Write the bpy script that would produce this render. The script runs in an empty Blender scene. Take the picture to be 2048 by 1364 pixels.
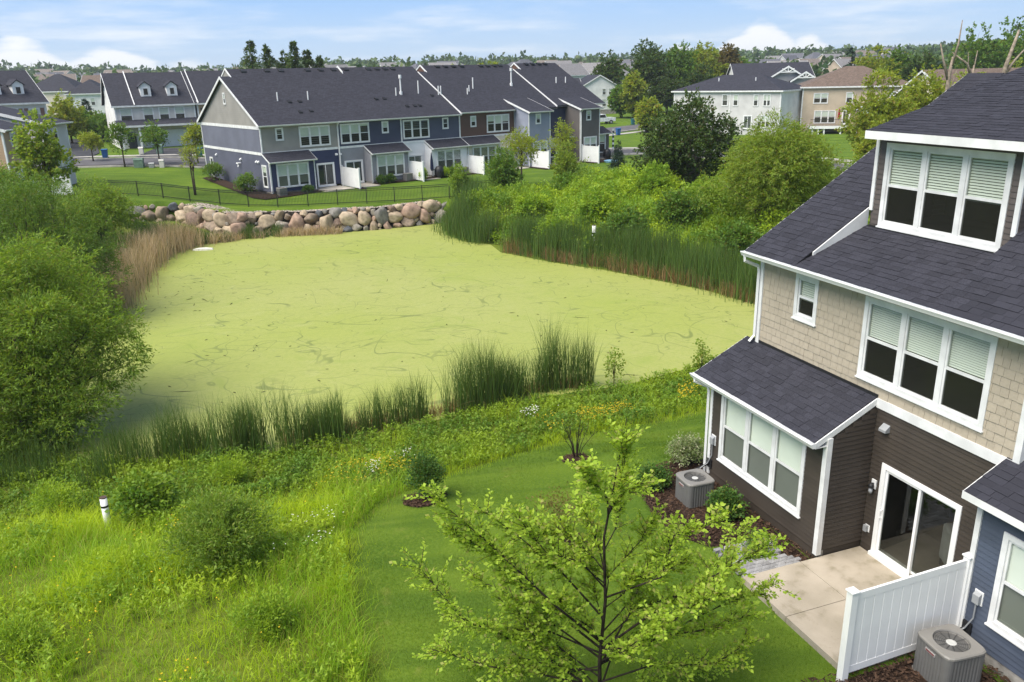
import bpy, math, random
import numpy as np
from mathutils import Vector, Matrix
R = math.radians
sc = bpy.context.scene
COL = sc.collection

# ---------------------------------------------------------------- camera
def set_camera():
    pt, ro = R(18.25), R(-1.325)
    F = Vector((0, math.cos(pt), -math.sin(pt))); u = Vector((0, math.sin(pt), math.cos(pt))); x = Vector((1, 0, 0))
    X = x * math.cos(ro) + u * math.sin(ro); U = -x * math.sin(ro) + u * math.cos(ro)
    cam = bpy.data.cameras.new('camera'); o = bpy.data.objects.new('camera', cam); COL.objects.link(o)
    m = Matrix((X, U, -F)).transposed().to_4x4(); m.translation = (0, 0, 10)
    o.matrix_world = m
    cam.sensor_width = 36; cam.lens = 36 * 1620 / 2048; cam.clip_start = .1; cam.clip_end = 6000
    sc.camera = o
set_camera()

# ---------------------------------------------------------------- sky, sun, exposure
SUN_EL, SUN_AZ = 58, 238          # azimuth clockwise from +y: light comes from behind the camera, left
SKY_STRENGTH, SUN_STRENGTH, SUN_ANGLE = 0.080, 3.3, 54
def N(nt, typ, **kw):
    n = nt.nodes.new(typ)
    for k, v in kw.items():
        if k in ('loc',): continue
        if isinstance(k, str) and hasattr(n, k) and k not in n.inputs: setattr(n, k, v)
        else: n.inputs[k].default_value = v
    return n
def MATH(nt, op, a, b=None, c=None, clamp=False):
    n = nt.nodes.new('ShaderNodeMath'); n.operation = op; n.use_clamp = clamp
    for i, s in enumerate((a, b, c)):
        if s is None: continue
        if isinstance(s, (int, float)): n.inputs[i].default_value = s
        else: nt.links.new(s, n.inputs[i])
    return n.outputs[0]
def MAPR(nt, v, a, b, c=0, d=1, smooth=True):
    n = nt.nodes.new('ShaderNodeMapRange'); n.interpolation_type = 'SMOOTHSTEP' if smooth else 'LINEAR'
    nt.links.new(v, n.inputs[0])
    for i, s in enumerate((a, b, c, d)): n.inputs[i + 1].default_value = s
    return n.outputs[0]
def MIXC(nt, f, a, b, blend='MIX'):
    n = nt.nodes.new('ShaderNodeMix'); n.data_type = 'RGBA'; n.blend_type = blend
    for idx, s in ((0, f), (6, a), (7, b)):
        if isinstance(s, (int, float)): n.inputs[idx].default_value = s
        elif isinstance(s, (tuple, list)): n.inputs[idx].default_value = (*s[:3], 1)
        else: nt.links.new(s, n.inputs[idx])
    return n.outputs[2]
def set_world():
    w = bpy.data.worlds.new('World'); sc.world = w; w.use_nodes = True
    nt = w.node_tree; nt.nodes.clear()
    out = nt.nodes.new('ShaderNodeOutputWorld'); bg = nt.nodes.new('ShaderNodeBackground')
    sky = nt.nodes.new('ShaderNodeTexSky'); sky.sky_type = 'NISHITA'; sky.sun_disc = False
    sky.sun_elevation = R(SUN_EL); sky.sun_rotation = R(SUN_AZ); sky.altitude = 200
    sky.air_density = 1.0; sky.dust_density = 0.6; sky.ozone_density = 1.6
    tc = nt.nodes.new('ShaderNodeTexCoord')
    sep = nt.nodes.new('ShaderNodeSeparateXYZ'); nt.links.new(tc.outputs['Generated'], sep.inputs[0])
    x, y, z = sep.outputs
    # cloud deck seen on a flat layer: direction divided by its height
    zz = MATH(nt, 'ADD', MATH(nt, 'MAXIMUM', z, 0.0), 0.09)
    comb = nt.nodes.new('ShaderNodeCombineXYZ')
    nt.links.new(MATH(nt, 'DIVIDE', x, zz), comb.inputs[0]); nt.links.new(MATH(nt, 'DIVIDE', y, zz), comb.inputs[1])
    n1 = N(nt, 'ShaderNodeTexNoise'); n1.inputs['Scale'].default_value = .55; n1.inputs['Detail'].default_value = 7; n1.inputs['Roughness'].default_value = .58
    nt.links.new(comb.outputs[0], n1.inputs['Vector'])
    wisp = MAPR(nt, n1.outputs[0], .45, .75, 0, .7)
    # heaped clouds standing low over the horizon, all the way round
    az = MATH(nt, 'ARCTAN2', x, y)
    c2 = nt.nodes.new('ShaderNodeCombineXYZ'); nt.links.new(MATH(nt, 'MULTIPLY', az, 7.0), c2.inputs[0]); nt.links.new(MATH(nt, 'MULTIPLY', z, 26.0), c2.inputs[1])
    n2 = N(nt, 'ShaderNodeTexNoise'); n2.inputs['Scale'].default_value = 1.5; n2.inputs['Detail'].default_value = 6; n2.inputs['Roughness'].default_value = .55
    nt.links.new(c2.outputs[0], n2.inputs['Vector'])
    # how tall the heap stands in each direction: two heaps where the photograph has them, others beyond the frame
    def bump(a0, wd, hh):
        d = MATH(nt, 'DIVIDE', MATH(nt, 'SUBTRACT', az, a0), wd)
        return MATH(nt, 'MULTIPLY', MATH(nt, 'POWER', 2.718, MATH(nt, 'MULTIPLY', MATH(nt, 'MULTIPLY', d, d), -1.0)), hh)
    top = None
    for a0, wd, hh in ((-.515, .055, .046), (-.43, .06, .036), (-.36, .04, .022), (.285, .05, .052), (.34, .035, .034), (.20, .03, .03), (.9, .2, .07), (1.6, .25, .06), (2.3, .2, .08), (3.0, .2, .06), (-1.1, .22, .07), (-1.8, .25, .06), (-2.5, .2, .08)):
        b = bump(a0, wd, hh); top = b if top is None else MATH(nt, 'MAXIMUM', top, b)
    edge = MATH(nt, 'ADD', MATH(nt, 'SUBTRACT', top, z), MATH(nt, 'MULTIPLY', MATH(nt, 'SUBTRACT', n2.outputs[0], .5), .045))
    heap = MAPR(nt, edge, -.002, .010, 0, .95)
    air = MIXC(nt, MAPR(nt, z, -.01, .15), (3.5, 4.5, 5.7), (1.4, 3.1, 6.2))
    col = MIXC(nt, MAPR(nt, z, .02, .6, .92, 0.0), sky.outputs[0], air)
    f = MATH(nt, 'MAXIMUM', wisp, heap)
    col = MIXC(nt, f, col, (6.3, 6.4, 6.5))
    nt.links.new(col, bg.inputs[0]); bg.inputs[1].default_value = SKY_STRENGTH
    nt.links.new(bg.outputs[0], out.inputs[0])
set_world()
def set_sun():
    L = bpy.data.lights.new('sun', 'SUN'); L.energy = SUN_STRENGTH; L.angle = R(SUN_ANGLE); L.color = (1, .94, .84)
    o = bpy.data.objects.new('sun', L); COL.objects.link(o)
    el, az = R(SUN_EL), R(SUN_AZ)
    d = Vector((math.sin(az) * math.cos(el), math.cos(az) * math.cos(el), math.sin(el)))
    o.rotation_euler = d.to_track_quat('Z', 'Y').to_euler()
    o.location = d * 80
set_sun()
vs = sc.view_settings
vs.view_transform = 'Standard'; vs.look = 'None'; vs.gamma = 1; vs.use_curve_mapping = False
vs.exposure = 1.08
sc.cycles.use_denoising = True
sc.cycles.max_bounces = 5; sc.cycles.diffuse_bounces = 3; sc.cycles.glossy_bounces = 2; sc.cycles.transmission_bounces = 2; sc.cycles.transparent_max_bounces = 12

# ---------------------------------------------------------------- materials
MATS = {}
def newmat(name):
    m = bpy.data.materials.new(name); m.use_nodes = True
    nt = m.node_tree; nt.nodes.clear()
    out = nt.nodes.new('ShaderNodeOutputMaterial')
    MATS[name] = m
    return m, nt, out
def rnd(nt):
    """a random value per separate piece, whether it is its own object or one island of a mesh"""
    g = nt.nodes.new('ShaderNodeNewGeometry'); oi = nt.nodes.new('ShaderNodeObjectInfo')
    return MATH(nt, 'FRACT', MATH(nt, 'ADD', g.outputs['Random Per Island'], oi.outputs['Random']))
def srgb(r, g, b):
    f = lambda c: (c / 12.92 if c <= .04045 else ((c + .055) / 1.055) ** 2.4)
    return tuple(f(v / 255) for v in (r, g, b))
def solid(name, c, rough=.6, spec=.4, c2=None, scale=3., var=.15, bump=0., bscale=60., pieces=0., metal=0., coords='Object'):
    if name in MATS: return MATS[name]
    m, nt, out = newmat(name)
    p = nt.nodes.new('ShaderNodeBsdfPrincipled'); p.inputs['Roughness'].default_value = rough
    p.inputs['Specular IOR Level'].default_value = spec; p.inputs['Metallic'].default_value = metal
    tc = nt.nodes.new('ShaderNodeTexCoord')
    n = N(nt, 'ShaderNodeTexNoise'); n.inputs['Scale'].default_value = scale; n.inputs['Detail'].default_value = 5
    nt.links.new(tc.outputs[coords], n.inputs['Vector'])
    if c2 is None: c2 = tuple(v * (1 - var * 1.6) for v in c)
    col = MIXC(nt, MAPR(nt, n.outputs[0], .3, .7), c, c2)
    if pieces:
        v = MATH(nt, 'ADD', MATH(nt, 'MULTIPLY', rnd(nt), 2 * pieces), 1 - pieces)
        cb = nt.nodes.new('ShaderNodeCombineXYZ')
        for i in range(3): nt.links.new(v, cb.inputs[i])
        col = MIXC(nt, 1.0, col, cb.outputs[0], 'MULTIPLY')
    nt.links.new(col, p.inputs['Base Color'])
    if bump:
        nb = N(nt, 'ShaderNodeTexNoise'); nb.inputs['Scale'].default_value = bscale; nb.inputs['Detail'].default_value = 4
        nt.links.new(tc.outputs[coords], nb.inputs['Vector'])
        b = nt.nodes.new('ShaderNodeBump'); b.inputs['Strength'].default_value = bump; b.inputs['Distance'].default_value = .02
        nt.links.new(nb.outputs[0], b.inputs['Height']); nt.links.new(b.outputs[0], p.inputs['Normal'])
    nt.links.new(p.outputs[0], out.inputs[0])
    return m
def leafmat(name, a, b, trans=.35, c=None, patch=0., bands=None):
    """foliage: colour between a and b for each leaf, some light let through; optional third colour for a few leaves"""
    if name in MATS: return MATS[name]
    m, nt, out = newmat(name)
    r = rnd(nt)
    col = MIXC(nt, r, a, b)
    if c: col = MIXC(nt, MAPR(nt, MATH(nt, 'FRACT', MATH(nt, 'MULTIPLY', r, 7.31)), .86, .9), col, c)
    if patch:
        tc = nt.nodes.new('ShaderNodeTexCoord'); n = N(nt, 'ShaderNodeTexNoise'); n.inputs['Scale'].default_value = patch; n.inputs['Detail'].default_value = 3
        nt.links.new(tc.outputs['Object'], n.inputs['Vector'])
        col = MIXC(nt, MAPR(nt, n.outputs[0], .38, .66), col, tuple(v * w for v, w in zip(b, (1.45, 1.25, .8))))
    if bands:
        tc = nt.nodes.new('ShaderNodeTexCoord'); mp = nt.nodes.new('ShaderNodeMapping'); mp.inputs['Rotation'].default_value = (0, 0, R(-22)); mp.inputs['Scale'].default_value = (.12, 1.1, 1); nt.links.new(tc.outputs['Object'], mp.inputs[0])
        n = N(nt, 'ShaderNodeTexNoise'); n.inputs['Scale'].default_value = 1; n.inputs['Detail'].default_value = 2; nt.links.new(mp.outputs[0], n.inputs['Vector'])
        col = MIXC(nt, MAPR(nt, n.outputs[0], .42, .6, 0, .55), col, bands)
        n = N(nt, 'ShaderNodeTexNoise'); n.inputs['Scale'].default_value = .9; n.inputs['Detail'].default_value = 6; nt.links.new(tc.outputs['Object'], n.inputs['Vector'])
        col = MIXC(nt, MAPR(nt, n.outputs[0], .55, .72, 0, .6), col, (.21, .215, .05))
    p = nt.nodes.new('ShaderNodeBsdfPrincipled'); p.inputs['Roughness'].default_value = .55; p.inputs['Specular IOR Level'].default_value = .25
    t = nt.nodes.new('ShaderNodeBsdfTranslucent'); mx = nt.nodes.new('ShaderNodeMixShader'); mx.inputs[0].default_value = trans
    nt.links.new(col, p.inputs['Base Color'])
    nt.links.new(MIXC(nt, 1.0, col, (1.25, 1.15, .55), 'MULTIPLY'), t.inputs['Color'])
    nt.links.new(p.outputs[0], mx.inputs[1]); nt.links.new(t.outputs[0], mx.inputs[2]); nt.links.new(mx.outputs[0], out.inputs[0])
    return m
def glassmat(name, tint):
    m, nt, out = newmat(name)
    fr = nt.nodes.new('ShaderNodeLayerWeight'); fr.inputs[0].default_value = .5
    tr = nt.nodes.new('ShaderNodeBsdfTransparent'); tr.inputs[0].default_value = (*tint, 1)
    gl = nt.nodes.new('ShaderNodeBsdfGlossy'); gl.inputs['Roughness'].default_value = .03; gl.inputs[0].default_value = (.9, .95, .95, 1)
    mx = nt.nodes.new('ShaderNodeMixShader'); nt.links.new(MATH(nt, 'ADD', MATH(nt, 'MULTIPLY', MATH(nt, 'POWER', fr.outputs['Facing'], 4.0), .85), .06), mx.inputs[0])
    nt.links.new(tr.outputs[0], mx.inputs[1]); nt.links.new(gl.outputs[0], mx.inputs[2]); nt.links.new(mx.outputs[0], out.inputs[0])
    return m
def screenmat(name, base, cover):
    """glass behind a fine dark insect screen"""
    m, nt, out = newmat(name)
    df = nt.nodes.new('ShaderNodeBsdfDiffuse'); df.inputs[0].default_value = (*base, 1); tr = nt.nodes.new('ShaderNodeBsdfTransparent'); tr.inputs[0].default_value = (.8, .84, .8, 1)
    mx = nt.nodes.new('ShaderNodeMixShader'); mx.inputs[0].default_value = cover; nt.links.new(tr.outputs[0], mx.inputs[1]); nt.links.new(df.outputs[0], mx.inputs[2])
    gl = nt.nodes.new('ShaderNodeBsdfGlossy'); gl.inputs['Roughness'].default_value = .12; m2 = nt.nodes.new('ShaderNodeMixShader'); m2.inputs[0].default_value = .035
    nt.links.new(mx.outputs[0], m2.inputs[1]); nt.links.new(gl.outputs[0], m2.inputs[2]); nt.links.new(m2.outputs[0], out.inputs[0])
    return m
def roofmat(name, c, sx=4.0, sz=7.0):
    """asphalt shingles too far off to tell apart: courses and tabs as fine relief and tone"""
    m, nt, out = newmat(name)
    tc = nt.nodes.new('ShaderNodeTexCoord')
    sep = nt.nodes.new('ShaderNodeSeparateXYZ'); nt.links.new(tc.outputs['Object'], sep.inputs[0])
    cb = nt.nodes.new('ShaderNodeCombineXYZ')
    nt.links.new(MATH(nt, 'ADD', sep.outputs[0], MATH(nt, 'MULTIPLY', sep.outputs[1], .35)), cb.inputs[0]); nt.links.new(MATH(nt, 'MULTIPLY', sep.outputs[2], 1.9), cb.inputs[1])
    br = nt.nodes.new('ShaderNodeTexBrick'); br.inputs['Scale'].default_value = 1; br.inputs['Brick Width'].default_value = .3; br.inputs['Row Height'].default_value = .15
    br.inputs['Mortar Size'].default_value = .012; br.inputs['Color1'].default_value = (*(v * .72 for v in c), 1); br.inputs['Color2'].default_value = (*(v * 1.35 for v in c), 1); br.inputs['Mortar'].default_value = (*(v * .5 for v in c), 1)
    nt.links.new(cb.outputs[0], br.inputs['Vector'])
    n = N(nt, 'ShaderNodeTexNoise'); n.inputs['Scale'].default_value = .5; n.inputs['Detail'].default_value = 6
    nt.links.new(tc.outputs['Object'], n.inputs['Vector'])
    n3 = N(nt, 'ShaderNodeTexNoise'); n3.inputs['Scale'].default_value = 9; n3.inputs['Detail'].default_value = 2
    nt.links.new(cb.outputs[0], n3.inputs['Vector'])
    col = MIXC(nt, MAPR(nt, n.outputs[0], .3, .7, 0, .35), br.outputs['Color'], tuple(v * .8 for v in c))
    col = MIXC(nt, MAPR(nt, n3.outputs[0], .45, .8, 0, .6), col, tuple(v * 1.7 for v in c))
    p = nt.nodes.new('ShaderNodeBsdfPrincipled'); p.inputs['Roughness'].default_value = .85; p.inputs['Specular IOR Level'].default_value = .25
    nt.links.new(col, p.inputs['Base Color'])
    b = nt.nodes.new('ShaderNodeBump'); b.inputs['Strength'].default_value = .5; b.inputs['Distance'].default_value = .02
    nt.links.new(br.outputs['Fac'], b.inputs['Height']); b.invert = True; nt.links.new(b.outputs[0], p.inputs['Normal'])
    nt.links.new(p.outputs[0], out.inputs[0])
    return m
WHITE = solid('white_vinyl', (.78, .78, .77), .45, .4, scale=1.5, var=.05)
TRIM = solid('white_trim', (.74, .74, .73), .5, .4, scale=2.6, var=.12)
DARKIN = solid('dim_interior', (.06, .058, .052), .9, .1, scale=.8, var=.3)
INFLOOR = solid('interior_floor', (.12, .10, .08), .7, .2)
BLINDUP = solid('slatted_blind', (.60, .62, .56), .7, .2, scale=1, var=.08)
BLIND = solid('window_blind', (.68, .70, .64), .7, .2, scale=1, var=.06)
GLASS = glassmat('window_glass', (.95, .985, .95)); SCREEN = screenmat('screened_glass', (.030, .029, .027), .5); DOORGLASS = glassmat('door_glass', (.62, .66, .64))
CONC = solid('foundation_concrete', (.33, .31, .28), .9, .2, scale=6, var=.3, bump=.3)
BLACK = solid('black_plastic', (.018, .018, .02), .5, .4)
METAL = solid('grey_metal', (.30, .31, .32), .45, .5, var=.1)
BARK = solid('bark', (.10, .078, .06), .9, .1, scale=9, var=.4, bump=.5, bscale=30)
BARKDARK = solid('dark_bark', (.045, .034, .028), .85, .1, scale=9, var=.4, bump=.4, bscale=40)
BARKPALE = solid('pale_bark', (.33, .27, .21), .85, .1, scale=5, var=.3, bump=.4)

# ---------------------------------------------------------------- mesh helpers
def link(name, me, parent=None, mat=None, label=None, cat=None, group=None, kind=None):
    o = bpy.data.objects.new(name, me); COL.objects.link(o)
    if parent is not None: o.parent = parent
    if mat is not None and me is not None and not me.materials: me.materials.append(mat)
    return tag(o, label, cat, group, kind)
def tag(o, label=None, cat=None, group=None, kind=None):
    for k, v in (('label', label), ('category', cat), ('group', group), ('kind', kind)):
        if v: o[k] = v
    return o
def empty(name, loc, rz=0, **kw):
    o = bpy.data.objects.new(name, None); COL.objects.link(o); o.empty_display_size = .3
    o.location = loc; o.rotation_euler = (0, 0, rz)
    return tag(o, **kw)
def npmesh(name, V, Fc, smooth=False):
    """V (n,3); Fc (m,k) faces all of one size"""
    V = np.ascontiguousarray(V, dtype=np.float32); Fc = np.ascontiguousarray(Fc, dtype=np.int32)
    me = bpy.data.meshes.new(name); m, k = Fc.shape
    me.vertices.add(len(V)); me.vertices.foreach_set('co', V.ravel())
    me.loops.add(m * k); me.loops.foreach_set('vertex_index', Fc.ravel())
    me.polygons.add(m); me.polygons.foreach_set('loop_start', np.arange(0, m * k, k, dtype=np.int32))
    try: me.polygons.foreach_set('loop_total', np.full(m, k, dtype=np.int32))
    except Exception: pass
    if smooth: me.polygons.foreach_set('use_smooth', np.ones(m, dtype=bool))
    me.update(calc_edges=True)
    return me
class MB:
    """collects simple solids into one mesh"""
    def __init__(s, fr=None): s.v = []; s.f = []; s.fr = fr; s.smooth = False
    def add(s, V, Fc):
        b = len(s.v)
        s.v += [s.fr(*p) for p in V] if s.fr else [tuple(p) for p in V]
        s.f += [tuple(i + b for i in q) for q in Fc]
        return s
    def box(s, x0, x1, y0, y1, z0, z1):
        return s.add([(x0, y0, z0), (x1, y0, z0), (x1, y1, z0), (x0, y1, z0), (x0, y0, z1), (x1, y0, z1), (x1, y1, z1), (x0, y1, z1)],
                     [(3, 2, 1, 0), (4, 5, 6, 7), (0, 1, 5, 4), (1, 2, 6, 5), (2, 3, 7, 6), (3, 0, 4, 7)])
    def prism(s, poly, axis, a, b):
        """poly: list of 2D points; extruded along axis ('x': poly is (y,z); 'y': (x,z); 'z': (x,y))"""
        mk = {'x': lambda p, t: (t, p[0], p[1]), 'y': lambda p, t: (p[0], t, p[1]), 'z': lambda p, t: (p[0], p[1], t)}[axis]
        n = len(poly); V = [mk(p, a) for p in poly] + [mk(p, b) for p in poly]
        Fc = [tuple(range(n - 1, -1, -1)), tuple(range(n, 2 * n))] + [(i, (i + 1) % n, n + (i + 1) % n, n + i) for i in range(n)]
        return s.add(V, Fc)
    def tube(s, pts, rad, k=8, caps=True):
        pts = [Vector(p) for p in pts]
        if not hasattr(rad, '__len__'): rad = [rad] * len(pts)
        V = []; Fc = []
        up = None
        for i, p in enumerate(pts):
            d = (pts[min(i + 1, len(pts) - 1)] - pts[max(i - 1, 0)]).normalized()
            if up is None: up = Vector((0, 0, 1)) if abs(d.z) < .9 else Vector((1, 0, 0))
            a = d.cross(up)
            if a.length < 1e-4: a = d.cross(Vector((0, 1, 0)))
            a.normalize(); b = d.cross(a); up = -b if False else up
            for j in range(k):
                t = 2 * math.pi * j / k
                V.append(tuple(p + (a * math.cos(t) + b * math.sin(t)) * rad[i]))
        for i in range(len(pts) - 1):
            for j in range(k):
                Fc.append((i * k + j, i * k + (j + 1) % k, (i + 1) * k + (j + 1) % k, (i + 1) * k + j))
        if caps:
            Fc.append(tuple(range(k - 1, -1, -1))); Fc.append(tuple((len(pts) - 1) * k + j for j in range(k)))
        return s.add(V, Fc)
    def lathe(s, c, prof, k=16):
        """prof: (radius, z) pairs, turned about the vertical through c"""
        V = []; Fc = []
        for r, z in prof:
            for j in range(k):
                t = 2 * math.pi * j / k; V.append((c[0] + r * math.cos(t), c[1] + r * math.sin(t), c[2] + z))
        for i in range(len(prof) - 1):
            for j in range(k): Fc.append((i * k + j, i * k + (j + 1) % k, (i + 1) * k + (j + 1) % k, (i + 1) * k + j))
        Fc.append(tuple(range(k - 1, -1, -1))); Fc.append(tuple((len(prof) - 1) * k + j for j in range(k)))
        return s.add(V, Fc)
    def mesh(s, name):
        me = bpy.data.meshes.new(name); me.from_pydata(s.v, [], s.f); me.update()
        if s.smooth: me.polygons.foreach_set('use_smooth', [True] * len(me.polygons))
        return me
    def build(s, name, mat, parent=None, **kw): return link(name, s.mesh(name), parent, mat, **kw)
def Fr(ox, oy, ang, oz=0):
    """facade frame: u to the right as seen from outside, w into the wall, z up"""
    c, s_ = math.cos(R(ang)), math.sin(R(ang))
    return lambda u, w, z: (ox + u * c - w * s_, oy + u * s_ + w * c, oz + z)

# ---------------------------------------------------------------- terrain
def sstep(a, b, x):
    t = np.clip((np.asarray(x, float) - a) / (b - a), 0, 1); return t * t * (3 - 2 * t)
POND = -1.5
SHORE = [  # pond outline: x, y, width of the bank behind it
 (-14.5,24.4,12),(-12.7,23.5,12),(-9.9,24.0,12),(-7.7,24.1,12),(-5.7,24.7,11),(-4.0,25.8,11),(-2.3,26.6,11),(-.5,27.7,11),(1.4,28.4,10),(3.1,28.9,10),(4.4,29.4,9),(6.6,30.7,8),(8.2,31.8,7),(10.4,33.8,6),(12.4,36.2,5),
 (13.2,38.6,8),(12.3,40.0,9),(10.4,43.1,10),(8.1,45.6,10),(5.5,48.3,11),(2.5,50.7,11),(-.7,54.1,10),(-1.4,56.7,9),(-3.2,57.9,8),(-4.9,60.9,4),(-5.2,65.0,.8),
 (-5.9,65.7,.7),(-10.6,63.5,.7),(-14.7,62.5,.7),(-18.6,62.4,.7),(-20.9,61.3,3),(-22.9,59.2,9),(-23.8,55.8,10),(-23.2,51.2,9),(-21.6,44.8,10),(-20.9,41.7,10),(-19.8,38.1,10),(-18.1,33.6,10),(-16.3,28.8,11)]
SH = np.array(SHORE)
def shore_dist(x, y):
    """distance to the shoreline, bank width there, inside flag"""
    P = np.stack([np.ravel(x), np.ravel(y)], 1).astype(float); n = len(SH)
    best = np.full(len(P), 1e18); wid = np.zeros(len(P)); ins = np.zeros(len(P), bool)
    for i in range(n):
        a = SH[i]; b = SH[(i + 1) % n]; ab = b[:2] - a[:2]
        t = np.clip(((P - a[:2]) @ ab) / (ab @ ab), 0, 1)
        d = ((P - a[:2] - t[:, None] * ab) ** 2).sum(1)
        m = d < best; best[m] = d[m]; wid[m] = (a[2] + t * (b[2] - a[2]))[m]
        c = (a[1] > P[:, 1]) != (b[1] > P[:, 1])
        with np.errstate(divide='ignore', invalid='ignore'):
            xi = a[0] + (P[:, 1] - a[1]) * (b[0] - a[0]) / (b[1] - a[1])
        ins ^= c & (P[:, 0] < xi)
    return np.sqrt(best), wid, ins
def inpoly(x, y, poly):
    x = np.asarray(x, float); y = np.asarray(y, float); ins = np.zeros(x.shape, bool); n = len(poly)
    for i in range(n):
        (ax, ay), (bx, by) = poly[i], poly[(i + 1) % n]
        c = (ay > y) != (by > y)
        with np.errstate(divide='ignore', invalid='ignore'):
            ins ^= c & (x < ax + (y - ay) * (bx - ax) / (by - ay))
    return ins
def vnoise(x, y, sc_, seed=0):
    """smooth value noise in 0..1"""
    x = np.asarray(x, float) / sc_ + 1000; y = np.asarray(y, float) / sc_ + 1000
    xi = np.floor(x).astype(np.int64); yi = np.floor(y).astype(np.int64); fx = x - xi; fy = y - yi
    fx = fx * fx * (3 - 2 * fx); fy = fy * fy * (3 - 2 * fy)
    def h(a, b):
        k = (a * 374761393 + b * 668265263 + seed * 974634777) & 0xFFFFFFFF
        k = ((k ^ (k >> 13)) * 1274126177) & 0xFFFFFFFF
        return ((k ^ (k >> 16)) & 0xFFFF) / 65535.
    return (h(xi, yi) * (1 - fx) + h(xi + 1, yi) * fx) * (1 - fy) + (h(xi, yi + 1) * (1 - fx) + h(xi + 1, yi + 1) * fx) * fy
def land(x, y):
    x = np.asarray(x, float); y = np.asarray(y, float); r = np.hypot(x, y)
    z = -.14 + .40 * sstep(30, 62, y) + .12 * sstep(66, 80, y)
    z = z + 1.1 * sstep(-20, -40, x) * sstep(40, 64, y) + .5 * sstep(80, 106, y) * sstep(10, -30, x)
    z = z + 1.6 * sstep(120, 240, r) + 9 * sstep(230, 800, r) + 3.0 * sstep(60, 200, x) * sstep(180, 380, y)
    z = z + (vnoise(x, y, 140, 3) - .5) * 8 * sstep(220, 500, r)
    return z
CARVE = [(-31.0, 66.0), (-27.4, 66.9), (-24.7, 65.1), (-22.3, 63.1), (-20.6, 62.3), (-19.5, 61.5), (-22.9, 58.8), (-24.5, 56), (-30, 57), (-34, 62)]   # marshy foot of the boulder wall's left end
def ground(x, y):
    x = np.asarray(x, float); y = np.asarray(y, float); shp = x.shape
    d, w, ins = shore_dist(x, y); d = d.reshape(shp); w = w.reshape(shp); ins = ins.reshape(shp)
    L = land(x, y)
    off = .95 * sstep(2.0, .9, w)          # behind the boulder wall the soil starts further back
    z = POND - .02 + (L - POND + .02) * sstep(0, 1, (d - off) / np.maximum(w, .3))
    z = np.where(inpoly(x, y, CARVE), np.minimum(z, POND + .08 * d), z)
    z = np.where(ins, POND - .05 - .8 * sstep(0, 3, d), z)
    return z
def gz(x, y): return float(ground(np.array([x]), np.array([y]))[0])

# ---------------------------------------------------------------- ground sheet
LAWN_NEAR = [(-2.0,2),(-2.3,9),(-2.8,12.4),(-3.6,14.9),(-4.1,17.3),(-3.6,19.2),(-2.4,20.5),(-.4,22),(1.6,23.2),(4.4,24.0),(6.4,24.6),(9.5,26.5),(14,30),(26,30),(26,2)]
WILD_RIGHT = [(-5.4,64.8),(-3.4,67.6),(-1.5,68.2),(2.5,68.2),(5,69.5),(8.5,73),(12,77),(17,78),(24,76),(30,68),(30,40),(20,34),(13.2,34),(13.6,38.6),(10.4,43),(5.5,48.3),(-.7,54),(-3.2,57.9)]
WILD_LEFT = [(-60,20),(-60,58),(-42,62),(-34,64.5),(-28.5,66),(-24,64.8),(-20,63.5),(-24,56),(-16,28),(-14,24),(-14,2),(-60,2)]
def wild(x, y):
    x = np.asarray(x, float); y = np.asarray(y, float)
    near = (y < 40) & ~inpoly(x, y, LAWN_NEAR) & (x < 26)
    return near | inpoly(x, y, WILD_RIGHT) | inpoly(x, y, WILD_LEFT) | ((x > 38) & (y < 60))
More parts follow.
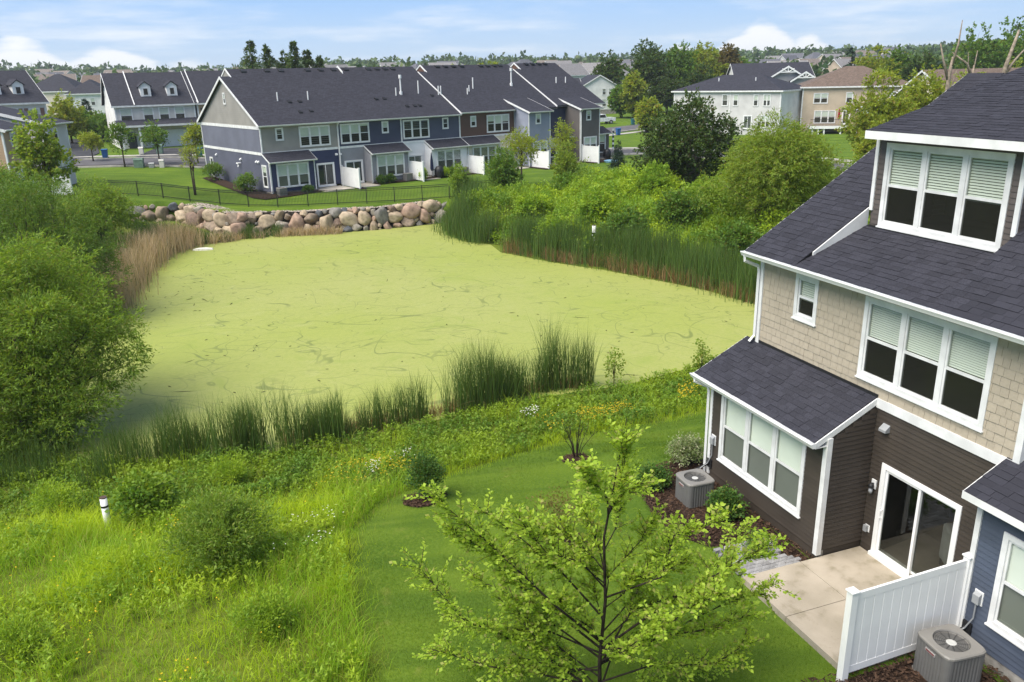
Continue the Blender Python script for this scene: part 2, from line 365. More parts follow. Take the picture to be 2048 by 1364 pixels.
def make_ground():
    def spaced(lo, flo, fhi, hi, fine):
        a = list(np.arange(flo, fhi + 1e-6, fine)); v = fhi; st = fine
        while v < hi: st *= 1.22; v += st; a.append(v)
        v = flo; st = fine; b = []
        while v > lo: st *= 1.22; v -= st; b.append(v)
        return np.array(b[::-1] + a)
    xs = spaced(-2500, -34, 26, 2500, .4); ys = spaced(-400, 5, 80, 3500, .4)
    X, Y = np.meshgrid(xs, ys); Z = ground(X.ravel(), Y.ravel()).reshape(X.shape)
    w = wild(X.ravel(), Y.ravel()).reshape(X.shape)
    Z = Z + np.where(w & (np.hypot(X, Y) < 90), (vnoise(X, Y, 1.3, 5) - .5) * .10, (vnoise(X, Y, 2.5, 6) - .5) * .03)
    ny, nx = X.shape; idx = np.arange(nx * ny).reshape(ny, nx)
    Q = np.stack([idx[:-1, :-1], idx[:-1, 1:], idx[1:, 1:], idx[1:, :-1]], -1).reshape(-1, 4)
    me = npmesh('ground', np.stack([X, Y, Z], -1).reshape(-1, 3), Q, smooth=True)
    at = me.attributes.new('wild', 'FLOAT', 'POINT'); at.data.foreach_set('value', w.ravel().astype(np.float32))
    m, nt, out = newmat('grass_ground')
    tc = nt.nodes.new('ShaderNodeTexCoord'); a = nt.nodes.new('ShaderNodeAttribute'); a.attribute_name = 'wild'
    def noise(s, d=4, v=None):
        n = N(nt, 'ShaderNodeTexNoise'); n.inputs['Scale'].default_value = s; n.inputs['Detail'].default_value = d
        nt.links.new(v or tc.outputs['Object'], n.inputs['Vector']); return n.outputs[0]
    lawn = MIXC(nt, MAPR(nt, noise(.45), .3, .72), (.060, .112, .010), (.105, .165, .015))
    lawn = MIXC(nt, MAPR(nt, noise(14, 3), .35, .7, 0, .55), lawn, (.13, .19, .022))
    lawn = MIXC(nt, MAPR(nt, noise(1.7, 5), .62, .76, 0, .5), lawn, (.19, .20, .045))
    mpl = nt.nodes.new('ShaderNodeMapping'); mpl.inputs['Rotation'].default_value = (0, 0, R(-22)); mpl.inputs['Scale'].default_value = (.12, 1.1, 1); nt.links.new(tc.outputs['Object'], mpl.inputs[0])
    lawn = MIXC(nt, MAPR(nt, noise(1.0, 2, mpl.outputs[0]), .42, .6, 0, .45), lawn, (.045, .092, .010))
    soil = MIXC(nt, MAPR(nt, noise(1.2), .3, .7), (.085, .115, .016), (.125, .16, .02))
    soil = MIXC(nt, MAPR(nt, noise(5, 3), .58, .8, 0, .5), soil, (.07, .055, .022))
    col = MIXC(nt, a.outputs['Fac'], lawn, soil)
    p = nt.nodes.new('ShaderNodeBsdfPrincipled'); p.inputs['Roughness'].default_value = .9; p.inputs['Specular IOR Level'].default_value = .1
    nt.links.new(col, p.inputs['Base Color'])
    b = nt.nodes.new('ShaderNodeBump'); b.inputs['Strength'].default_value = .7; b.inputs['Distance'].default_value = .04
    nt.links.new(noise(35, 3), b.inputs['Height']); nt.links.new(b.outputs[0], p.inputs['Normal']); nt.links.new(p.outputs[0], out.inputs[0])
    link('ground', me, None, m, kind='structure')
make_ground()

def make_pond():
    pts = [(x, y) for x, y, _ in SHORE]
    # a little beyond the outline so that the bank closes over its edge
    cx = sum(p[0] for p in pts) / len(pts); cy = sum(p[1] for p in pts) / len(pts)
    ring = [(x + (x - cx) * .012, y + (y - cy) * .012) for x, y in pts]
    me = bpy.data.meshes.new('pond'); me.from_pydata([(x, y, POND) for x, y in ring], [], [tuple(range(len(ring)))]); me.update()
    m, nt, out = newmat('duckweed_water')
    tc = nt.nodes.new('ShaderNodeTexCoord')
    def noise(s, d=4, v=None, dist=0):
        n = N(nt, 'ShaderNodeTexNoise'); n.inputs['Scale'].default_value = s; n.inputs['Detail'].default_value = d; n.inputs['Distortion'].default_value = dist
        nt.links.new(v or tc.outputs['Object'], n.inputs['Vector']); return n
    def warp(amount, scale):
        n = noise(scale, 4)
        v = nt.nodes.new('ShaderNodeVectorMath'); v.operation = 'MULTIPLY_ADD'; v.inputs[1].default_value = (amount,) * 3
        nt.links.new(n.outputs['Color'], v.inputs[0]); nt.links.new(tc.outputs['Object'], v.inputs[2]); return v.outputs[0]
    base = MIXC(nt, MAPR(nt, noise(.07, 5).outputs[0], .32, .68), (.300, .312, .098), (.262, .298, .058))
    base = MIXC(nt, MAPR(nt, noise(30, 2).outputs[0], .3, .7, 0, .35), base, (.240, .272, .054))
    base = MIXC(nt, MAPR(nt, noise(.9, 5, dist=.6).outputs[0], .56, .78, 0, .45), base, (.315, .325, .118))
    base = MIXC(nt, MAPR(nt, noise(7, 6).outputs[0], .42, .62, 0, .30), base, (.20, .25, .045))
    base = MIXC(nt, MAPR(nt, noise(.35, 6, dist=1.0).outputs[0], .58, .74, 0, .5), base, (.205, .262, .04))
    def trails(s, wd, dist, mask, mlo, seed, stretch):
        """thin wandering trails left by animals: level lines of a smooth field"""
        mp = nt.nodes.new('ShaderNodeMapping'); mp.inputs['Location'].default_value = (seed, seed * 1.7, 0); mp.inputs['Rotation'].default_value = (0, 0, seed); mp.inputs['Scale'].default_value = (1, stretch, 1)
        nt.links.new(tc.outputs['Object'], mp.inputs[0])
        n = noise(s, 2.2, mp.outputs[0], dist)
        line = MAPR(nt, MATH(nt, 'ABSOLUTE', MATH(nt, 'SUBTRACT', n.outputs[0], .5)), wd * .3, wd, 1, 0)
        return MATH(nt, 'MULTIPLY', line, MAPR(nt, noise(mask, 3).outputs[0], mlo, mlo + .2))
    tr = None
    for a_ in ((.16, .0046, .7, .3, .38, 2.0, 1.5, .55), (.12, .0036, .9, .2, .36, 7.0, 1.8, .55), (.26, .0066, .6, .5, .44, 11.0, 1.4, .45), (.09, .0028, 1.2, .25, .38, 15.0, 1.2, .52), (.20, .0056, .8, .4, .42, 21.0, 2.0, .46), (.34, .0075, .5, .3, .44, 31.0, 1.6, .32)):
        t_ = MATH(nt, 'MULTIPLY', trails(*a_[:7]), a_[7]); tr = t_ if tr is None else MATH(nt, 'MAXIMUM', tr, t_)
    col = MIXC(nt, tr, base, (.075, .105, .025))
    p = nt.nodes.new('ShaderNodeBsdfPrincipled'); p.inputs['Roughness'].default_value = .62; p.inputs['Specular IOR Level'].default_value = .35
    nt.links.new(col, p.inputs['Base Color'])
    b = nt.nodes.new('ShaderNodeBump'); b.inputs['Strength'].default_value = .25; b.inputs['Distance'].default_value = .02
    nt.links.new(noise(40, 3).outputs[0], b.inputs['Height']); nt.links.new(b.outputs[0], p.inputs['Normal']); nt.links.new(p.outputs[0], out.inputs[0])
    link('pond', me, None, m, kind='structure')
make_pond()

# ---------------------------------------------------------------- roads and pavements
ASPH = solid('asphalt', (.115, .110, .118), .9, .2, scale=.6, var=.18, bump=.3, bscale=25)
ASPHDARK = solid('driveway_asphalt', (.055, .055, .062), .9, .2, scale=.8, var=.25, bump=.3, bscale=25)
KERB = solid('kerb_concrete', (.42, .40, .36), .9, .2, scale=1.5, var=.2)
def strip(name, pts, w, mat, lift, step=2.0, thick=.0):
    """a ribbon along pts laid lift metres above the ground"""
    P = [Vector((*p, 0)) for p in pts]; L = []
    for a, b in zip(P[:-1], P[1:]):
        n = max(1, int((b - a).length / step)); L += [a.lerp(b, i / n) for i in range(n)]
    L.append(P[-1]); V = []; Fc = []
    for i, p in enumerate(L):
        d = (L[min(i + 1, len(L) - 1)] - L[max(i - 1, 0)]).normalized(); s = Vector((-d.y, d.x, 0))
        zc = max(gz(p.x, p.y), gz(p.x + s.x * w / 2, p.y + s.y * w / 2), gz(p.x - s.x * w / 2, p.y - s.y * w / 2)) + lift
        for k in (-1, 1):
            q = p + s * w / 2 * k; V.append((q.x, q.y, zc))
        for k in (1, -1):
            q = p + s * w / 2 * k; V.append((q.x, q.y, zc - .25))
    for i in range(len(L) - 1):
        for k in range(4): Fc.append((4 * i + k, 4 * i + (k + 1) % 4, 4 * i + 4 + (k + 1) % 4, 4 * i + 4 + k))
    Fc += [(0, 3, 2, 1), tuple(4 * (len(L) - 1) + k for k in range(4))]
    me = bpy.data.meshes.new(name); me.from_pydata(V, [], [f[::-1] for f in Fc]); me.update()
    return link(name, me, None, mat, kind='structure')
ROAD = [(-95, 88), (-60, 90.5), (-30, 91), (-8, 96), (8, 103), (18, 103), (26, 95), (31, 84), (36, 72), (42, 60)]
strip('road', ROAD, 6.6, ASPH, .06)
def offset(pts, d):
    P = [Vector(p) for p in pts]; o = []
    for i, p in enumerate(P):
        t = (P[min(i + 1, len(P) - 1)] - P[max(i - 1, 0)]).normalized(); o.append((p.x - t.y * d, p.y + t.x * d))
    return o
strip('kerb', offset(ROAD, 3.45), .35, KERB, .16); strip('kerb', offset(ROAD, -3.45), .35, KERB, .16)
strip('pavement', offset(ROAD, 6.2), 1.4, KERB, .07)
ROADB = [(2, 128), (12, 136), (22, 146), (36, 158), (60, 168), (100, 172)]
strip('road', ROADB, 7, ASPH, .06); strip('kerb', offset(ROADB, -3.7), .4, KERB, .16); strip('pavement', offset(ROADB, -6.3), 1.5, KERB, .07)
strip('driveway', [(-50.5, 93.5), (-52, 100), (-58, 112), (-66, 124)], 5.2, ASPHDARK, .075)
strip('driveway', [(-39.5, 94.2), (-41.5, 105.5)], 6, ASPHDARK, .075)
strip('driveway', [(30, 112), (33, 119)], 5, ASPHDARK, .075)

# ---------------------------------------------------------------- facade elements
def segs(a0, a1, cuts):
    out = [(a0, a1)]
    for c0, c1 in cuts:
        nxt = []
        for s0, s1 in out:
            if c1 <= s0 or c0 >= s1: nxt.append((s0, s1)); continue
            if c0 > s0: nxt.append((s0, c0))
            if c1 < s1: nxt.append((c1, s1))
        out = nxt
    return [s for s in out if s[1] - s[0] > .01]
def plank_mesh(mb, u0, u1, z0, z1, d=.017, lean=0.):
    mb.add([(u0, -d, z0), (u1, -d, z0), (u1 - lean, -.004, z1), (u0, -.004, z1), (u0, .0, z0), (u1, .0, z0), (u1 - lean, .0, z1), (u0, .0, z1)],
           [(0, 1, 2, 3), (4, 5, 1, 0), (1, 5, 6, 2), (4, 0, 3, 7), (3, 2, 6, 7)])
def laps(parent, fr, u0, u1, z0, z1, mat, holes=(), expo=.11, each=False, ustart=None, uend=None, name='wall'):
    """horizontal lap siding; each=True makes every board an object of its own"""
    mb = MB(fr); n = max(1, round((z1 - z0) / expo)); e = (z1 - z0) / n
    for i in range(n):
        a, b = z0 + i * e, z0 + (i + 1) * e
        U0 = max(u0, ustart(b)) if ustart else u0; U1 = min(u1, uend(b)) if uend else u1
        if U1 - U0 < .02: continue
        pieces = []
        hs = [h for h in holes if h[2] < b and h[3] > a]
        for s0, s1 in segs(U0, U1, [(h[0], h[1]) for h in hs]): pieces.append((s0, s1, a, b))
        for h in hs:
            if h[2] - a > .015: pieces.append((h[0], h[1], a, h[2]))
            if b - h[3] > .015: pieces.append((h[0], h[1], h[3], b))
        for p in pieces:
            if each:
                m = MB(fr); plank_mesh(m, *p); m.build('siding_board', mat, parent)
            else: plank_mesh(mb, *p)
    if not each: return mb.build(name, mat, parent)
def sheet(parent, fr, u0, u1, z0, z1, mat, holes=(), w=0., name='wall'):
    """flat wall skin with openings"""
    us = sorted({u0, u1, *[min(max(h[k], u0), u1) for h in holes for k in (0, 1)]}); zs = sorted({z0, z1, *[min(max(h[k], z0), z1) for h in holes for k in (2, 3)]})
    mb = MB(fr)
    for a, b in zip(us[:-1], us[1:]):
        for c, d in zip(zs[:-1], zs[1:]):
            if any(h[0] <= a + 1e-6 and h[1] >= b - 1e-6 and h[2] <= c + 1e-6 and h[3] >= d - 1e-6 for h in holes): continue
            mb.add([(a, w, c), (b, w, c), (b, w, d), (a, w, d)], [(0, 1, 2, 3)])
    return mb.build(name, mat, parent)
TW = .10   # casing width
def window(parent, fr, u0, u1, z0, z1, n=1, inset=True, blinds=(1,), slat=.05, mull=.10, screen=True, trim=TRIM, name='window', casing=TW):
    """double-hung window: casing (the window's own mesh), a sash, two panes and a blind for every light"""
    A = .0 if inset else -.05                              # far windows stand on the wall, near ones in an opening
    mb = MB(fr); f0 = -.035 if inset else -.075
    i0, i1, j0, j1 = u0 + casing, u1 - casing, z0 + casing, z1 - casing
    back = .09 if inset else 0.
    mb.box(u0, u1, f0, back, j1, z1); mb.box(u0, u1, f0, back, z0, j0); mb.box(u0, i0, f0, back, j0, j1); mb.box(i1, u1, f0, back, j0, j1)
    if inset: mb.box(u0 - .02, u1 + .02, f0 - .03, 0, z0 - .03, z0)
    lw = (i1 - i0 - mull * (n - 1)) / n
    for k in range(1, n): mb.box(i0 + k * lw + (k - 1) * mull, i0 + k * (lw + mull), f0 + .012, back, j0, j1)
    W = mb.build(name, trim, parent)
    if not inset:
        b = MB(fr); b.box(i0, i1, -.012, 0, j0, j1); b.build('backing', DARKIN, W)
    for k in range(n):
        a = i0 + k * (lw + mull); c = a + lw; e = .042; zm = (j0 + j1) / 2
        s = MB(fr); g0 = A - .012 if inset else -.062; g1 = A + .03 if inset else -.03
        s.box(a, c, g0 + .008, g1, zm - .028, zm + .028); s.box(a, c, g0 + .004, g1, j0, j0 + e); s.box(a, c, g0 + .004, g1, j1 - e, j1)
        s.box(a, a + e, g0 + .006, g1, j0 + e, zm - .028); s.box(c - e, c, g0 + .006, g1, j0 + e, zm - .028); s.box(a, a + e, g0 + .006, g1, zm + .028, j1 - e); s.box(c - e, c, g0 + .006, g1, zm + .028, j1 - e)
        s.build('sash', trim, W)
        gl = (g0 + g1) / 2
        for lo, hi, mt in ((j0 + e, zm - .028, SCREEN if screen else GLASS), (zm + .028, j1 - e, GLASS)):
            q = MB(fr); q.add([(a + e, gl, lo), (c - e, gl, lo), (c - e, gl, hi), (a + e, gl, hi)], [(0, 1, 2, 3)]); q.build('pane', mt, W)
        bl = blinds[k % len(blinds)]
        if bl > 0:
            q = MB(fr); w0 = .05 if inset else -.02; top = j1 - e * .5; bot = top - (top - j0 - e * .5) * bl
            if slat and inset:
                ns = int((top - bot) / slat)
                for t in range(ns):
                    zt = top - (t + .5) * slat; hh = slat * (.36 if slat > .04 else .45)
                    q.add([(a + .02, w0 + .012, zt + hh), (c - .02, w0 + .012, zt + hh), (c - .02, w0 - .006, zt - hh), (a + .02, w0 - .006, zt - hh)], [(0, 3, 2, 1)])
                q.box(a + .02, c - .02, w0 - .02, w0 + .02, bot - .03, bot)
            else: q.add([(a + .01, w0, bot), (c - .01, w0, bot), (c - .01, w0, top), (a + .01, w0, top)], [(0, 1, 2, 3)])
            q.build('blind', BLINDUP if slat > .04 else BLIND, W)
    return W
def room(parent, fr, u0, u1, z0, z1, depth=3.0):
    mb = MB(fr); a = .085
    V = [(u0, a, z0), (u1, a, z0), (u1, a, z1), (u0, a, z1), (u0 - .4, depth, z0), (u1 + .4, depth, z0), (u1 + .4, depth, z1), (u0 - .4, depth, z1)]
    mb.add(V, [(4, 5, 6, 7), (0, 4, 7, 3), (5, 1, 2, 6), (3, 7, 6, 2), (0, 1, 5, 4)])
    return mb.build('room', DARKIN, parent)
def slider(parent, fr, u0, u1, z1, inset=True, z0=.02):
    """sliding patio door"""
    mb = MB(fr); c = .11; back = .1 if inset else 0; f0 = -.035 if inset else -.08
    mb.box(u0, u1, f0, back, z1 - c, z1); mb.box(u0, u0 + c, f0, back, z0, z1 - c); mb.box(u1 - c, u1, f0, back, z0, z1 - c); mb.box(u0 - .02, u1 + .02, f0 - .05, back, z0 - .05, z0 + .05)
    D = mb.build('sliding_door', WHITE, parent)
    if not inset:
        b = MB(fr); b.box(u0 + c, u1 - c, -.012, 0, z0 + .05, z1 - c); b.build('backing', DARKIN, D)
    m = (u0 + u1) / 2
    for k, (a, b) in enumerate(((u0 + c, m + .03), (m - .03, u1 - c))):
        o = (-.004 if k == 0 else .035) if inset else (-.06 if k == 0 else -.045); e = .06; th = .03
        s = MB(fr); s.box(a, b, o, o + th, z0 + .05, z0 + .05 + e * 1.6); s.box(a, b, o, o + th, z1 - c - e, z1 - c); s.box(a, a + e, o, o + th, z0 + .05 + e * 1.6, z1 - c - e); s.box(b - e, b, o, o + th, z0 + .05 + e * 1.6, z1 - c - e)
        P = s.build('door_panel', WHITE, D)
        q = MB(fr); q.add([(a + e, o + th / 2, z0 + .14), (b - e, o + th / 2, z0 + .14), (b - e, o + th / 2, z1 - c - e), (a + e, o + th / 2, z1 - c - e)], [(0, 1, 2, 3)]); q.build('pane', DOORGLASS, D)
        if inset and k == 0:
            h = MB(fr); h.tube([(a + .03, o - .01, .92), (a + .03, o - .05, .95), (a + .03, o - .05, 1.12), (a + .03, o - .01, 1.15)], .012, 6); h.build('handle', WHITE, D)
    return D
class Tiles:
    """shingles and shakes: the nearest 300 become parts, the rest one part"""
    def __init__(s): s.t = []
    def fill(s, O, A, S, Nn, a0, a1, s0, s1, expo, wmin, wmax, thick, rng, gap=.004, holes=(), lim=None, over=.03, step=None):
        O, A, S, Nn = (Vector(v) for v in (O, A, S, Nn)); n = max(1, round((s1 - s0) / expo)); e = (s1 - s0) / n
        for i in range(n):
            b0 = s0 + i * e; b1 = b0 + e
            L, Rr = (a0, a1) if lim is None else lim((b0 + b1) / 2)
            if Rr - L < .03: continue
            for g0, g1 in segs(L, Rr, [(h[0], h[1]) for h in holes if h[2] < b1 - .02 and h[3] > b0 + .02]):
                x = g0; first = True
                while x < g1 - .01:
                    w = rng.uniform(wmin, wmax) * (rng.uniform(.3, 1) if first else 1); first = False
                    x2 = min(x + w, g1)
                    if g1 - x2 < .05: x2 = g1
                    th = thick * (rng.choice((1.0, 1.0, 1.7)) if step else rng.uniform(.8, 1.25)); dz = rng.uniform(-.004, .004)
                    P = O + A * x + S * (b0 + dz)
                    s.t.append((P, A * (x2 - x - gap), S * min(e + over, s1 - b0 + .01), Nn * th)); x = x2
    def emit(s, root, name, mat, cap=300, many=None):
        Mw = root.matrix_basis if root.parent is None else root.matrix_world
        cam = Vector((0, 0, 10)); s.t.sort(key=lambda q: (Mw @ q[0] - cam).length)
        V0 = [(0, 0, 0), (1, 0, 0), (1, 1, 0), (0, 1, 0), (0, 0, 1), (1, 0, 1), (1, 1, .25), (0, 1, .25)]
        F0 = [(4, 5, 6, 7), (0, 1, 5, 4), (1, 2, 6, 5), (3, 0, 4, 7), (2, 3, 7, 6)]
        me = bpy.data.meshes.new(name); me.from_pydata(V0, [], F0); me.update(); me.materials.append(mat)
        for P, a, b, c in s.t[:cap]:
            o = bpy.data.objects.new(name, me); COL.objects.link(o); o.parent = root
            m = Matrix((a, b, c)).transposed().to_4x4(); m.translation = P; o.matrix_basis = m
        rest = s.t[cap:]
        if rest:
            V = []; Fc = []
            for P, a, b, c in rest:
                k = len(V); V += [tuple(P + a * x + b * y + c * z) for x, y, z in V0]; Fc += [tuple(i + k for i in f) for f in F0]
            m2 = bpy.data.meshes.new(many or name + 's'); m2.from_pydata(V, [], Fc); m2.update()
            link(many or name + 's', m2, root, mat, kind='stuff')
def gutter(parent, fr, u0, u1, z, w, mat=WHITE, name='gutter'):
    """K-style gutter along the eave, its back at depth w"""
    prof = [(w, z), (w, z - .11), (w - .075, z - .11), (w - .10, z - .06), (w - .125, z - .02), (w - .125, z), (w - .112, z), (w - .112, z - .015), (w - .09, z - .055), (w - .07, z - .098), (w - .012, z - .098), (w - .012, z)]
    mb = MB(fr); n = len(prof)
    V = [(u0, p[0], p[1]) for p in prof] + [(u1, p[0], p[1]) for p in prof]
    mb.add(V, [(i, (i + 1) % n, n + (i + 1) % n, n + i) for i in range(n)])
    for u in (u0, u1): mb.add([(u, w, z), (u, w, z - .11), (u, w - .075, z - .11), (u, w - .125, z - .02), (u, w - .125, z)], [(0, 1, 2, 3, 4)])
    return mb.build(name, mat, parent)
def spout(parent, fr, pts, r=.042, mat=WHITE):
    mb = MB(fr); mb.tube(pts, r, 4); return mb.build('downspout', mat, parent)

# ---------------------------------------------------------------- near townhouse building
def near_building():
    rng = random.Random(4)
    B = empty('townhouse_building', (7.54, 15.45, 0), R(-70.06), label='brown and tan townhouse building with dormer and patio door in the right foreground', cat='house')
    bpy.context.view_layer.update()
    DK = solid('brown_siding', (.056, .045, .036), .55, .35, scale=1.5, var=.12, pieces=.07, bump=.08, bscale=200)
    DORM = solid('grey_brown_siding', (.105, .088, .080), .55, .35, scale=1.5, var=.12, pieces=.07)
    TAN = solid('tan_shake', (.40, .345, .265), .7, .25, scale=3, var=.05, pieces=.05, bump=.25, bscale=90)
    TANB = solid('tan_shake_gap', (.20, .17, .13), .9, .1)
    BLUE = solid('blue_siding', (.070, .086, .122), .55, .35, scale=1.5, var=.12, pieces=.07)
    SHG = solid('roof_shingle', (.026, .026, .034), .9, .2, c2=(.042, .042, .054), scale=40, pieces=.16, bump=.5, bscale=180)
    DECK = solid('roof_underlay', (.018, .018, .02), .95, .1)
    f0 = Fr(0, 0, 0); fs = Fr(0, -1.18, 0); fside = Fr(0, -1.18, 90); fd = Fr(0, 1.45, 0); fn = Fr(0, -.58, 0)
    t = TW - .01
    H_s = (-3.69 + t, -.60 - t, .64 + t, 2.54 - t); H_d = (.34 + t, 2.30 - t, -.1, 2.17 - t)
    H_w1 = (-2.80 + t, -2.04 - t, 4.48 + t, 5.53 - t); H_w3 = (-.64 + t, 2.43 - t, 3.77 + t, 5.52 - t); H_dm = (-2.03 + t, 1.03 - t, 6.62 + t, 8.42 - t); H_n = (3.60 + t, 6.70 - t, .70 + t, 2.52 - t)
    # siding, board by board
    laps(B, fs, -4.12, -.09, .14, 2.66, DK, [H_s], .105, True)
    slope_s = .51
    laps(B, fside, .09, 1.17, .14, 3.36, DK, [], .105, True, ustart=lambda z: max(.09, (z - 2.62) / slope_s - .25))
    laps(B, f0, .02, 3.10, .14, 3.30, DK, [H_d], .105, True)
    laps(B, fd, -2.24, 1.20, 6.42, 8.62, DORM, [H_dm], .112, True)
    laps(B, fn, 3.16, 8.0, .12, 2.98, BLUE, [H_n], .105, True)
    laps(B, Fr(3.2, .6, 0), .02, 5, 3.3, 5.75, BLUE, [], .105)
    # skins behind the boards
    sheet(B, fs, -4.12, 0, -.6, 2.7, DK, [H_s], .004, 'wall'); m = MB(fside); m.add([(0, .012, -.6), (1.18, .012, -.6), (1.18, .012, 3.38), (0, .012, 2.78)], [(0, 1, 2, 3)]); m.build('wall', DK, B); sheet(B, f0, 0, 3.2, -.6, 3.5, DK, [H_d], .004, 'wall')
    sheet(B, Fr(-4.12, 0, -90), 0, 1.18, -.6, 2.8, DK, [], .004, 'wall')
    sheet(B, f0, -4.05, 3.2, 3.3, 5.85, TANB, [H_w1, H_w3], .006, 'wall'); sheet(B, fd, -2.3, 1.3, 6.3, 8.7, DORM, [H_dm], .006, 'wall'); sheet(B, fn, 3.12, 8, -.6, 3.05, BLUE, [H_n], .004, 'wall')
    sheet(B, Fr(-4.05, 0, -90), -9, 0, -.6, 5.85, TAN, [], 0, 'wall')
    for x, a in ((-2.3, -90), (1.3, 90)):
        laps(B, Fr(x, 1.45, a), (-5.5 if a < 0 else .0), (0. if a < 0 else 5.5), 6.35, 8.65, DORM, [], .112)
    sheet(B, Fr(3.12, -.58, -90), -.58, 0, -.6, 3.2, BLUE, [], 0, 'wall'); sheet(B, Fr(3.2, 0, 90), 0, .7, 3.3, 5.8, BLUE, [], 0, 'wall')
    # foundation
    mb = MB(); mb.box(-4.10, -.01, -1.165, -1.0, -.8, .135); mb.box(-.012, .012, -1.16, 0, -.8, .13) if False else None
    mb.build('foundation', CONC, B)
    mb = MB(); mb.box(-.16, -.02, -1.15, -.01, -.8, .13); mb.build('foundation', CONC, B)
    mb = MB(fn); mb.box(3.14, 8, .0, .15, -.8, .11); mb.build('foundation', CONC, B)
    mb = MB(); mb.box(.0, 3.12, .006, .15, -.8, .13); mb.build('foundation', CONC, B)
    # shakes on the upper wall
    T = Tiles(); T.fill((0, -.004, 0), (1, 0, 0), (0, 0, 1), (0, -1, 0), -3.96, 3.10, 3.49, 5.74, .178, .12, .215, .017, rng, gap=.005, holes=[(h[0] + .0, h[1], h[2], h[3]) for h in (H_w1, H_w3)], over=.02)
    T.emit(B, 'wall_shake', TAN)
    # white boards
    def board(*a, fr=None, name='trim_board'):
        m = MB(fr); m.box(*a); return m.build(name, TRIM, B)
    board(0, 3.22, -.045, 0, 3.29, 3.49); board(3.10, 3.23, -.05, .12, 3.15, 5.76, name='corner_board'); board(-4.09, -3.96, -.05, .1, 3.2, 5.76, name='corner_board')
    board(-.09, .03, -1.215, -1.09, .04, 2.78, name='corner_board'); board(-4.17, -4.06, -1.21, -1.1, .04, 2.66, name='corner_board')
    board(-2.33, -2.24, 1.41, 1.53, 6.93, 8.66, name='corner_board'); board(1.20, 1.30, 1.41, 1.53, 6.93, 8.66, name='corner_board')
    board(3.06, 3.16, -.625, -.5, .02, 3.02, name='corner_board')
    # windows
    W = dict(inset=True)
    window(B, fs, -3.69, -.60, .64, 2.54, 3, blinds=(1.0, 1.0, 1.0), slat=.03, **W); room(B, fs, -3.55, -.75, .7, 2.5, 1.0)
    window(B, f0, -2.80, -2.04, 4.48, 5.53, 1, blinds=(.55,), slat=.05, **W); room(B, f0, -2.75, -2.1, 4.5, 5.5, 2)
    window(B, f0, -.64, 2.43, 3.77, 5.52, 3, blinds=(.5, .5, .5), slat=.045, **W); room(B, f0, -.6, 2.4, 3.6, 5.5, 3)
    window(B, fd, -2.03, 1.03, 6.62, 8.42, 3, blinds=(.5, .5, .52), slat=.055, **W); room(B, fd, -1.98, .98, 6.65, 8.4, 2.2)
    window(B, fn, 3.60, 6.70, .70, 2.52, 3, blinds=(.97, .97, .97), slat=.03, **W); room(B, fn, 3.65, 6.65, .72, 2.5, 1.6)
    slider(B, f0, .34, 2.30, 2.17); r = room(B, f0, .36, 2.28, .0, 2.2, 3.4)
    m = MB(f0); m.box(.1, 2.6, .11, 3.35, -.02, .012); m.build('room_floor', INFLOOR, B)
    # roofs: decks, then shingles
    def plane(u0, u1, v0, v1, z0, z1, mat=DECK, name='roof_deck', th=.09):
        m = MB(); m.add([(u0, v0, z0), (u1, v0, z0), (u1, v1, z1), (u0, v1, z1), (u0, v0, z0 - th), (u1, v0, z0 - th), (u1, v1, z1 - th), (u0, v1, z1 - th)],
                        [(0, 1, 2, 3), (7, 6, 5, 4), (0, 4, 5, 1), (1, 5, 6, 2), (2, 6, 7, 3), (3, 7, 4, 0)]); return m.build(name, mat, B)
    def field(u0, u1, v0, v1, z0, z1, lim=None, a0=None):
        L = math.hypot(v1 - v0, z1 - z0); S = Vector((0, v1 - v0, z1 - z0)) / L; Nn = Vector((0, -S.z, S.y))
        sh.fill((0, v0, z0 + .004), (1, 0, 0), S, Nn, u0, u1, -.025, L, .145, .16, .34, .011, rng, gap=.005, lim=lim, over=.04, step=True)
    sh = Tiles()
    es, ed = 5.82, 8.68
    rt = 9.74; rv = -.42 + (rt - es) / .62
    parts = [(-4.22, -2.40, -.42, rv, es, rt), (1.30, 3.42, -.42, rv, es, rt), (-2.40, 1.30, -.42, 1.46, es, es + .40 * 1.88), (-4.48, -.02, -1.50, 0, 2.74, 3.50), (2.98, 8.2, -.90, .62, 3.04, 3.04 + .51 * 1.52)]
    for p in parts: plane(*p); field(*p)
    plane(-4.22, 3.42, rv, rv + 5, rt, rt - 3.1)
    dv = 1.06 + (10.5 - ed) / .285
    plane(-2.24, 1.9, 1.04, dv, ed, 10.5); field(-2.24, 1.9, 1.04, dv, ed, 10.5)
    plane(-2.24, 1.9, dv, dv + 5, 10.5, 7.5)
    sh.emit(B, 'roof_shingle', SHG)
    # ridge caps on the low ridge
    m = MB(); m.prism([(rv - .15, rt - .085), (rv, rt + .025), (rv + .15, rt - .085)], 'x', -4.22, -3.2); m.build('ridge_cap', SHG, B)
    # cheek between the steep and the flatter roof, left of the dormer, and its mirror at the right
    for x, s in ((-2.40, 1),):
        m = MB(); zl = lambda v: es + .40 * (v + .42); zh = lambda v: es + .62 * (v + .42)
        m.add([(x, .02, zl(.02) - .02), (x, 1.46, zl(1.46) - .03), (x, 1.46, zh(1.46) - .01), (x, .02, zh(.02) - .01), (x + .03 * s, .02, zl(.02) - .02), (x + .03 * s, 1.46, zl(1.46) - .03), (x + .03 * s, 1.46, zh(1.46) - .01), (x + .03 * s, .02, zh(.02) - .01)],
              [(0, 1, 2, 3), (7, 6, 5, 4), (3, 2, 6, 7), (0, 4, 5, 1), (0, 3, 7, 4), (1, 5, 6, 2)]); m.build('cheek_board', TRIM, B)
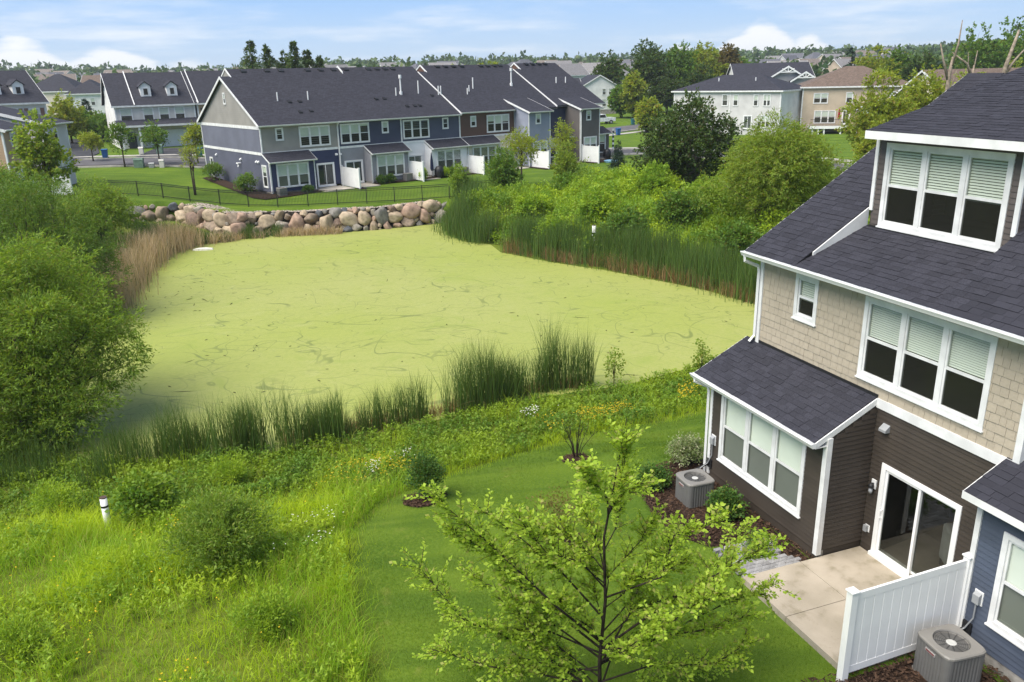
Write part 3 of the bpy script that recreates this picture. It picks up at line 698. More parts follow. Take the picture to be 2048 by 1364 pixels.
    # fascias, rakes, gutters, downspouts
    m = MB(); m.box(-2.26, 1.92, 1.0, 1.03, ed - .17, ed - .005); m.box(-2.26, 1.92, 1.03, 1.46, ed - .17, ed - .15); m.build('fascia', TRIM, B)
    def rake(x, v0, v1, z0, z1, w=.025, h=.16, name='rake_board'):
        m = MB(); m.add([(x, v0, z0 - h), (x, v1, z1 - h), (x, v1, z1), (x, v0, z0), (x + w, v0, z0 - h), (x + w, v1, z1 - h), (x + w, v1, z1), (x + w, v0, z0)],
                        [(3, 2, 1, 0), (4, 5, 6, 7), (0, 1, 5, 4), (2, 3, 7, 6), (1, 2, 6, 5), (3, 0, 4, 7)]); m.build(name, TRIM, B)
    rake(-2.27, 1.03, dv, ed - .005, 10.49); rake(-4.25, -.42, rv, es - .005, rt - .005); rake(-4.51, -1.5, 0, 2.735, 3.495); rake(-.02, -1.5, 0, 2.735, 3.495, h=.14); rake(2.955, -.90, .62, 3.035, 3.81)
    gutter(B, f0, -4.26, 3.42, es - .012, -.42); gutter(B, f0, -4.53, .01, 2.728, -1.50); 
    m = MB(); m.box(2.96, 8.2, -.93, -.90, 2.90, 3.036); m.build('fascia', TRIM, B)
    m = MB(); m.box(-4.22, 3.42, -.41, .0, es - .14, es - .115); m.build('soffit', TRIM, B)
    m = MB(); m.box(-4.48, 0.0, -1.49, -1.17, 2.60, 2.62); m.build('soffit', TRIM, B)
    m = MB(); m.box(-4.2, -.0, -.035, .005, 3.47, 3.56); m.build('flashing', BLACK, B)
    m = MB(); m.box(-2.3, 1.25, 1.40, 1.455, es + .40 * 1.84 - .02, es + .40 * 1.84 + .05); m.build('flashing', BLACK, B)
    spout(B, f0, [(-4.17, -.47, es - .10), (-4.17, -.46, es - .24), (-4.11, -.10, es - .40), (-4.10, -.08, es - .52), (-4.10, -.08, 3.66), (-4.13, -.20, 3.50)])
    spout(B, f0, [(-4.40, -1.55, 2.64), (-4.40, -1.55, 2.55), (-4.22, -1.27, 2.42), (-4.20, -1.25, 2.3), (-4.20, -1.25, .05), (-4.26, -1.45, -.12)])
    # wall fittings: vent hood, lantern, sockets, disconnect boxes, cables
    m = MB(); m.prism([(0, 3.03), (-.13, 2.92), (-.13, 2.87), (0, 2.86)], 'x', .22, .40); m.build('vent_hood', METAL, B)
    m = MB(); m.box(.13, .25, -.035, 0, 1.50, 1.70); L = m.build('wall_lantern', WHITE, B)
    m = MB(); m.smooth = True; m.lathe((.19, -.10, 1.52), [(.02, .11), (.055, .08), (.06, .02), (.03, 0)], 10); m.tube([(.19, -.03, 1.61), (.19, -.10, 1.63)], .02, 6); m.build('lamp_head', BLACK, L)
    m = MB(); m.smooth = True; m.lathe((.19, -.10, 1.41), [(.035, 0), (.045, .05), (.035, .11)], 10); m.build('lamp_glass', METAL, L)
    m = MB(); m.box(.10, .22, -.02, 0, .44, .60); S = m.build('outdoor_socket', WHITE, B); m = MB(); m.box(.10, .19, -.085, -.02, .45, .59); m.build('cover', METAL, S)
    def disconnect(fr, u, z):
        m = MB(fr); m.box(u - .085, u + .085, -.03, 0, z, z + .27); D = m.build('disconnect_box', WHITE, B)
        m = MB(fr); m.prism([(-.03, z + .25), (-.10, z + .20), (-.10, z + .03), (-.03, z + .03)], 'x', u - .065, u + .065); m.build('cover', METAL, D)
        m = MB(fr); m.tube([(u, -.06, z + .03), (u - .01, -.05, z - .3), (u - .1, -.1, z - .55), (u - .2, -.25, z - .72)], .014, 6); m.build('conduit', METAL, D)
        m = MB(fr); m.box(u - .2, u - .02, -.05, 0, z - .68, z - .45); m.tube([(u - .11, -.04, z - .55), (u - .2, -.18, z - .68), (u - .3, -.3, z - .78)], .03, 6); m.build('line_set', BLACK, D)
    disconnect(fs, -3.93, .92); disconnect(fn, 3.36, .92)
    return B
near_building()

def armchair(loc, rz):
    A = empty('armchair', loc, rz, label='pale upholstered armchair inside, seen through the patio door glass', cat='armchair')
    c = solid('pale_upholstery', (.30, .30, .28), .9, .2)
    def cushion(name, x0, x1, y0, y1, z0, z1):
        m = MB(); m.box(x0, x1, y0, y1, z0, z1); o = m.build(name, c, A)
        bv = o.modifiers.new('b', 'BEVEL'); bv.width = .06; bv.segments = 3
    cushion('seat', -.36, .36, -.35, .3, .2, .46); cushion('backrest', -.36, .36, .22, .45, .25, 1.05); cushion('armrest', -.48, -.34, -.35, .4, .15, .62); cushion('armrest', .34, .48, -.35, .4, .15, .62)
    for x in (-.4, .4):
        for y in (-.28, .36):
            m = MB(); m.tube([(x, y, .016), (x, y, .2)], .025, 6); m.build('leg', BLACK, A)
c, s = math.cos(R(-70.06)), math.sin(R(-70.06))
def nb(u, v, z=0): return (7.54 + u * c - v * s, 15.45 + u * s + v * c, z)
armchair(nb(1.75, 1.1, 0), R(-70 + 150))

# ---------------------------------------------------------------- patio, pavers, mulch
def patio():
    P = empty('patio', nb(0, 0, 0), R(-70.06), kind='structure')
    m_ = solid('patio_concrete', (.40, .345, .275), .85, .25, c2=(.30, .26, .20), scale=1.1, bump=.25, bscale=60)
    nt = m_.node_tree; p = next(n for n in nt.nodes if n.type == 'BSDF_PRINCIPLED'); src = p.inputs['Base Color'].links[0].from_socket
    tc = nt.nodes.new('ShaderNodeTexCoord'); n1 = N(nt, 'ShaderNodeTexNoise'); n1.inputs['Scale'].default_value = 2.3; n1.inputs['Detail'].default_value = 7; n1.inputs['Roughness'].default_value = .65; nt.links.new(tc.outputs['Object'], n1.inputs['Vector'])
    n2 = N(nt, 'ShaderNodeTexNoise'); n2.inputs['Scale'].default_value = 26; n2.inputs['Detail'].default_value = 3; nt.links.new(tc.outputs['Object'], n2.inputs['Vector'])
    c_ = MIXC(nt, MAPR(nt, n1.outputs[0], .50, .72, 0, .6), src, (.17, .145, .085)); c_ = MIXC(nt, MAPR(nt, n2.outputs[0], .66, .76, 0, .5), c_, (.12, .10, .08)); nt.links.new(c_, p.inputs['Base Color'])
    ju = [.02, 1.42, 2.98]; jv = [-3.08, -1.62, -.02]
    for i in range(2):
        for j in range(2):
            m = MB(); m.box(ju[i] + .006, ju[i + 1] - .006, jv[j] + .006, jv[j + 1] - .006, -.22, -.004 - .001 * (i + j)); m.build('slab', m_, P)
    m = MB(); m.box(ju[0] + .02, ju[2] - .02, jv[0] + .02, jv[1] * 0 - .04, -.2, -.03); m.build('joint_bed', solid('joint_dirt', (.06, .05, .04), .95, .1), P)
patio()
def pavers():
    P = empty('paver_path', nb(0, 0, 0), R(-70.06), kind='structure')
    pm = solid('grey_paver', (.27, .265, .265), .9, .2, scale=20, var=.2, pieces=.22)
    me = None; rng = random.Random(2)
    for i in range(11):
        for j in range(7):
            u = -1.12 + i * .105; v = -3.02 + j * .205 + (.1 if i % 2 else 0)
            if v > -1.55 - .25 * math.sin(i * .3): continue
            if me is None:
                m = MB(); m.box(0, .099, 0, .199, -.08, 0); me = m.mesh('paver'); me.materials.append(pm)
            o = bpy.data.objects.new('paver', me); COL.objects.link(o); o.parent = P; o.location = (u, v, -.03 + rng.uniform(-.004, .004))
pavers()
MULCH = solid('brown_mulch', (.045, .028, .020), .95, .1, c2=(.020, .013, .010), scale=14, bump=1.0, bscale=45)
CHIP = solid('mulch_chip', (.060, .036, .024), .95, .1, pieces=.6)
def mulch(poly, lift=.05, seed=0, n=2500):
    """a mulch bed: a low mound over the ground with loose chips"""
    rng = np.random.default_rng(seed); xs = [p[0] for p in poly]; ys = [p[1] for p in poly]
    cx, cy = np.mean(xs), np.mean(ys); V = []; Fc = []; k = len(poly); rings = 5
    for r in range(rings + 1):
        f = r / rings
        for x, y in poly:
            px, py = cx + (x - cx) * (1 - f), cy + (y - cy) * (1 - f)
            V.append((px, py, gz(px, py) + (-.02 if r == 0 else lift * min(1, f * 3)) + float(rng.uniform(-.01, .01))))
    for r in range(rings):
        for i in range(k): Fc.append((r * k + i, r * k + (i + 1) % k, (r + 1) * k + (i + 1) % k, (r + 1) * k + i))
    me = bpy.data.meshes.new('mulch_bed'); me.from_pydata(V, [], Fc); me.update(); me.polygons.foreach_set('use_smooth', [True] * len(Fc))
    o = link('mulch_bed', me, None, MULCH, kind='structure')
    x = rng.uniform(min(xs), max(xs), n * 3); y = rng.uniform(min(ys), max(ys), n * 3); ok = inpoly(x, y, poly); x = x[ok][:n]; y = y[ok][:n]
    z = ground(x, y) + lift + .008
    a = rng.uniform(0, 6.28, len(x)); L = rng.uniform(.015, .045, len(x)); Wd = L * rng.uniform(.25, .5, len(x)); tl = rng.uniform(-.5, .5, len(x))
    ux = np.stack([np.cos(a), np.sin(a), tl], 1) * L[:, None]; vx = np.stack([-np.sin(a), np.cos(a), rng.uniform(-.5, .5, len(x))], 1) * Wd[:, None]; C = np.stack([x, y, z], 1)
    V = np.stack([C - ux - vx, C + ux - vx, C + ux + vx, C - ux + vx], 1).reshape(-1, 3)
    link('mulch_chips', npmesh('mulch_chips', V, np.arange(len(V)).reshape(-1, 4)), o, CHIP, kind='stuff')
def ring(cx, cy, r, n=14, sx=1., seed=0):
    g = random.Random(seed); return [(cx + math.cos(t) * r * sx * g.uniform(.88, 1.1), cy + math.sin(t) * r * g.uniform(.88, 1.1)) for t in [2 * math.pi * i / n for i in range(n)]]
mulch([nb(*p)[:2] for p in ((.0, -1.2), (-.02, -1.9), (-.9, -2.0), (-1.3, -3.0), (-1.8, -3.4), (-2.7, -3.55), (-3.7, -3.35), (-4.6, -2.85), (-5.3, -2.0), (-5.5, -1.1), (-4.9, .2), (-4.15, .2), (-4.1, -1.17), (-2, -1.17))], .09, 1, 5000)
mulch([nb(*p)[:2] for p in ((2.98, -3.2), (2.9, -3.9), (3.4, -4.2), (4.2, -3.6), (5.0, -3.2), (6.2, -3.0), (7, -2.6), (7, -.6), (3.1, -.6), (3.0, -1.5))], .10, 2, 5000)
mulch(ring(-2.4, 19.0, .62, seed=1), .06, 3, 700); mulch(ring(1.75, 21.1, .42, seed=2), .05, 4, 400); mulch(ring(1.05, 15.9, .62, seed=3), .05, 5, 500)

# ---------------------------------------------------------------- white vinyl privacy fence, near
def vinyl_fence(name_loc, rz, length, h=1.72, label='', group=None, boards=True, cat='fence', bw=.205):
    F_ = empty('privacy_fence', name_loc, rz, label=label, cat=cat, group=group)
    for x in (0, length):
        m = MB(); m.box(x - .065, x + .065, -.065, .065, -.45, h + .02); P = m.build('post', WHITE, F_)
        m = MB(); m.box(x - .085, x + .085, -.085, .085, h + .02, h + .045); m.add([(x - .085, -.085, h + .045), (x + .085, -.085, h + .045), (x + .085, .085, h + .045), (x - .085, .085, h + .045), (x, 0, h + .075)], [(0, 1, 4), (1, 2, 4), (2, 3, 4), (3, 0, 4)]); m.build('cap', WHITE, P)
    for z0, z1 in ((h - .17, h - .03), (.09, .23)):
        m = MB(); m.box(.066, length - .066, -.022, .022, z0, z1); m.build('rail', WHITE, F_)
    if boards:
        n = max(1, round((length - .13) / bw)); w = (length - .13) / n
        for i in range(n):
            m = MB(); x = .065 + i * w; m.prism([(x + .004, -.011), (x + .011, -.017), (x + w - .011, -.017), (x + w - .004, -.011), (x + w - .004, .011), (x + w - .011, .017), (x + .011, .017), (x + .004, .011)], 'z', .225, h - .165); m.build('board', WHITE, F_)
        m = MB(); m.box(.066, length - .066, -.008, .008, .22, h - .16); m.build('tongue', WHITE, F_)
    return F_
fx = nb(3.10, -3.22, -.05)
vinyl_fence(fx, R(-70.06 + 91), 2.62, 1.74, 'white vinyl privacy fence panel standing beside the near concrete patio', bw=.2)

# ---------------------------------------------------------------- air conditioners
ACM = solid('ac_grey_paint', (.130, .127, .122), .5, .4, scale=2, var=.1); ACT = solid('ac_lid_grey', (.195, .185, .170), .5, .4, scale=2, var=.08)
def ac_unit(loc, rz, s=.74, h=.78, label='', group=None, detail=True):
    A = empty('air_conditioner', loc, rz, label=label, cat='air conditioner', group=group)
    def rr(hw, r, n=5):
        out = []
        for k, (sx, sy) in enumerate(((1, 1), (-1, 1), (-1, -1), (1, -1))):
            for i in range(n): t = (k * 90 + i * 90 / (n - 1)) * math.pi / 180; out.append((sx * (hw - r) + r * math.cos(t), sy * (hw - r) + r * math.sin(t)))
        return out
    if detail:
        # louvred sides: the outline steps in and out
        base = rr(s / 2, .1, 6); pts = []
        for i in range(len(base)):
            a, b = Vector(base[i]), Vector(base[(i + 1) % len(base)]); n = max(1, int((b - a).length / .022)); d = (b - a).normalized() if (b - a).length else Vector((1, 0)); nn = Vector((d.y, -d.x))
            for k in range(n):
                p = a.lerp(b, k / n); pts.append(tuple(p - nn * (.012 if (k % 3 == 2 and n > 3) else 0)))
    else: pts = rr(s / 2, .08)
    m = MB(); m.prism(pts, 'z', .02, h - .04); m.build('body', ACM, A)
    m = MB(); m.prism(rr(s / 2 + .012, .11, 6), 'z', -.1, .05); m.build('base_pan', ACT, A)
    # lid: rounded square with a round opening
    k = 40; hw = s / 2 + .015; outer = [(hw * math.cos(t) / (abs(math.cos(t)) ** 7 + abs(math.sin(t)) ** 7) ** (1 / 7), hw * math.sin(t) / (abs(math.cos(t)) ** 7 + abs(math.sin(t)) ** 7) ** (1 / 7)) for t in [2 * math.pi * i / k for i in range(k)]]
    m = MB(); m.smooth = False; rin = s * .36; V = []; Fc = []
    ang = [math.atan2(y, x) for x, y in outer]
    for (x, y), a in zip(outer, ang):
        V += [(x, y, h - .045), (x, y, h - .01), (x * .95, y * .95, h + .012), (rin * 1.04 * math.cos(a), rin * 1.04 * math.sin(a), h + .014), (rin * math.cos(a), rin * math.sin(a), h - .02), (rin * .9 * math.cos(a), rin * .9 * math.sin(a), h - .07)]
    for i in range(k):
        for j in range(5): Fc.append((i * 6 + j, ((i + 1) % k) * 6 + j, ((i + 1) % k) * 6 + j + 1, i * 6 + j + 1))
    m.add(V, Fc); m.build('lid', ACT, A)
    m = MB(); m.lathe((0, 0, h - .1), [(rin * .95, 0), (rin * .95, .01)], 24); m.build('fan_well', BLACK, A)
    g = MB()
    for r_ in np.linspace(.3, 1, 7 if detail else 3): g.tube([(rin * r_ * math.cos(t), rin * r_ * math.sin(t), h - .015 - .02 * (1 - r_)) for t in np.linspace(0, 2 * math.pi, 25)],   .0032, 4, False)
    for t in np.linspace(0, 2 * math.pi, 13)[:-1]: g.tube([(rin * .2 * math.cos(t), rin * .2 * math.sin(t), h - .03), (rin * math.cos(t), rin * math.sin(t), h - .01)], .004, 4, False)
    g.build('fan_grille', BLACK, A)
    m = MB(); m.lathe((0, 0, h - .045), [(rin * .3, 0), (rin * .3, .02), (rin * .2, .028)], 16); m.build('fan_hub', solid('hub_metal', (.5, .5, .48), .4, .5), A)
    if detail:
        m = MB(); m.box(-.12, .1, -s / 2 - .014, -s / 2 + .01, h - .17, h - .12); NP = m.build('nameplate', solid('plate_grey', (.38, .36, .35), .4, .5), A)
        m = MB(); m.box(-.105, .085, -s / 2 - .016, -s / 2 - .0135, h - .16, h - .13); m.build('lettering', solid('plate_red', (.20, .05, .05), .4, .5), NP)
    return A
ac_unit(nb(-3.18, -2.2, -.15), R(-70 - 2), .72, .72, 'grey air conditioner on mulch below the triple sunroom window')
ac_unit(nb(3.72, -1.55, -.1), R(-70 - 6), .78, .78, 'grey air conditioner beside the white privacy fence at bottom right')

# ---------------------------------------------------------------- far townhouse row behind the pond
ROOF = roofmat('dark_roof', (.031, .031, .041))
ROOFB = roofmat('brown_roof', (.13, .095, .075))
def sid(name, r, g, b): return solid(name, srgb(r, g, b), .6, .3, scale=.7, var=.10)
def shake_rows(parent, fr, u0, u1, z0, z1, mat, name='shake_wall', ustart=None, uend=None): return laps(parent, fr, u0, u1, z0, z1, mat, (), .18, False, ustart, uend, name)
def far_row():
    rng = random.Random(8)
    B = empty('townhouse_row', (-20.62, 71.39, .49), R(39.01), label='long row of townhouses with dark roofs behind the boulder wall', cat='house')
    bpy.context.view_layer.update()
    C = {k: sid('row_' + k, *v) for k, v in dict(grey_shake=(150, 146, 139), end_blue=(106, 108, 121), end_navy=(89, 91, 106), navy=(56, 62, 90), navy_shake=(68, 72, 90), grey=(142, 142, 146), slate_shake=(80, 84, 100), white=(228, 228, 228), brown_shake=(98, 74, 62), beige=(214, 205, 184), blue_grey=(142, 147, 162), deep_navy=(64, 67, 86), charcoal=(96, 91, 88)).items()}
    fm = Fr(0, 1.2, 0); fs = Fr(0, 0, 0); fb = Fr(0, -1.2, 0); fe = Fr(0, 0, -90)       # fe: u = -v
    far = dict(inset=False, casing=.11, mull=.11)
    def board(fr, *a, name='trim_board'):
        m = MB(fr); m.box(*a); m.build(name, TRIM, B)
    # end wall: three coloured bands and the gable
    m = MB(fe); m.box(-15.5, -.02, .03, .2, -.8, .12); m.build('foundation', CONC, B)
    zs = lambda v: 2.66 + .51 * v
    laps(B, fe, -15.5, -.05, .12, 2.6, C['end_navy'], (), .12); laps(B, fe, -15.5, -.05, 2.6, 3.22, C['end_navy'], (), .12, uend=lambda z: -max(0, (z - 2.62) / .51))
    laps(B, fe, -15.5, -1.2, 3.42, 5.42, C['end_blue'], (), .12)
    shake_rows(B, fe, -15.5, -1.2, 5.62, 9.7, C['grey_shake'], 'gable_wall', ustart=lambda z: -8.35 - max(0, (9.85 - z) / .578), uend=lambda z: -8.35 + max(0, (9.85 - z) / .578))
    m = MB(); m.add([(.03, 0, -.6), (.03, 15.5, -.6), (.03, 15.5, 5.7), (.03, 8.35, 9.8), (.03, 1.2, 5.7), (.03, 1.2, 3.2), (.03, 0, 2.6)], [(0, 1, 2, 3, 4, 5, 6)]); m.build('wall', C['end_navy'], B)
    board(fe, -15.55, -1.2, -.035, .0, 3.2, 3.44); board(fe, -15.55, -1.2, -.035, 0, 5.38, 5.64); board(fe, -1.26, -1.14, -.04, .06, 3.2, 5.5, name='corner_board'); board(fe, -.06, .05, -.04, .06, 0, 2.66, name='corner_board'); board(fe, -15.6, -15.48, -.04, .06, 0, 5.6, name='corner_board')
    window(B, fe, -14.25, -13.4, .45, 2.35, 1, blinds=(0,), **far); window(B, fe, -1.55, -.55, .45, 2.4, 1, blinds=(.3,), **far)
    window(B, fe, -8.7, -8.15, 7.4, 8.45, 1, blinds=(.4,), inset=False, casing=.09)
    for v, z in ((12.3, 2.62), (6.2, 2.55), (2.6, 2.55), (2.15, 2.55)):
        m = MB(fe); m.prism([(0, z + .16), (-.16, z + .06), (-.16, z - .02), (0, z - .04)], 'x', -v - .11, -v + .11); m.build('vent_hood', WHITE, B)
    m = MB(fe); m.tube([(-6.9, -.02, 2.2), (-6.9, -.22, 2.2), (-6.6, -.22, 2.2), (-6.6, -.22, 1.9)], .06, 8); m.tube([(-6.4, -.02, 2.25), (-6.4, -.25, 2.25), (-6.4, -.25, 2.0)], .06, 8); m.build('exhaust_pipe', WHITE, B)
    m = MB(fe); m.box(-6.6, -6.25, -.2, 0, .3, .75); m.tube([(-6.4, -.1, 0), (-6.4, -.1, .9)], .03, 6); m.build('gas_meter', METAL, B)
    # front walls, unit by unit: u0, u1, upper shakes, lower siding, big window u, small window u, sunroom u0,u1, door u0,u1
    units = [(0.06, 7.36, 'grey_shake', 'navy', 3.57, 1.36, 0.0, 4.25, 4.95, 6.75), (7.46, 14.2, 'navy_shake', 'grey', 7.66, 12.08, 10.0, 14.2, 7.85, 9.75), (14.3, 21.2, 'slate_shake', 'white', 14.45, 19.1, 16.85, 21.2, 14.7, 16.5), (21.3, 28.5, 'brown_shake', 'beige', 24.75, 22.62, 21.3, 25.5, 26.0, 27.8)]
    bl = [(.5, .5, .5), (.5, .5, .1), (.0, .0, .0), (.35, .5, .4)]; bs = [(1, 1, .9), (1, .8, 1), (0, .1, 0), (0, 0, .0)]
    for k, (u0, u1, up, lo, bw, sw, s0, s1, d0, d1) in enumerate(units):
        shake_rows(B, fm, u0, u1, 3.45, 5.72, C[up]); laps(B, fm, u0, u1, .1, 3.3, C[lo], (), .12)
        board(fm, u0 - .02, u1 + .02, -.035, .0, 3.26, 3.46)
        window(B, fm, bw, bw + 3.05, 3.66, 5.48, 3, blinds=bl[k], **far); window(B, fm, sw, sw + .75, 4.36, 5.48, 1, blinds=(.5 * (k % 2),), **far)
        # sunroom
        laps(B, fs, s0 + .06, s1 - .06, .1, 2.64, C[lo], (), .12)
        for x, a, lo_, hi_ in ((s0, -90, -1.2, 0), (s1, 90, 0, 1.2)):
            if k == 0 and a < 0: continue
            laps(B, Fr(x, 0, a), lo_, hi_, .1, 2.6, C[lo], (), .12)
            m = MB(); m.add([(x, 0, 2.58), (x, 1.2, 2.58), (x, 1.2, 3.2)], [(0, 1, 2)]); m.build('wall', C[lo], B)
        m = MB(); m.box(s0, s1, .03, 1.2, -.7, .11); m.build('foundation', CONC, B)
        wl = s0 + .58; window(B, fs, wl, wl + 3.05, .42, 2.5, 3, blinds=bs[k], **far)
        r0 = s0 - (.1 if k == 0 else .0)
        m = MB(); m.add([(r0, -.32, 2.70), (s1 + .1, -.32, 2.70), (s1 + .1, 1.2, 3.42), (r0, 1.2, 3.42), (r0, -.32, 2.62), (s1 + .1, -.32, 2.62), (s1 + .1, 1.2, 3.34), (r0, 1.2, 3.34)], [(0, 1, 2, 3), (7, 6, 5, 4), (0, 4, 5, 1), (1, 5, 6, 2), (3, 7, 4, 0)]); m.build('sunroom_roof', ROOF, B)
        gutter(B, fs, r0 - .02, s1 + .12, 2.70, -.32)
        for x in (r0 - .025, s1 + .10):
            m = MB(); m.add([(x, -.33, 2.56), (x, 1.2, 3.28), (x, 1.2, 3.425), (x, -.33, 2.705), (x + .025, -.33, 2.56), (x + .025, 1.2, 3.28), (x + .025, 1.2, 3.425), (x + .025, -.33, 2.705)], [(3, 2, 1, 0), (4, 5, 6, 7), (0, 1, 5, 4), (2, 3, 7, 6)]); m.build('rake_board', TRIM, B)
        board(fs, s0, s0 + .1, -.03, .05, 0, 2.62, name='corner_board'); board(fs, s1 - .1, s1, -.03, .05, 0, 2.62, name='corner_board')
        slider(B, fm, d0, d1, 2.12, inset=False)
        for x in ((d0 - .9, d0 - .5) if k in (1, 2) else ()):
            m = MB(fm); m.prism([(0, 2.9), (-.16, 2.8), (-.16, 2.72), (0, 2.7)], 'x', x, x + .22); m.build('vent_hood', WHITE, B)
        board(fm, u1 - .02, u1 + .12, -.06, .05, 0.0, 5.74, name='corner_board')
    spout(B, fm, [(7.30, -.50, 5.60), (7.40, -.12, 5.3), (7.40, -.12, .2)], .05)
    # projecting blocks at the right with their own low roofs, a recessed unit between and the end unit
    for u0, u1, cc in ((28.5, 31.58, 'blue_grey'), (36.0, 39.12, 'charcoal')):
        laps(B, fb, u0 + .05, u1 - .05, .1, 5.62, C[cc], (), .12); laps(B, Fr(u0, -1.2, -90), -2.4, -.02, .1, 5.62, C[cc], (), .12); laps(B, Fr(u1, -1.2, 90), .02, 2.4, .1, 5.62, C[cc], (), .12)
        m = MB(); m.box(u0 + .03, u1 - .03, -1.16, 1.2, -.7, .12); m.build('foundation', CONC, B)
        for x, fr in ((u0, -90), (u1, 90)):
            m = MB(); m.add([(x, -1.2, 5.55), (x, 3.05, 5.55), (x, 3.05, 7.0), (x, -1.2, 5.72)], [(0, 1, 2, 3)]); m.build('wall', C[cc], B)
        for x in (u0, u1 - .11): board(fb, x, x + .11, -.04, .06, 0, 5.62, name='corner_board')
        m = MB(); m.add([(u0 - .15, -1.55, 5.68), (u1 + .15, -1.55, 5.68), (u1 + .15, 3.25, 7.10), (u0 - .15, 3.25, 7.10), (u0 - .15, -1.55, 5.58), (u1 + .15, -1.55, 5.58), (u1 + .15, 3.25, 6.98), (u0 - .15, 3.25, 6.98)], [(0, 1, 2, 3), (7, 6, 5, 4), (0, 4, 5, 1), (1, 5, 6, 2), (3, 7, 4, 0)]); m.build('low_roof', ROOF, B)
        for x in (u0 - .18, u1 + .15):
            m = MB(); m.add([(x, -1.56, 5.50), (x, 3.2, 6.9), (x, 3.2, 7.09), (x, -1.56, 5.685), (x + .03, -1.56, 5.50), (x + .03, 3.2, 6.9), (x + .03, 3.2, 7.09), (x + .03, -1.56, 5.685)], [(3, 2, 1, 0), (4, 5, 6, 7), (0, 1, 5, 4), (2, 3, 7, 6)]); m.build('rake_board', TRIM, B)
        gutter(B, fb, u0 - .16, u1 + .16, 5.67, -.35)
        window(B, fb, u0 + .95, u0 + 1.7, 4.36, 5.45, 1, blinds=(.4,), **far); window(B, fb, u0 + .58, u0 + 2.62, .95, 2.6, 2, blinds=(.5, .6), **far)
    spout(B, fb, [(36.1, -.4, 5.55), (36.1, -.1, 5.3), (36.1, -.1, .1)], .05)
    laps(B, fm, 31.58, 36.0, .1, 5.72, C['deep_navy'], (), .12); laps(B, fs, 31.7, 35.9, .1, 2.64, C['deep_navy'], (), .12); window(B, fs, 32.4, 34.6, .55, 2.6, 2, blinds=(.4, .2), **far)
    m = MB(); m.add([(31.6, -.32, 2.70), (36, -.32, 2.70), (36, 1.2, 3.42), (31.6, 1.2, 3.42), (31.6, -.32, 2.62), (36, -.32, 2.62)], [(0, 1, 2, 3), (0, 4, 5, 1)]); m.build('sunroom_roof', ROOF, B); gutter(B, fs, 31.6, 36, 2.7, -.32)
    laps(B, fm, 39.12, 41.6, .1, 5.72, C['beige'], (), .12)
    laps(B, fs, 39.12, 41.9, .1, 2.64, C['charcoal'], (), .12); laps(B, Fr(41.9, 0, 90), 0, 1.2, .1, 3.0, C['charcoal'], (), .12); window(B, fs, 39.9, 41.3, .5, 2.6, 1, blinds=(.4,), **far)
    m = MB(); m.add([(39.1, -.32, 2.70), (42.1, -.32, 2.70), (42.1, 1.2, 3.42), (39.1, 1.2, 3.42), (39.1, -.32, 2.6), (42.1, -.32, 2.6), (42.1, 1.2, 3.3)], [(0, 1, 2, 3), (0, 4, 5, 1), (1, 5, 6, 2)]); m.build('sunroom_roof', ROOF, B); gutter(B, fs, 39.1, 42.12, 2.7, -.32)
    laps(B, Fr(41.6, 1.2, 90), 0, 14.3, .1, 5.7, C['beige'], (), .12)
    m = MB(); m.add([(41.6, 1.2, 5.6), (41.6, 15.5, 5.6), (41.6, 8.35, 9.8)], [(0, 1, 2)]); m.build('gable_wall', C['beige'], B)
    m = MB(); m.box(.1, 41.5, 15.3, 15.5, -.5, 5.7); m.build('back_wall', C['beige'], B)
    # main roof in three stepped lengths, each with a taller ridge starting a little way in
    for k, (u0, u1, dz) in enumerate(((-.25, 21.25, 0), (21.25, 34.45, .16), (34.45, 42.0, .32))):
        e = (.78, 5.74 + dz); a = (8.35, 9.86 + dz * .6); b = (15.9, 5.74 + dz); th = .14
        m = MB(); m.prism([e, a, b, (b[0], b[1] - th), (a[0], a[1] - th * 1.2), (e[0], e[1] - th)], 'x', u0, u1); m.build('roof', ROOF, B)
        mm = (a[1] - e[1]) / (a[0] - e[0]); v2 = 9.45; z2 = e[1] + mm * (v2 - e[0]) + .02
        m = MB(); m.prism([(6.6, e[1] + mm * (6.6 - e[0]) - .03), (v2, z2 + .03), (14.0, z2 - 2.6)], 'x', u0 + 1.05, u1); m.build('upper_roof', ROOF, B)
        def gablet(x, v, z, hw=.6, dz_=.36, sh=True):
            if sh:
                m = MB(); m.add([(x, v - hw, z - hw * .62), (x, v + hw, z - hw * .62), (x, v, z)], [(0, 2, 1)]); m.build('gable_wall', C['grey_shake'] if k == 0 else C['brown_shake'], B)
            for s_ in (-1, 1):
                m = MB(); L = hw + .1; m.add([(x - .05, v, z - .03), (x - .05, v + s_ * L, z - L * .62 - .03), (x - .05, v + s_ * L, z - L * .62 + .13), (x - .05, v, z + .13), (x + .02, v, z - .03), (x + .02, v + s_ * L, z - L * .62 - .03), (x + .02, v + s_ * L, z - L * .62 + .13), (x + .02, v, z + .13)], [(0, 1, 2, 3), (7, 6, 5, 4), (3, 2, 6, 7), (0, 4, 5, 1), (1, 5, 6, 2)]); m.build('rake_board', TRIM, B)
        gablet(u0 + 1.03, v2, z2 - .02, 1.15)
        if k == 0: gablet(12.3, v2 - .1, z2 + .06, .9, sh=False)
        # rake boards of this length
        for x in (u0 - .05,) if k else (u0 - .04,):
            for p, q in ((e, a), (b, a)):
                m = MB(); m.add([(x, p[0], p[1] - .22), (x, q[0], q[1] - .22), (x, q[0], q[1] + .01), (x, p[0], p[1] + .01), (x + .04, p[0], p[1] - .22), (x + .04, q[0], q[1] - .22), (x + .04, q[0], q[1] + .01), (x + .04, p[0], p[1] + .01)], [(0, 1, 2, 3), (7, 6, 5, 4), (3, 2, 6, 7), (0, 4, 5, 1)]); m.build('rake_board', TRIM, B)
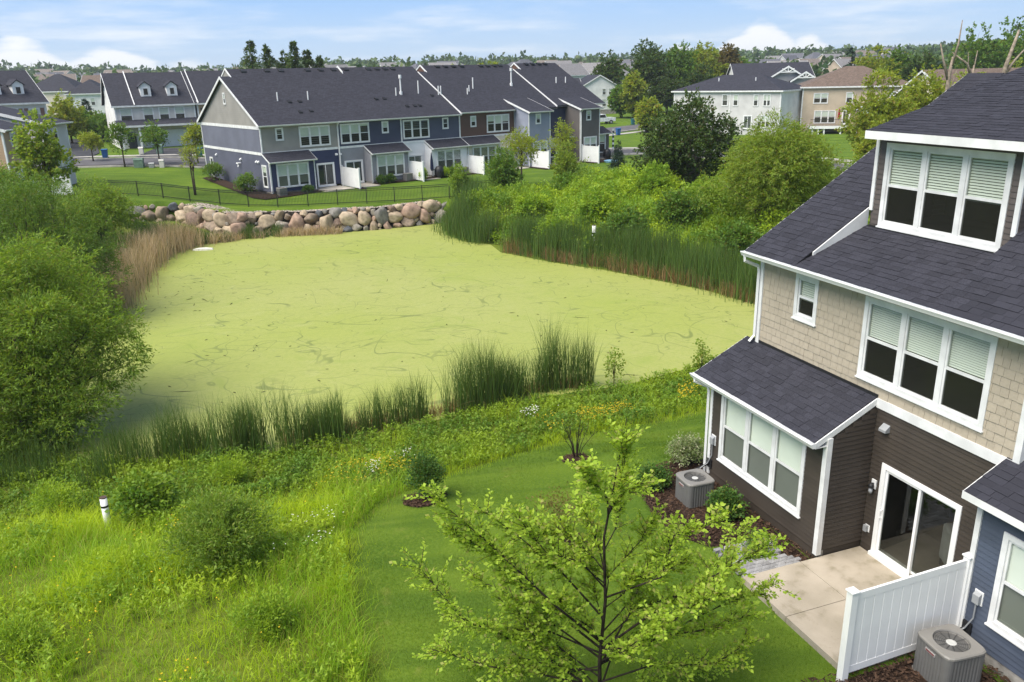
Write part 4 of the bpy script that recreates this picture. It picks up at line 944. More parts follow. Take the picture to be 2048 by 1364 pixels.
        segs_ = [(u0, 7.42), (7.46, u1)] if k == 0 else [(u0, 28.3)] if k == 1 else [(39.3, u1)]
        for g0, g1 in segs_: gutter(B, Fr(0, .78, 0), g0, g1, e[1] - .01, .0)
        m = MB(); m.box(u0, u1, .80, 1.2, e[1] - .16, e[1] - .14); m.build('soffit', TRIM, B)
    # vents
    def on_roof(v, dz=0): return 5.74 + dz + .545 * (v - .78)
    def pipe(u, v, h=.75, r=.055, dz=0):
        m = MB(); m.tube([(u, v, on_roof(v, dz) - .1), (u, v, on_roof(v, dz) + h)], r, 8); m.build('vent_pipe', WHITE, B)
    def turtle(u, v, s=.22, dz=0):
        m = MB(); z = on_roof(v, dz); m.prism([(v - s, z - s * .4), (v - s, z + .02), (v, z + .16), (v + s, z + .15)], 'x', u - s, u + s); m.build('roof_vent', BLACK, B)
    for u, v in ((3.3, 4.3), (6.3, 4.3), (15.9, 4.4), (25.0, 4.4), (24.4, 3.9)): pipe(u, v)
    for u, v in ((18.7, 4.6), (25.9, 4.9)): pipe(u, v, 1.25, .06)
    for u, v in ((20.9, 4.2), (21.2, 4.2), (38.3, 5.2), (39.8, 5.2)): pipe(u, v, .8, .06, .1)
    for u, v in ((4.3, 4.0), (5.3, 4.0), (4.5, 2.4), (5.6, 2.5), (13.3, 3.9), (14.2, 3.9), (15.9, 2.5), (16.8, 2.5), (17.4, 2.5), (20.0, 4.1), (22.6, 2.4), (23.1, 2.4)): turtle(u, v, .17)
    for u in (2.3, 4.6, 6.0, 8.8, 10.2, 11.6, 13.0, 15.6, 16.6, 17.6, 18.5): turtle(u, 9.05, .25)
    for u in (24.2, 25.3, 26.4, 27.5, 30.2, 31.2, 32.2, 33.0): turtle(u, 9.1, .25, .15)
    for u in (37.0, 38.0, 39.0, 40.0): turtle(u, 9.1, .25, .3)
    for u, v, dz in ((16.6, 4.6, 0), (31.5, 5.2, .15)):
        m = MB(); z = on_roof(v, dz); m.tube([(u, v, z - .1), (u, v, z + .25)], .16, 8); m.tube([(u, v, z + .25), (u, v, z + 1.55)], .075, 8); m.tube([(u, v, z + 1.5), (u, v, z + 1.85)], .15, 8); m.build('flue', WHITE, B)
    return B
FAR = far_row()
cf, sf = math.cos(R(39.01)), math.sin(R(39.01))
def fp(u, v, z=None):
    x = -20.62 + u * cf - v * sf; y = 71.39 + u * sf + v * cf
    return (x, y, gz(x, y) if z is None else z)
names = ['by the navy unit and its dark shrubs', 'between the grey unit and the white unit', 'between the white and the beige unit', 'before the blue grey block', 'before the charcoal block']
for (u, v, L), nm in zip(((7.42, 1.0, 3.2), (14.25, 1.0, 3.3), (21.25, -.1, 2.6), (28.9, -1.3, 2.6), (36.3, -1.3, 2.6)), names):
    p = fp(u, v - L); vinyl_fence((p[0], p[1], p[2]), R(39.01 + 90), L, 1.85, 'white vinyl privacy fence ' + nm, 'privacy fences along the far row', boards=True, bw=.4)
SLAB = solid('far_patio_concrete', (.46, .42, .36), .9, .2, scale=1, var=.15)
for u0, u1 in ((4.4, 7.2), (7.6, 9.9), (14.5, 16.7), (25.8, 28.2), (32, 35.8), (39.3, 43)):
    m = MB(); q = [fp(u0, -1.6), fp(u1, -1.6), fp(u1, 1.15), fp(u0, 1.15)]; zt = max(max(p[2] for p in q) + .05, .42)
    m.add([(p[0], p[1], zt) for p in q] + [(p[0], p[1], -.4) for p in q], [(0, 1, 2, 3), (0, 4, 5, 1), (1, 5, 6, 2), (2, 6, 7, 3), (3, 7, 4, 0)]); m.build('patio', SLAB, None, kind='structure')
for (u, v), nm in zip(((.55, -.75), (13.5, -.7), (20.2, -.7)), ('at the corner of the navy end unit', 'below the grey sunroom windows', 'below the white sunroom windows')):
    p = fp(u, v); ac_unit(p, R(39), .75, .75, 'small grey air conditioner ' + nm + ' in the far row', 'air conditioners along the far row', False)
def bedstrip(poly, lift=.07):
    V = [(x, y, gz(x, y) + lift) for x, y in poly]; c_ = (sum(v[0] for v in V) / len(V), sum(v[1] for v in V) / len(V)); V.append((*c_, max(v[2] for v in V) + .02))
    me = bpy.data.meshes.new('mulch_bed'); n = len(poly); me.from_pydata(V, [], [(i, (i + 1) % n, n) for i in range(n)]); me.update(); link('mulch_bed', me, None, MULCH, kind='structure')
for pl in ([(-.1, 14), (-1.5, 13), (-1.6, 8), (-1.7, 3), (-1.2, 0), (-.1, 0)], [(-1.7, 3), (-1.9, 0), (-1.4, -1.6), (1, -1.5), (4.3, -1.0), (4.3, -.02), (-.1, -.02)], [(10, -.02), (10, -.9), (13, -1.2), (15.5, -1.4), (17, -1.2), (21.4, -1.6), (21.6, -.02)], [(7.3, -2.6), (8, -2.5), (8, -1.6), (7.3, -1.6)], [(28.3, -1.3), (28.3, -4), (29.6, -4.2), (31.6, -2), (31.6, -1.3)], [(35.8, -1.3), (35.8, -3.6), (39, -3.6), (41, -2), (39.2, -1.3)]):
    bedstrip([fp(*p)[:2] for p in pl])

# ---------------------------------------------------------------- vegetation tools
def unit(v): return v / np.maximum(np.linalg.norm(v, axis=1, keepdims=True), 1e-9)
def leaf_mesh(name, P, D, L, W, rng, lift=.12):
    """one four-cornered leaf at each P pointing along D"""
    n = len(P); L = np.broadcast_to(L, n)[:, None]; W = np.broadcast_to(W, n)[:, None]
    D = unit(D); S = unit(np.cross(D, rng.normal(size=(n, 3)) + np.array([0, 0, 1.2]))); Nn = np.cross(S, D)
    mid = P + D * L * .48 + Nn * L * lift
    V = np.stack([P, mid + S * W * .5, P + D * L, mid - S * W * .5], 1).reshape(-1, 3)
    return npmesh(name, V, np.arange(4 * n).reshape(-1, 4))
def blade_mesh(name, P, H, W, rng, bend=.35, lean=.1, seg=3, az=None, face=None):
    """upright tapering blades, each bending over along a random heading"""
    n = len(P); a = rng.uniform(0, 2 * np.pi, n) if az is None else az
    d = np.stack([np.cos(a), np.sin(a), np.zeros(n)], 1); b_ = rng.uniform(0, 2 * np.pi, n)
    s = np.stack([np.cos(b_), np.sin(b_), np.zeros(n)], 1); H = np.broadcast_to(H, n); W = np.broadcast_to(W, n); bd = rng.uniform(.15, 1., n) * bend; ln = rng.normal(0, lean, n)
    rows = []
    for k in range(seg + 1):
        t = k / seg; z = H * (t - .28 * bd * t ** 3); off = H * (ln * t + bd * t ** 2.4)
        c = P + d * off[:, None] + np.stack([np.zeros(n), np.zeros(n), z], 1)
        w = W * (1 - t ** 1.6) * .5
        rows.append((c - s * w[:, None], c + s * w[:, None]) if k < seg else (c,))
    V = np.stack([q for r in rows for q in r], 1); k = V.shape[1]
    tri = []
    for i in range(seg - 1): tri += [(2 * i, 2 * i + 1, 2 * i + 3), (2 * i, 2 * i + 3, 2 * i + 2)]
    tri.append((2 * seg - 2, 2 * seg - 1, 2 * seg)); tri = np.array(tri)
    Fc = (np.arange(n)[:, None, None] * k + tri[None]).reshape(-1, 3)
    return npmesh(name, V.reshape(-1, 3), Fc)
def scatter(poly, dens, rng, fn=None):
    xs = [p[0] for p in poly]; ys = [p[1] for p in poly]; n = int((max(xs) - min(xs)) * (max(ys) - min(ys)) * dens)
    x = rng.uniform(min(xs), max(xs), n); y = rng.uniform(min(ys), max(ys), n); ok = inpoly(x, y, poly)
    if fn is not None: ok &= fn(x, y)
    return x[ok], y[ok]
def crown_points(rng, lobes, sprays, per, spray_len, droop, up=.25, shell=.55, jitter=.06, flat=1.):
    """leaf places: sprays (short twigs) set on and inside the lobes, leaves strung along each spray"""
    vol = np.array([l[3] ** 2 for l in lobes]); vol = vol / vol.sum(); idx = rng.choice(len(lobes), sprays, p=vol)
    Lb = np.array(lobes, float)[idx]; d = unit(rng.normal(size=(sprays, 3)) + np.array([0, 0, up])); rad = Lb[:, 3] * (shell + (1 - shell) * rng.random(sprays) ** .6)
    C = Lb[:, :3] + d * rad[:, None] * np.array([1, 1, flat])
    sd = unit(d * np.array([1, 1, .6]) + rng.normal(0, .35, (sprays, 3)) + np.array([0, 0, .25 - droop]))
    t = rng.random((sprays, per)); ln = spray_len * rng.uniform(.5, 1.2, sprays)
    P = C[:, None] + sd[:, None] * (t * ln[:, None])[..., None] + np.array([0, 0, -1.]) * (droop * .5 * (t ** 2) * ln[:, None])[..., None] + rng.normal(0, jitter, (sprays, per, 3))
    D = sd[:, None] + rng.normal(0, .55, (sprays, per, 3)) + np.array([0, 0, -droop * .6])
    return P.reshape(-1, 3), D.reshape(-1, 3)
def limbs(mb, base, tips, r0, rng, mid=.5, k=6, sag=.0):
    for tp in tips:
        b = Vector(base); t = Vector(tp); m_ = b.lerp(t, mid) + Vector((rng.uniform(-.1, .1), rng.uniform(-.1, .1), .08)) * (t - b).length
        pts = [b, b.lerp(m_, .5) + Vector((0, 0, .04)) * (t - b).length, m_, m_.lerp(t, .55), t]; mb.tube(pts, [r0, r0 * .8, r0 * .55, r0 * .33, r0 * .08], k)
GREEN = dict(
 willow=leafmat('willow_leaf', (0.146, 0.259, 0.031), (0.240, 0.354, 0.048), 0.48, c=(.20, .22, .05)),
 willow_dark=leafmat('dark_willow_leaf', (0.088, 0.175, 0.026), (0.155, 0.258, 0.037), 0.42, c=(.16, .18, .05)),
 willow_light=leafmat('light_willow_leaf', (0.180, 0.285, 0.036), (0.277, 0.367, 0.056), 0.50, c=(.25, .25, .05)),
 mid=leafmat('mid_leaf', (0.088, 0.184, 0.027), (0.160, 0.272, 0.039), 0.42, c=(.16, .17, .03)),
 dark=leafmat('dark_leaf', (0.044, 0.093, 0.020), (0.099, 0.157, 0.028), 0.35, c=(.11, .10, .03)),
 deep=leafmat('deep_leaf', (.044, .082, .020), (.088, .140, .032), 0.32, c=(.09, .085, .03)),
 yellow=leafmat('yellow_green_leaf', (0.215, 0.297, 0.036), (0.330, 0.387, 0.050), 0.48, c=(.26, .22, .05)),
 lime=leafmat('lime_leaf', (.300, .450, .046), (.450, .590, .070), 0.50, c=(.36, .38, .10)),
 spruce=leafmat('spruce_needles', (.018, .042, .022), (.038, .070, .030), .12),
 shrub=leafmat('shrub_leaf', (0.045, 0.112, 0.022), (0.098, 0.188, 0.031), 0.38, c=(.15, .18, .03)),
 pale=leafmat('variegated_leaf', (.30, .33, .17), (.16, .24, .07), .3, c=(.5, .48, .33)),
 herb=leafmat('herb_leaf', (0.158, 0.300, 0.029), (0.268, 0.415, 0.043), 0.46, c=(.20, .26, .03), patch=.5),
 herb_dark=leafmat('dark_herb_leaf', (0.094, 0.203, 0.023), (0.167, 0.283, 0.034), 0.42, c=(.16, .2, .03), patch=.7),
 grass=leafmat('meadow_blade', (0.206, 0.379, 0.023), (0.344, 0.515, 0.042), 0.50, c=(.40, .36, .10), patch=.35),
 lawn=leafmat('lawn_blade', (0.072, 0.149, 0.012), (0.126, 0.215, 0.019), 0.42, c=(.16, .21, .03), patch=.4, bands=(.05, .105, .010)),
 reed=leafmat('cattail_blade', (0.056, 0.116, 0.026), (0.124, 0.202, 0.042), 0.35, c=(.12, .14, .04)),
 reed_dry=leafmat('dry_cattail_blade', (.23, .13, .05), (.36, .24, .12), .25, c=(.16, .17, .05)),
 reed_dead=leafmat('dead_reed_blade', (.42, .31, .19), (.58, .45, .30), .25, c=(.16, .17, .06)),
 flower=leafmat('yellow_petal', (.62, .42, .02), (.70, .55, .03), .2), daisy=leafmat('white_petal', (.75, .75, .70), (.8, .78, .7), .2),
 rust=leafmat('bronze_leaf', (.13, .125, .03), (.21, .15, .05), .3))
def broad_tree(name, label, cat, loc, h, rx, ry, kind='mid', seed=0, z0=.25, nl=12, sprays=900, per=14, leaf=.16, lw=.55, spray=.55, droop=.2, trunk=.16, bark=BARK, group=None, lobe=.36, stems=1, parts=('trunk', 'crown'), shell=.55, flat=.85, own=None):
    """tree or shrub: trunk with limbs into the lobes of the crown; leaves strung on sprays over the lobes"""
    rng = np.random.default_rng(seed); rg = random.Random(seed)
    T_ = empty(name, loc, 0, label=label, cat=cat, group=group)
    cz = h * (1 + z0) / 2; rz = h * (1 - z0) / 2; lobes = []
    for i in range(nl):
        d = unit(rng.normal(size=(1, 3)))[0]; q = rng.random() ** .45
        r = lobe * min(rx, ry, rz * 1.2) * rng.uniform(.75, 1.35); p = d * q * np.array([max(rx - r, .1), max(ry - r, .1), max(rz - r, .1)])
        taper = 1 - .45 * max(0, p[2] / rz); lobes.append((p[0] * taper, p[1] * taper, cz + p[2], r * (.75 + .25 * taper)))
    lobes.append((0, 0, h - lobe * min(rx, ry) * .8, lobe * min(rx, ry) * .8))
    if own: lobes = [(a - loc[0], b - loc[1], c_ - loc[2], r) for a, b, c_, r in own]
    P, D = crown_points(rng, lobes, sprays, per, spray, droop, shell=shell, flat=flat); keep = P[:, 2] > .04; P = P[keep]; D = D[keep]
    Ls = leaf * rng.uniform(.6, 1.25, len(P))
    link(parts[1], leaf_mesh(parts[1], P, D, Ls, Ls * lw, rng), T_, GREEN[kind] if isinstance(kind, str) else kind)
    mb = MB(); mb.smooth = True
    for sidx in range(stems):
        ox, oy = (0, 0) if stems == 1 else (rg.uniform(-.3, .3) * rx * .5, rg.uniform(-.3, .3) * ry * .5)
        top = (ox * 1.6 + rg.uniform(-.05, .05) * rx, oy * 1.6, cz + rz * .25); r = trunk / math.sqrt(stems)
        mb.tube([(ox * .4, oy * .4, -.15), (ox * .6, oy * .6, h * z0 * .5), (ox, oy, h * z0 + rz * .35), top], [r * 1.25, r, r * .7, r * .2], 8)
        for l in lobes[sidx::stems]:
            limbs(mb, (ox, oy, min(h * z0 + .12 * h * rg.random(), l[2] * .8)), [(l[0], l[1], l[2] + l[3] * .3)], r * .42, rg, k=5)
    mb.build(parts[0], bark, T_)
    return T_
def spruce(label, loc, h, r, seed=0, group=None, name='spruce_tree', kind='spruce', z0=.06, leaf=.22, n=2600):
    rng = np.random.default_rng(seed); T_ = empty(name, loc, 0, label=label, cat='spruce', group=group)
    nb_ = n // 26; a = rng.uniform(0, 6.283, nb_); t = z0 + (1 - z0) * (1 - np.sqrt(rng.random(nb_))) ** .9 * .98 if name != 'pine_tree' else .45 + .54 * rng.random(nb_) ** .8; L = r * (1 - t) ** .85 * rng.uniform(*((.65, 1.12) if name != 'pine_tree' else (.25, 1.35)), nb_) + .05
    k = rng.random((nb_, 26)) ** .7; out = np.stack([np.cos(a), np.sin(a)], 1)
    P = np.zeros((nb_, 26, 3)); P[..., :2] = out[:, None] * (k * L[:, None])[..., None]; P[..., 2] = t[:, None] * h + .18 * L[:, None] * k - .38 * L[:, None] * k ** 2
    P += rng.normal(0, .05, P.shape) * (.4 + L[:, None, None]); D = np.zeros_like(P); D[..., :2] = out[:, None]; D = D + rng.normal(0, .6, P.shape) + np.array([0, 0, -.15])
    P = P.reshape(-1, 3); D = D.reshape(-1, 3); Ls = leaf * rng.uniform(.6, 1.2, len(P))
    link('crown', leaf_mesh('crown', P, D, Ls, Ls * .34, rng, .05), T_, GREEN[kind])
    mb = MB(); mb.tube([(0, 0, -.2), (0, 0, h * .5), (0, 0, h * .99)], [h * .018, h * .012, .01], 7); mb.build('trunk', BARKDARK, T_)
    return T_
def at(x, y, dz=0.): return (x, y, gz(x, y) + dz)

# ---------------------------------------------------------------- boulder wall
def boulder_wall():
    rng = np.random.default_rng(21)
    Wl = empty('boulder_wall', (0, 0, 0), 0, label='retaining wall of piled round boulders along the far pond edge', cat='wall')
    foot = [(-30.5, 65.6), (-27.5, 66.4), (-25.0, 64.6), (-22.6, 62.6), (-20.9, 61.7), (-18.6, 62.7), (-14.7, 62.8), (-10.6, 63.8), (-6.0, 66.0), (-4.6, 67.2)]
    P = [Vector(p) for p in foot]; Ls = [0]
    for a, b in zip(P[:-1], P[1:]): Ls.append(Ls[-1] + (b - a).length)
    tot = Ls[-1]
    def along(s):
        for i in range(len(P) - 1):
            if s <= Ls[i + 1] or i == len(P) - 2:
                t = (s - Ls[i]) / (Ls[i + 1] - Ls[i]); d = (P[i + 1] - P[i]).normalized(); return P[i].lerp(P[i + 1], t), d
    def top(s): return .16 + .30 * sstep(13, 3, s) - .03 * math.sin(s * .9)
    def bot(s): return float(np.interp(s, [0, 4, 8, 12, 30, 36, tot], [-.9, -1.1, -1.5, -1.65, -1.65, -1.5, -.4]))
    placed = []
    for stage, (r0, r1, tries) in enumerate(((.46, .64, 1100), (.34, .48, 2500), (.22, .36, 8000), (.14, .22, 8000))):
        for _ in range(tries):
            s = rng.uniform(0, tot); r = rng.uniform(r0, r1); z0, z1 = bot(s), top(s)
            if z1 - z0 < r * 1.3: continue
            z = rng.uniform(z0 + r * .6, z1 - r * .55); asp = rng.uniform(.85, 1.25)
            if stage < 2 and z > z1 - r * .8 and rng.random() < .7: continue
            if all(((s - q[0]) / (.93 * (r * asp + q[2] * q[3]))) ** 2 + ((z - q[1]) / (.93 * (r / asp + q[2] / q[3]))) ** 2 > 1 for q in placed if abs(s - q[0]) < 2): placed.append((s, z, r, asp))
    cols = [srgb(*c) for c in ((178, 160, 136), (164, 146, 124), (142, 126, 110), (168, 142, 124), (132, 128, 122), (98, 101, 106), (156, 148, 136), (188, 170, 146), (136, 116, 102))]
    mats = [solid('boulder_%s' % n, c, .85, .25, c2=tuple(v * .62 for v in c), scale=2.2, bump=.6, bscale=9) for n, c in zip(('sand', 'tan', 'brown', 'pink', 'grey', 'slate', 'stone', 'buff', 'umber'), cols)]
    import bmesh
    protos = []
    for k in range(14):
        bm = bmesh.new(); bmesh.ops.create_icosphere(bm, subdivisions=3, radius=1)
        pl = [(unit(rng.normal(size=(1, 3)))[0], rng.uniform(.58, .86)) for _ in range(11)]
        for v in bm.verts:
            p = np.array(v.co)
            for nrm, dd in pl:
                e = p @ nrm - dd
                if e > 0: p = p - nrm * e * .96
            p = p * (1 + .05 * math.sin(5 * p[0] + k) * math.sin(4 * p[1] + 2 * k)); v.co = p * 1.2
        me = bpy.data.meshes.new('boulder'); bm.to_mesh(me); bm.free(); me.polygons.foreach_set('use_smooth', [True] * len(me.polygons)); protos.append(me)
    for s, z, r, asp in placed:
        (p, d) = along(s); nrm = Vector((-d.y, d.x)); back = .35 * (z - bot(s)) + .18 * r
        k = rng.integers(len(protos)); mi = int(rng.choice(len(mats), p=[.17, .16, .12, .12, .1, .07, .12, .08, .06]))
        key = (k, mi)
        me = boulder_cache.get(key)
        if me is None: me = protos[k].copy(); me.materials.append(mats[mi]); boulder_cache[key] = me
        o = bpy.data.objects.new('boulder', me); COL.objects.link(o); o.parent = Wl
        o.location = (p.x + nrm.x * back, p.y + nrm.y * back, z); o.scale = (r * asp * 1.06, r * 1.0, r / asp * 1.06); o.rotation_euler = (rng.uniform(-.25, .25), rng.uniform(-.5, .5), math.atan2(d.y, d.x) + rng.uniform(-.2, .2))
    # dark earth between the stones
    mb = MB(); n = 60
    for i in range(n):
        s0, s1 = tot * i / n, tot * (i + 1) / n; q = []
        for s_ in (s0, s1):
            p, d = along(s_); nrm = Vector((-d.y, d.x)); q.append((p.x + nrm.x * .22, p.y + nrm.y * .22, bot(s_) - .2)); b = .35 * (top(s_) - bot(s_)) + .25; q.append((p.x + nrm.x * b, p.y + nrm.y * b, top(s_) - .06)); q.append((p.x + nrm.x * (b + .9), p.y + nrm.y * (b + .9), top(s_) - .02))
        mb.add(q, [(0, 3, 4, 1), (1, 4, 5, 2)])
    mb.build('earth_fill', solid('earth_fill', (.05, .042, .034), .95, .1, scale=4, var=.4, bump=.8, bscale=12), Wl)
    # gravel strip along the top
    s = rng.uniform(0, tot, 2600); V = []; Fc = []
    m = MB()
    for s_ in s:
        p, d = along(s_); nrm = Vector((-d.y, d.x)); b = .35 * (top(s_) - bot(s_)) + rng.uniform(.2, 1.3); q = Vector((p.x + nrm.x * b, p.y + nrm.y * b, top(s_) + .0)); r = rng.uniform(.04, .11)
        a = rng.uniform(0, 6.28); c_, s__ = math.cos(a) * r, math.sin(a) * r; k = len(V)
        V += [(q.x - c_, q.y - s__, q.z - .03), (q.x + s__ * .8, q.y - c_ * .8, q.z - .02), (q.x + c_, q.y + s__, q.z - .03), (q.x - s__ * .8, q.y + c_ * .8, q.z - .02), (q.x, q.y, q.z + r * .6)]
        Fc += [(k, k + 1, k + 4), (k + 1, k + 2, k + 4), (k + 2, k + 3, k + 4), (k + 3, k, k + 4)]
    link('gravel', npmesh('gravel', np.array(V), np.array(Fc)), Wl, solid('gravel_stone', (.30, .26, .22), .9, .2, pieces=.4), kind='stuff')
    return Wl
boulder_cache = {}
boulder_wall()

# ---------------------------------------------------------------- black metal fence above the wall
def metal_fence():
    FM = solid('black_fence_paint', (.012, .012, .013), .4, .5)
    pts = [(-33.6, 68.6), (-31.2, 68.9), (-29.0, 68.6), (-26.4, 67.6), (-23.6, 66.6), (-21.0, 65.7), (-18.5, 65.2), (-16.1, 65.3), (-13.8, 65.7), (-11.5, 66.0), (-9.3, 66.4), (-7.1, 67.0), (-4.9, 67.7), (-3.2, 68.5), (-1.4, 69.5)]
    Fe = empty('metal_fence', (0, 0, 0), 0, label='black metal picket fence on the lawn above the boulder wall', cat='fence')
    L = [Vector(at(*p)) for p in pts]
    for p in L:
        m = MB(); m.box(p.x - .035, p.x + .035, p.y - .035, p.y + .035, p.z - .3, p.z + 1.26); m.build('post', FM, Fe)
    for a, b in zip(L[:-1], L[1:]):
        m = MB(); d = (b - a); n = int(d.length / .115)
        for i in range(1, n):
            q = a.lerp(b, i / n); m.box(q.x - .009, q.x + .009, q.y - .009, q.y + .009, q.z + .08, q.z + 1.18)
        pk = m.build('pickets', FM, Fe, kind='stuff')
        for zz in (1.2, 1.06, .16):
            m = MB(); s_ = Vector((-d.y, d.x, 0)).normalized() * .018
            V = [a + s_ + Vector((0, 0, zz - .02)), a - s_ + Vector((0, 0, zz - .02)), a - s_ + Vector((0, 0, zz + .02)), a + s_ + Vector((0, 0, zz + .02))]; V += [v + d for v in V]
            m.add([tuple(v) for v in V], [(0, 1, 5, 4), (1, 2, 6, 5), (2, 3, 7, 6), (3, 0, 4, 7)]); m.build('rail', FM, Fe)
metal_fence()

# ---------------------------------------------------------------- reeds, meadow, lawn
def curve_points(pts, n, rng, spread):
    P = np.array(pts, float); seg = np.diff(P, axis=0); L = np.hypot(seg[:, 0], seg[:, 1]); c = np.concatenate([[0], np.cumsum(L)])
    s = rng.uniform(0, c[-1], n); i = np.clip(np.searchsorted(c, s) - 1, 0, len(seg) - 1); t = (s - c[i]) / L[i]
    q = P[i] + seg[i] * t[:, None]; nrm = np.stack([-seg[i][:, 1], seg[i][:, 0]], 1) / L[i][:, None]
    return q, nrm, s / c[-1]
def reeds(name, label_mat, pts, n, width, hmin, hmax, seed, clump=0., mat='reed', w=.022, bend=.22, lean=.06, inward=0., base=None):
    rng = np.random.default_rng(seed); q, nrm, s = curve_points(pts, n * (3 if clump else 1), rng, width)
    off = rng.normal(0, width * .45, len(q)) + inward; xy = q + nrm * off[:, None]
    if clump:
        k = vnoise(xy[:, 0], xy[:, 1], clump, seed) + .35 * vnoise(xy[:, 0], xy[:, 1], clump * .4, seed + 1); keep = rng.random(len(xy)) < sstep(.47, .80, k); xy = xy[keep][:n]
    z = np.maximum(ground(xy[:, 0], xy[:, 1]), POND - .15); P = np.column_stack([xy, z])
    H = rng.uniform(hmin, hmax, len(P)) * (.66 + .72 * vnoise(xy[:, 0], xy[:, 1], 1.1, seed + 3))
    return link(name, blade_mesh(name, P, H, w * rng.uniform(.7, 1.3, len(P)), rng, bend, lean, 4), None, GREEN[mat], label=None, kind='stuff')
NS = [(-16.5, 24.6), (-14.0, 24.0), (-12.7, 23.6), (-9.9, 24.1), (-7.7, 24.3), (-5.7, 24.9), (-4.0, 26.0), (-2.3, 26.8), (-.5, 28.0), (1.4, 28.7), (2.9, 29.1)]
def dense_where(pts_list):
    pass
# near shore: stands of different density from left to right, as one counts them along the bank
for nm, seg_, n, wd, h0, h1, cl, sd in (('cattail_stand', NS[1:4], 950, .9, 1.0, 1.75, .8, 31), ('cattail_stand', NS[3:6], 1650, .9, 1.5, 2.2, .6, 32), ('cattail_stand', NS[5:8], 700, .6, 1.4, 2.1, .55, 33), ('cattail_stand', NS[7:10], 1450, .75, 1.8, 2.5, .6, 34), ('cattail_stand', [(1.2, 28.9), (3.1, 29.1)], 520, .45, 2.0, 2.8, .0, 35), ('cattail_stand', [(-20, 21), (-15.5, 22.6), (-12, 22.2)], 1500, 1.5, .8, 1.4, .9, 36)):
    reeds(nm, '', seg_, n, wd, h0, h1, sd, cl, w=.019, bend=.32, lean=.09)
reeds('dry_cattails', '', NS[4:], 1500, .5, .25, .9, 41, .7, 'reed_dry', .02, .9, .4, inward=.25)
RS = [(15.5, 36.2), (13.2, 39.2), (12.2, 40.6), (10.6, 43.5), (8.3, 46.1), (5.8, 48.8), (2.7, 51.3), (-.3, 54.4)]
reeds('cattail_belt', '', RS, 12000, 1.7, 1.5, 2.4, 42, 0, 'reed', .03, .25, .07, inward=-1.3)
reeds('dry_cattails', '', RS, 3800, .5, .35, 1.15, 43, .9, 'reed_dry', .026, .6, .3, inward=-.12)
reeds('cattail_belt', '', [(-1.4, 57.2), (-3.2, 58.6), (-4.6, 61.5), (-4.6, 65.5), (-3.2, 67.5)], 3200, 1.6, 1.3, 2.2, 44, 0, 'reed', .035, .3, .08, inward=-.7)
LS = [(-20.4, 41.0), (-21.4, 44.8), (-23.0, 51.2), (-23.6, 55.6), (-22.6, 58.9), (-20.6, 61.0), (-17.5, 62.0), (-13, 62.6)]
reeds('dead_reeds', '', LS[:5], 6500, 1.3, 1.2, 2.3, 45, 0, 'reed_dead', .03, .35, .12, inward=.9)
reeds('dead_reeds', '', LS[4:], 2600, .6, .4, 1.0, 46, .8, 'reed_dead', .03, .8, .4, inward=.15)
reeds('cattail_belt', '', LS[1:5], 6000, 1.6, 1.0, 1.9, 47, 0, 'reed', .03, .3, .12, inward=2.6)
reeds('cattail_belt', '', LS[4:7], 1900, .7, .5, 1.05, 49, .7, 'reed', .03, .3, .15, inward=.5)
reeds('cattail_belt', '', [(-22.5, 61.3), (-26, 62.5), (-30, 64.0)], 1800, .8, .5, 1.0, 48, 0, 'reed', .035, .25, .1, inward=.2)

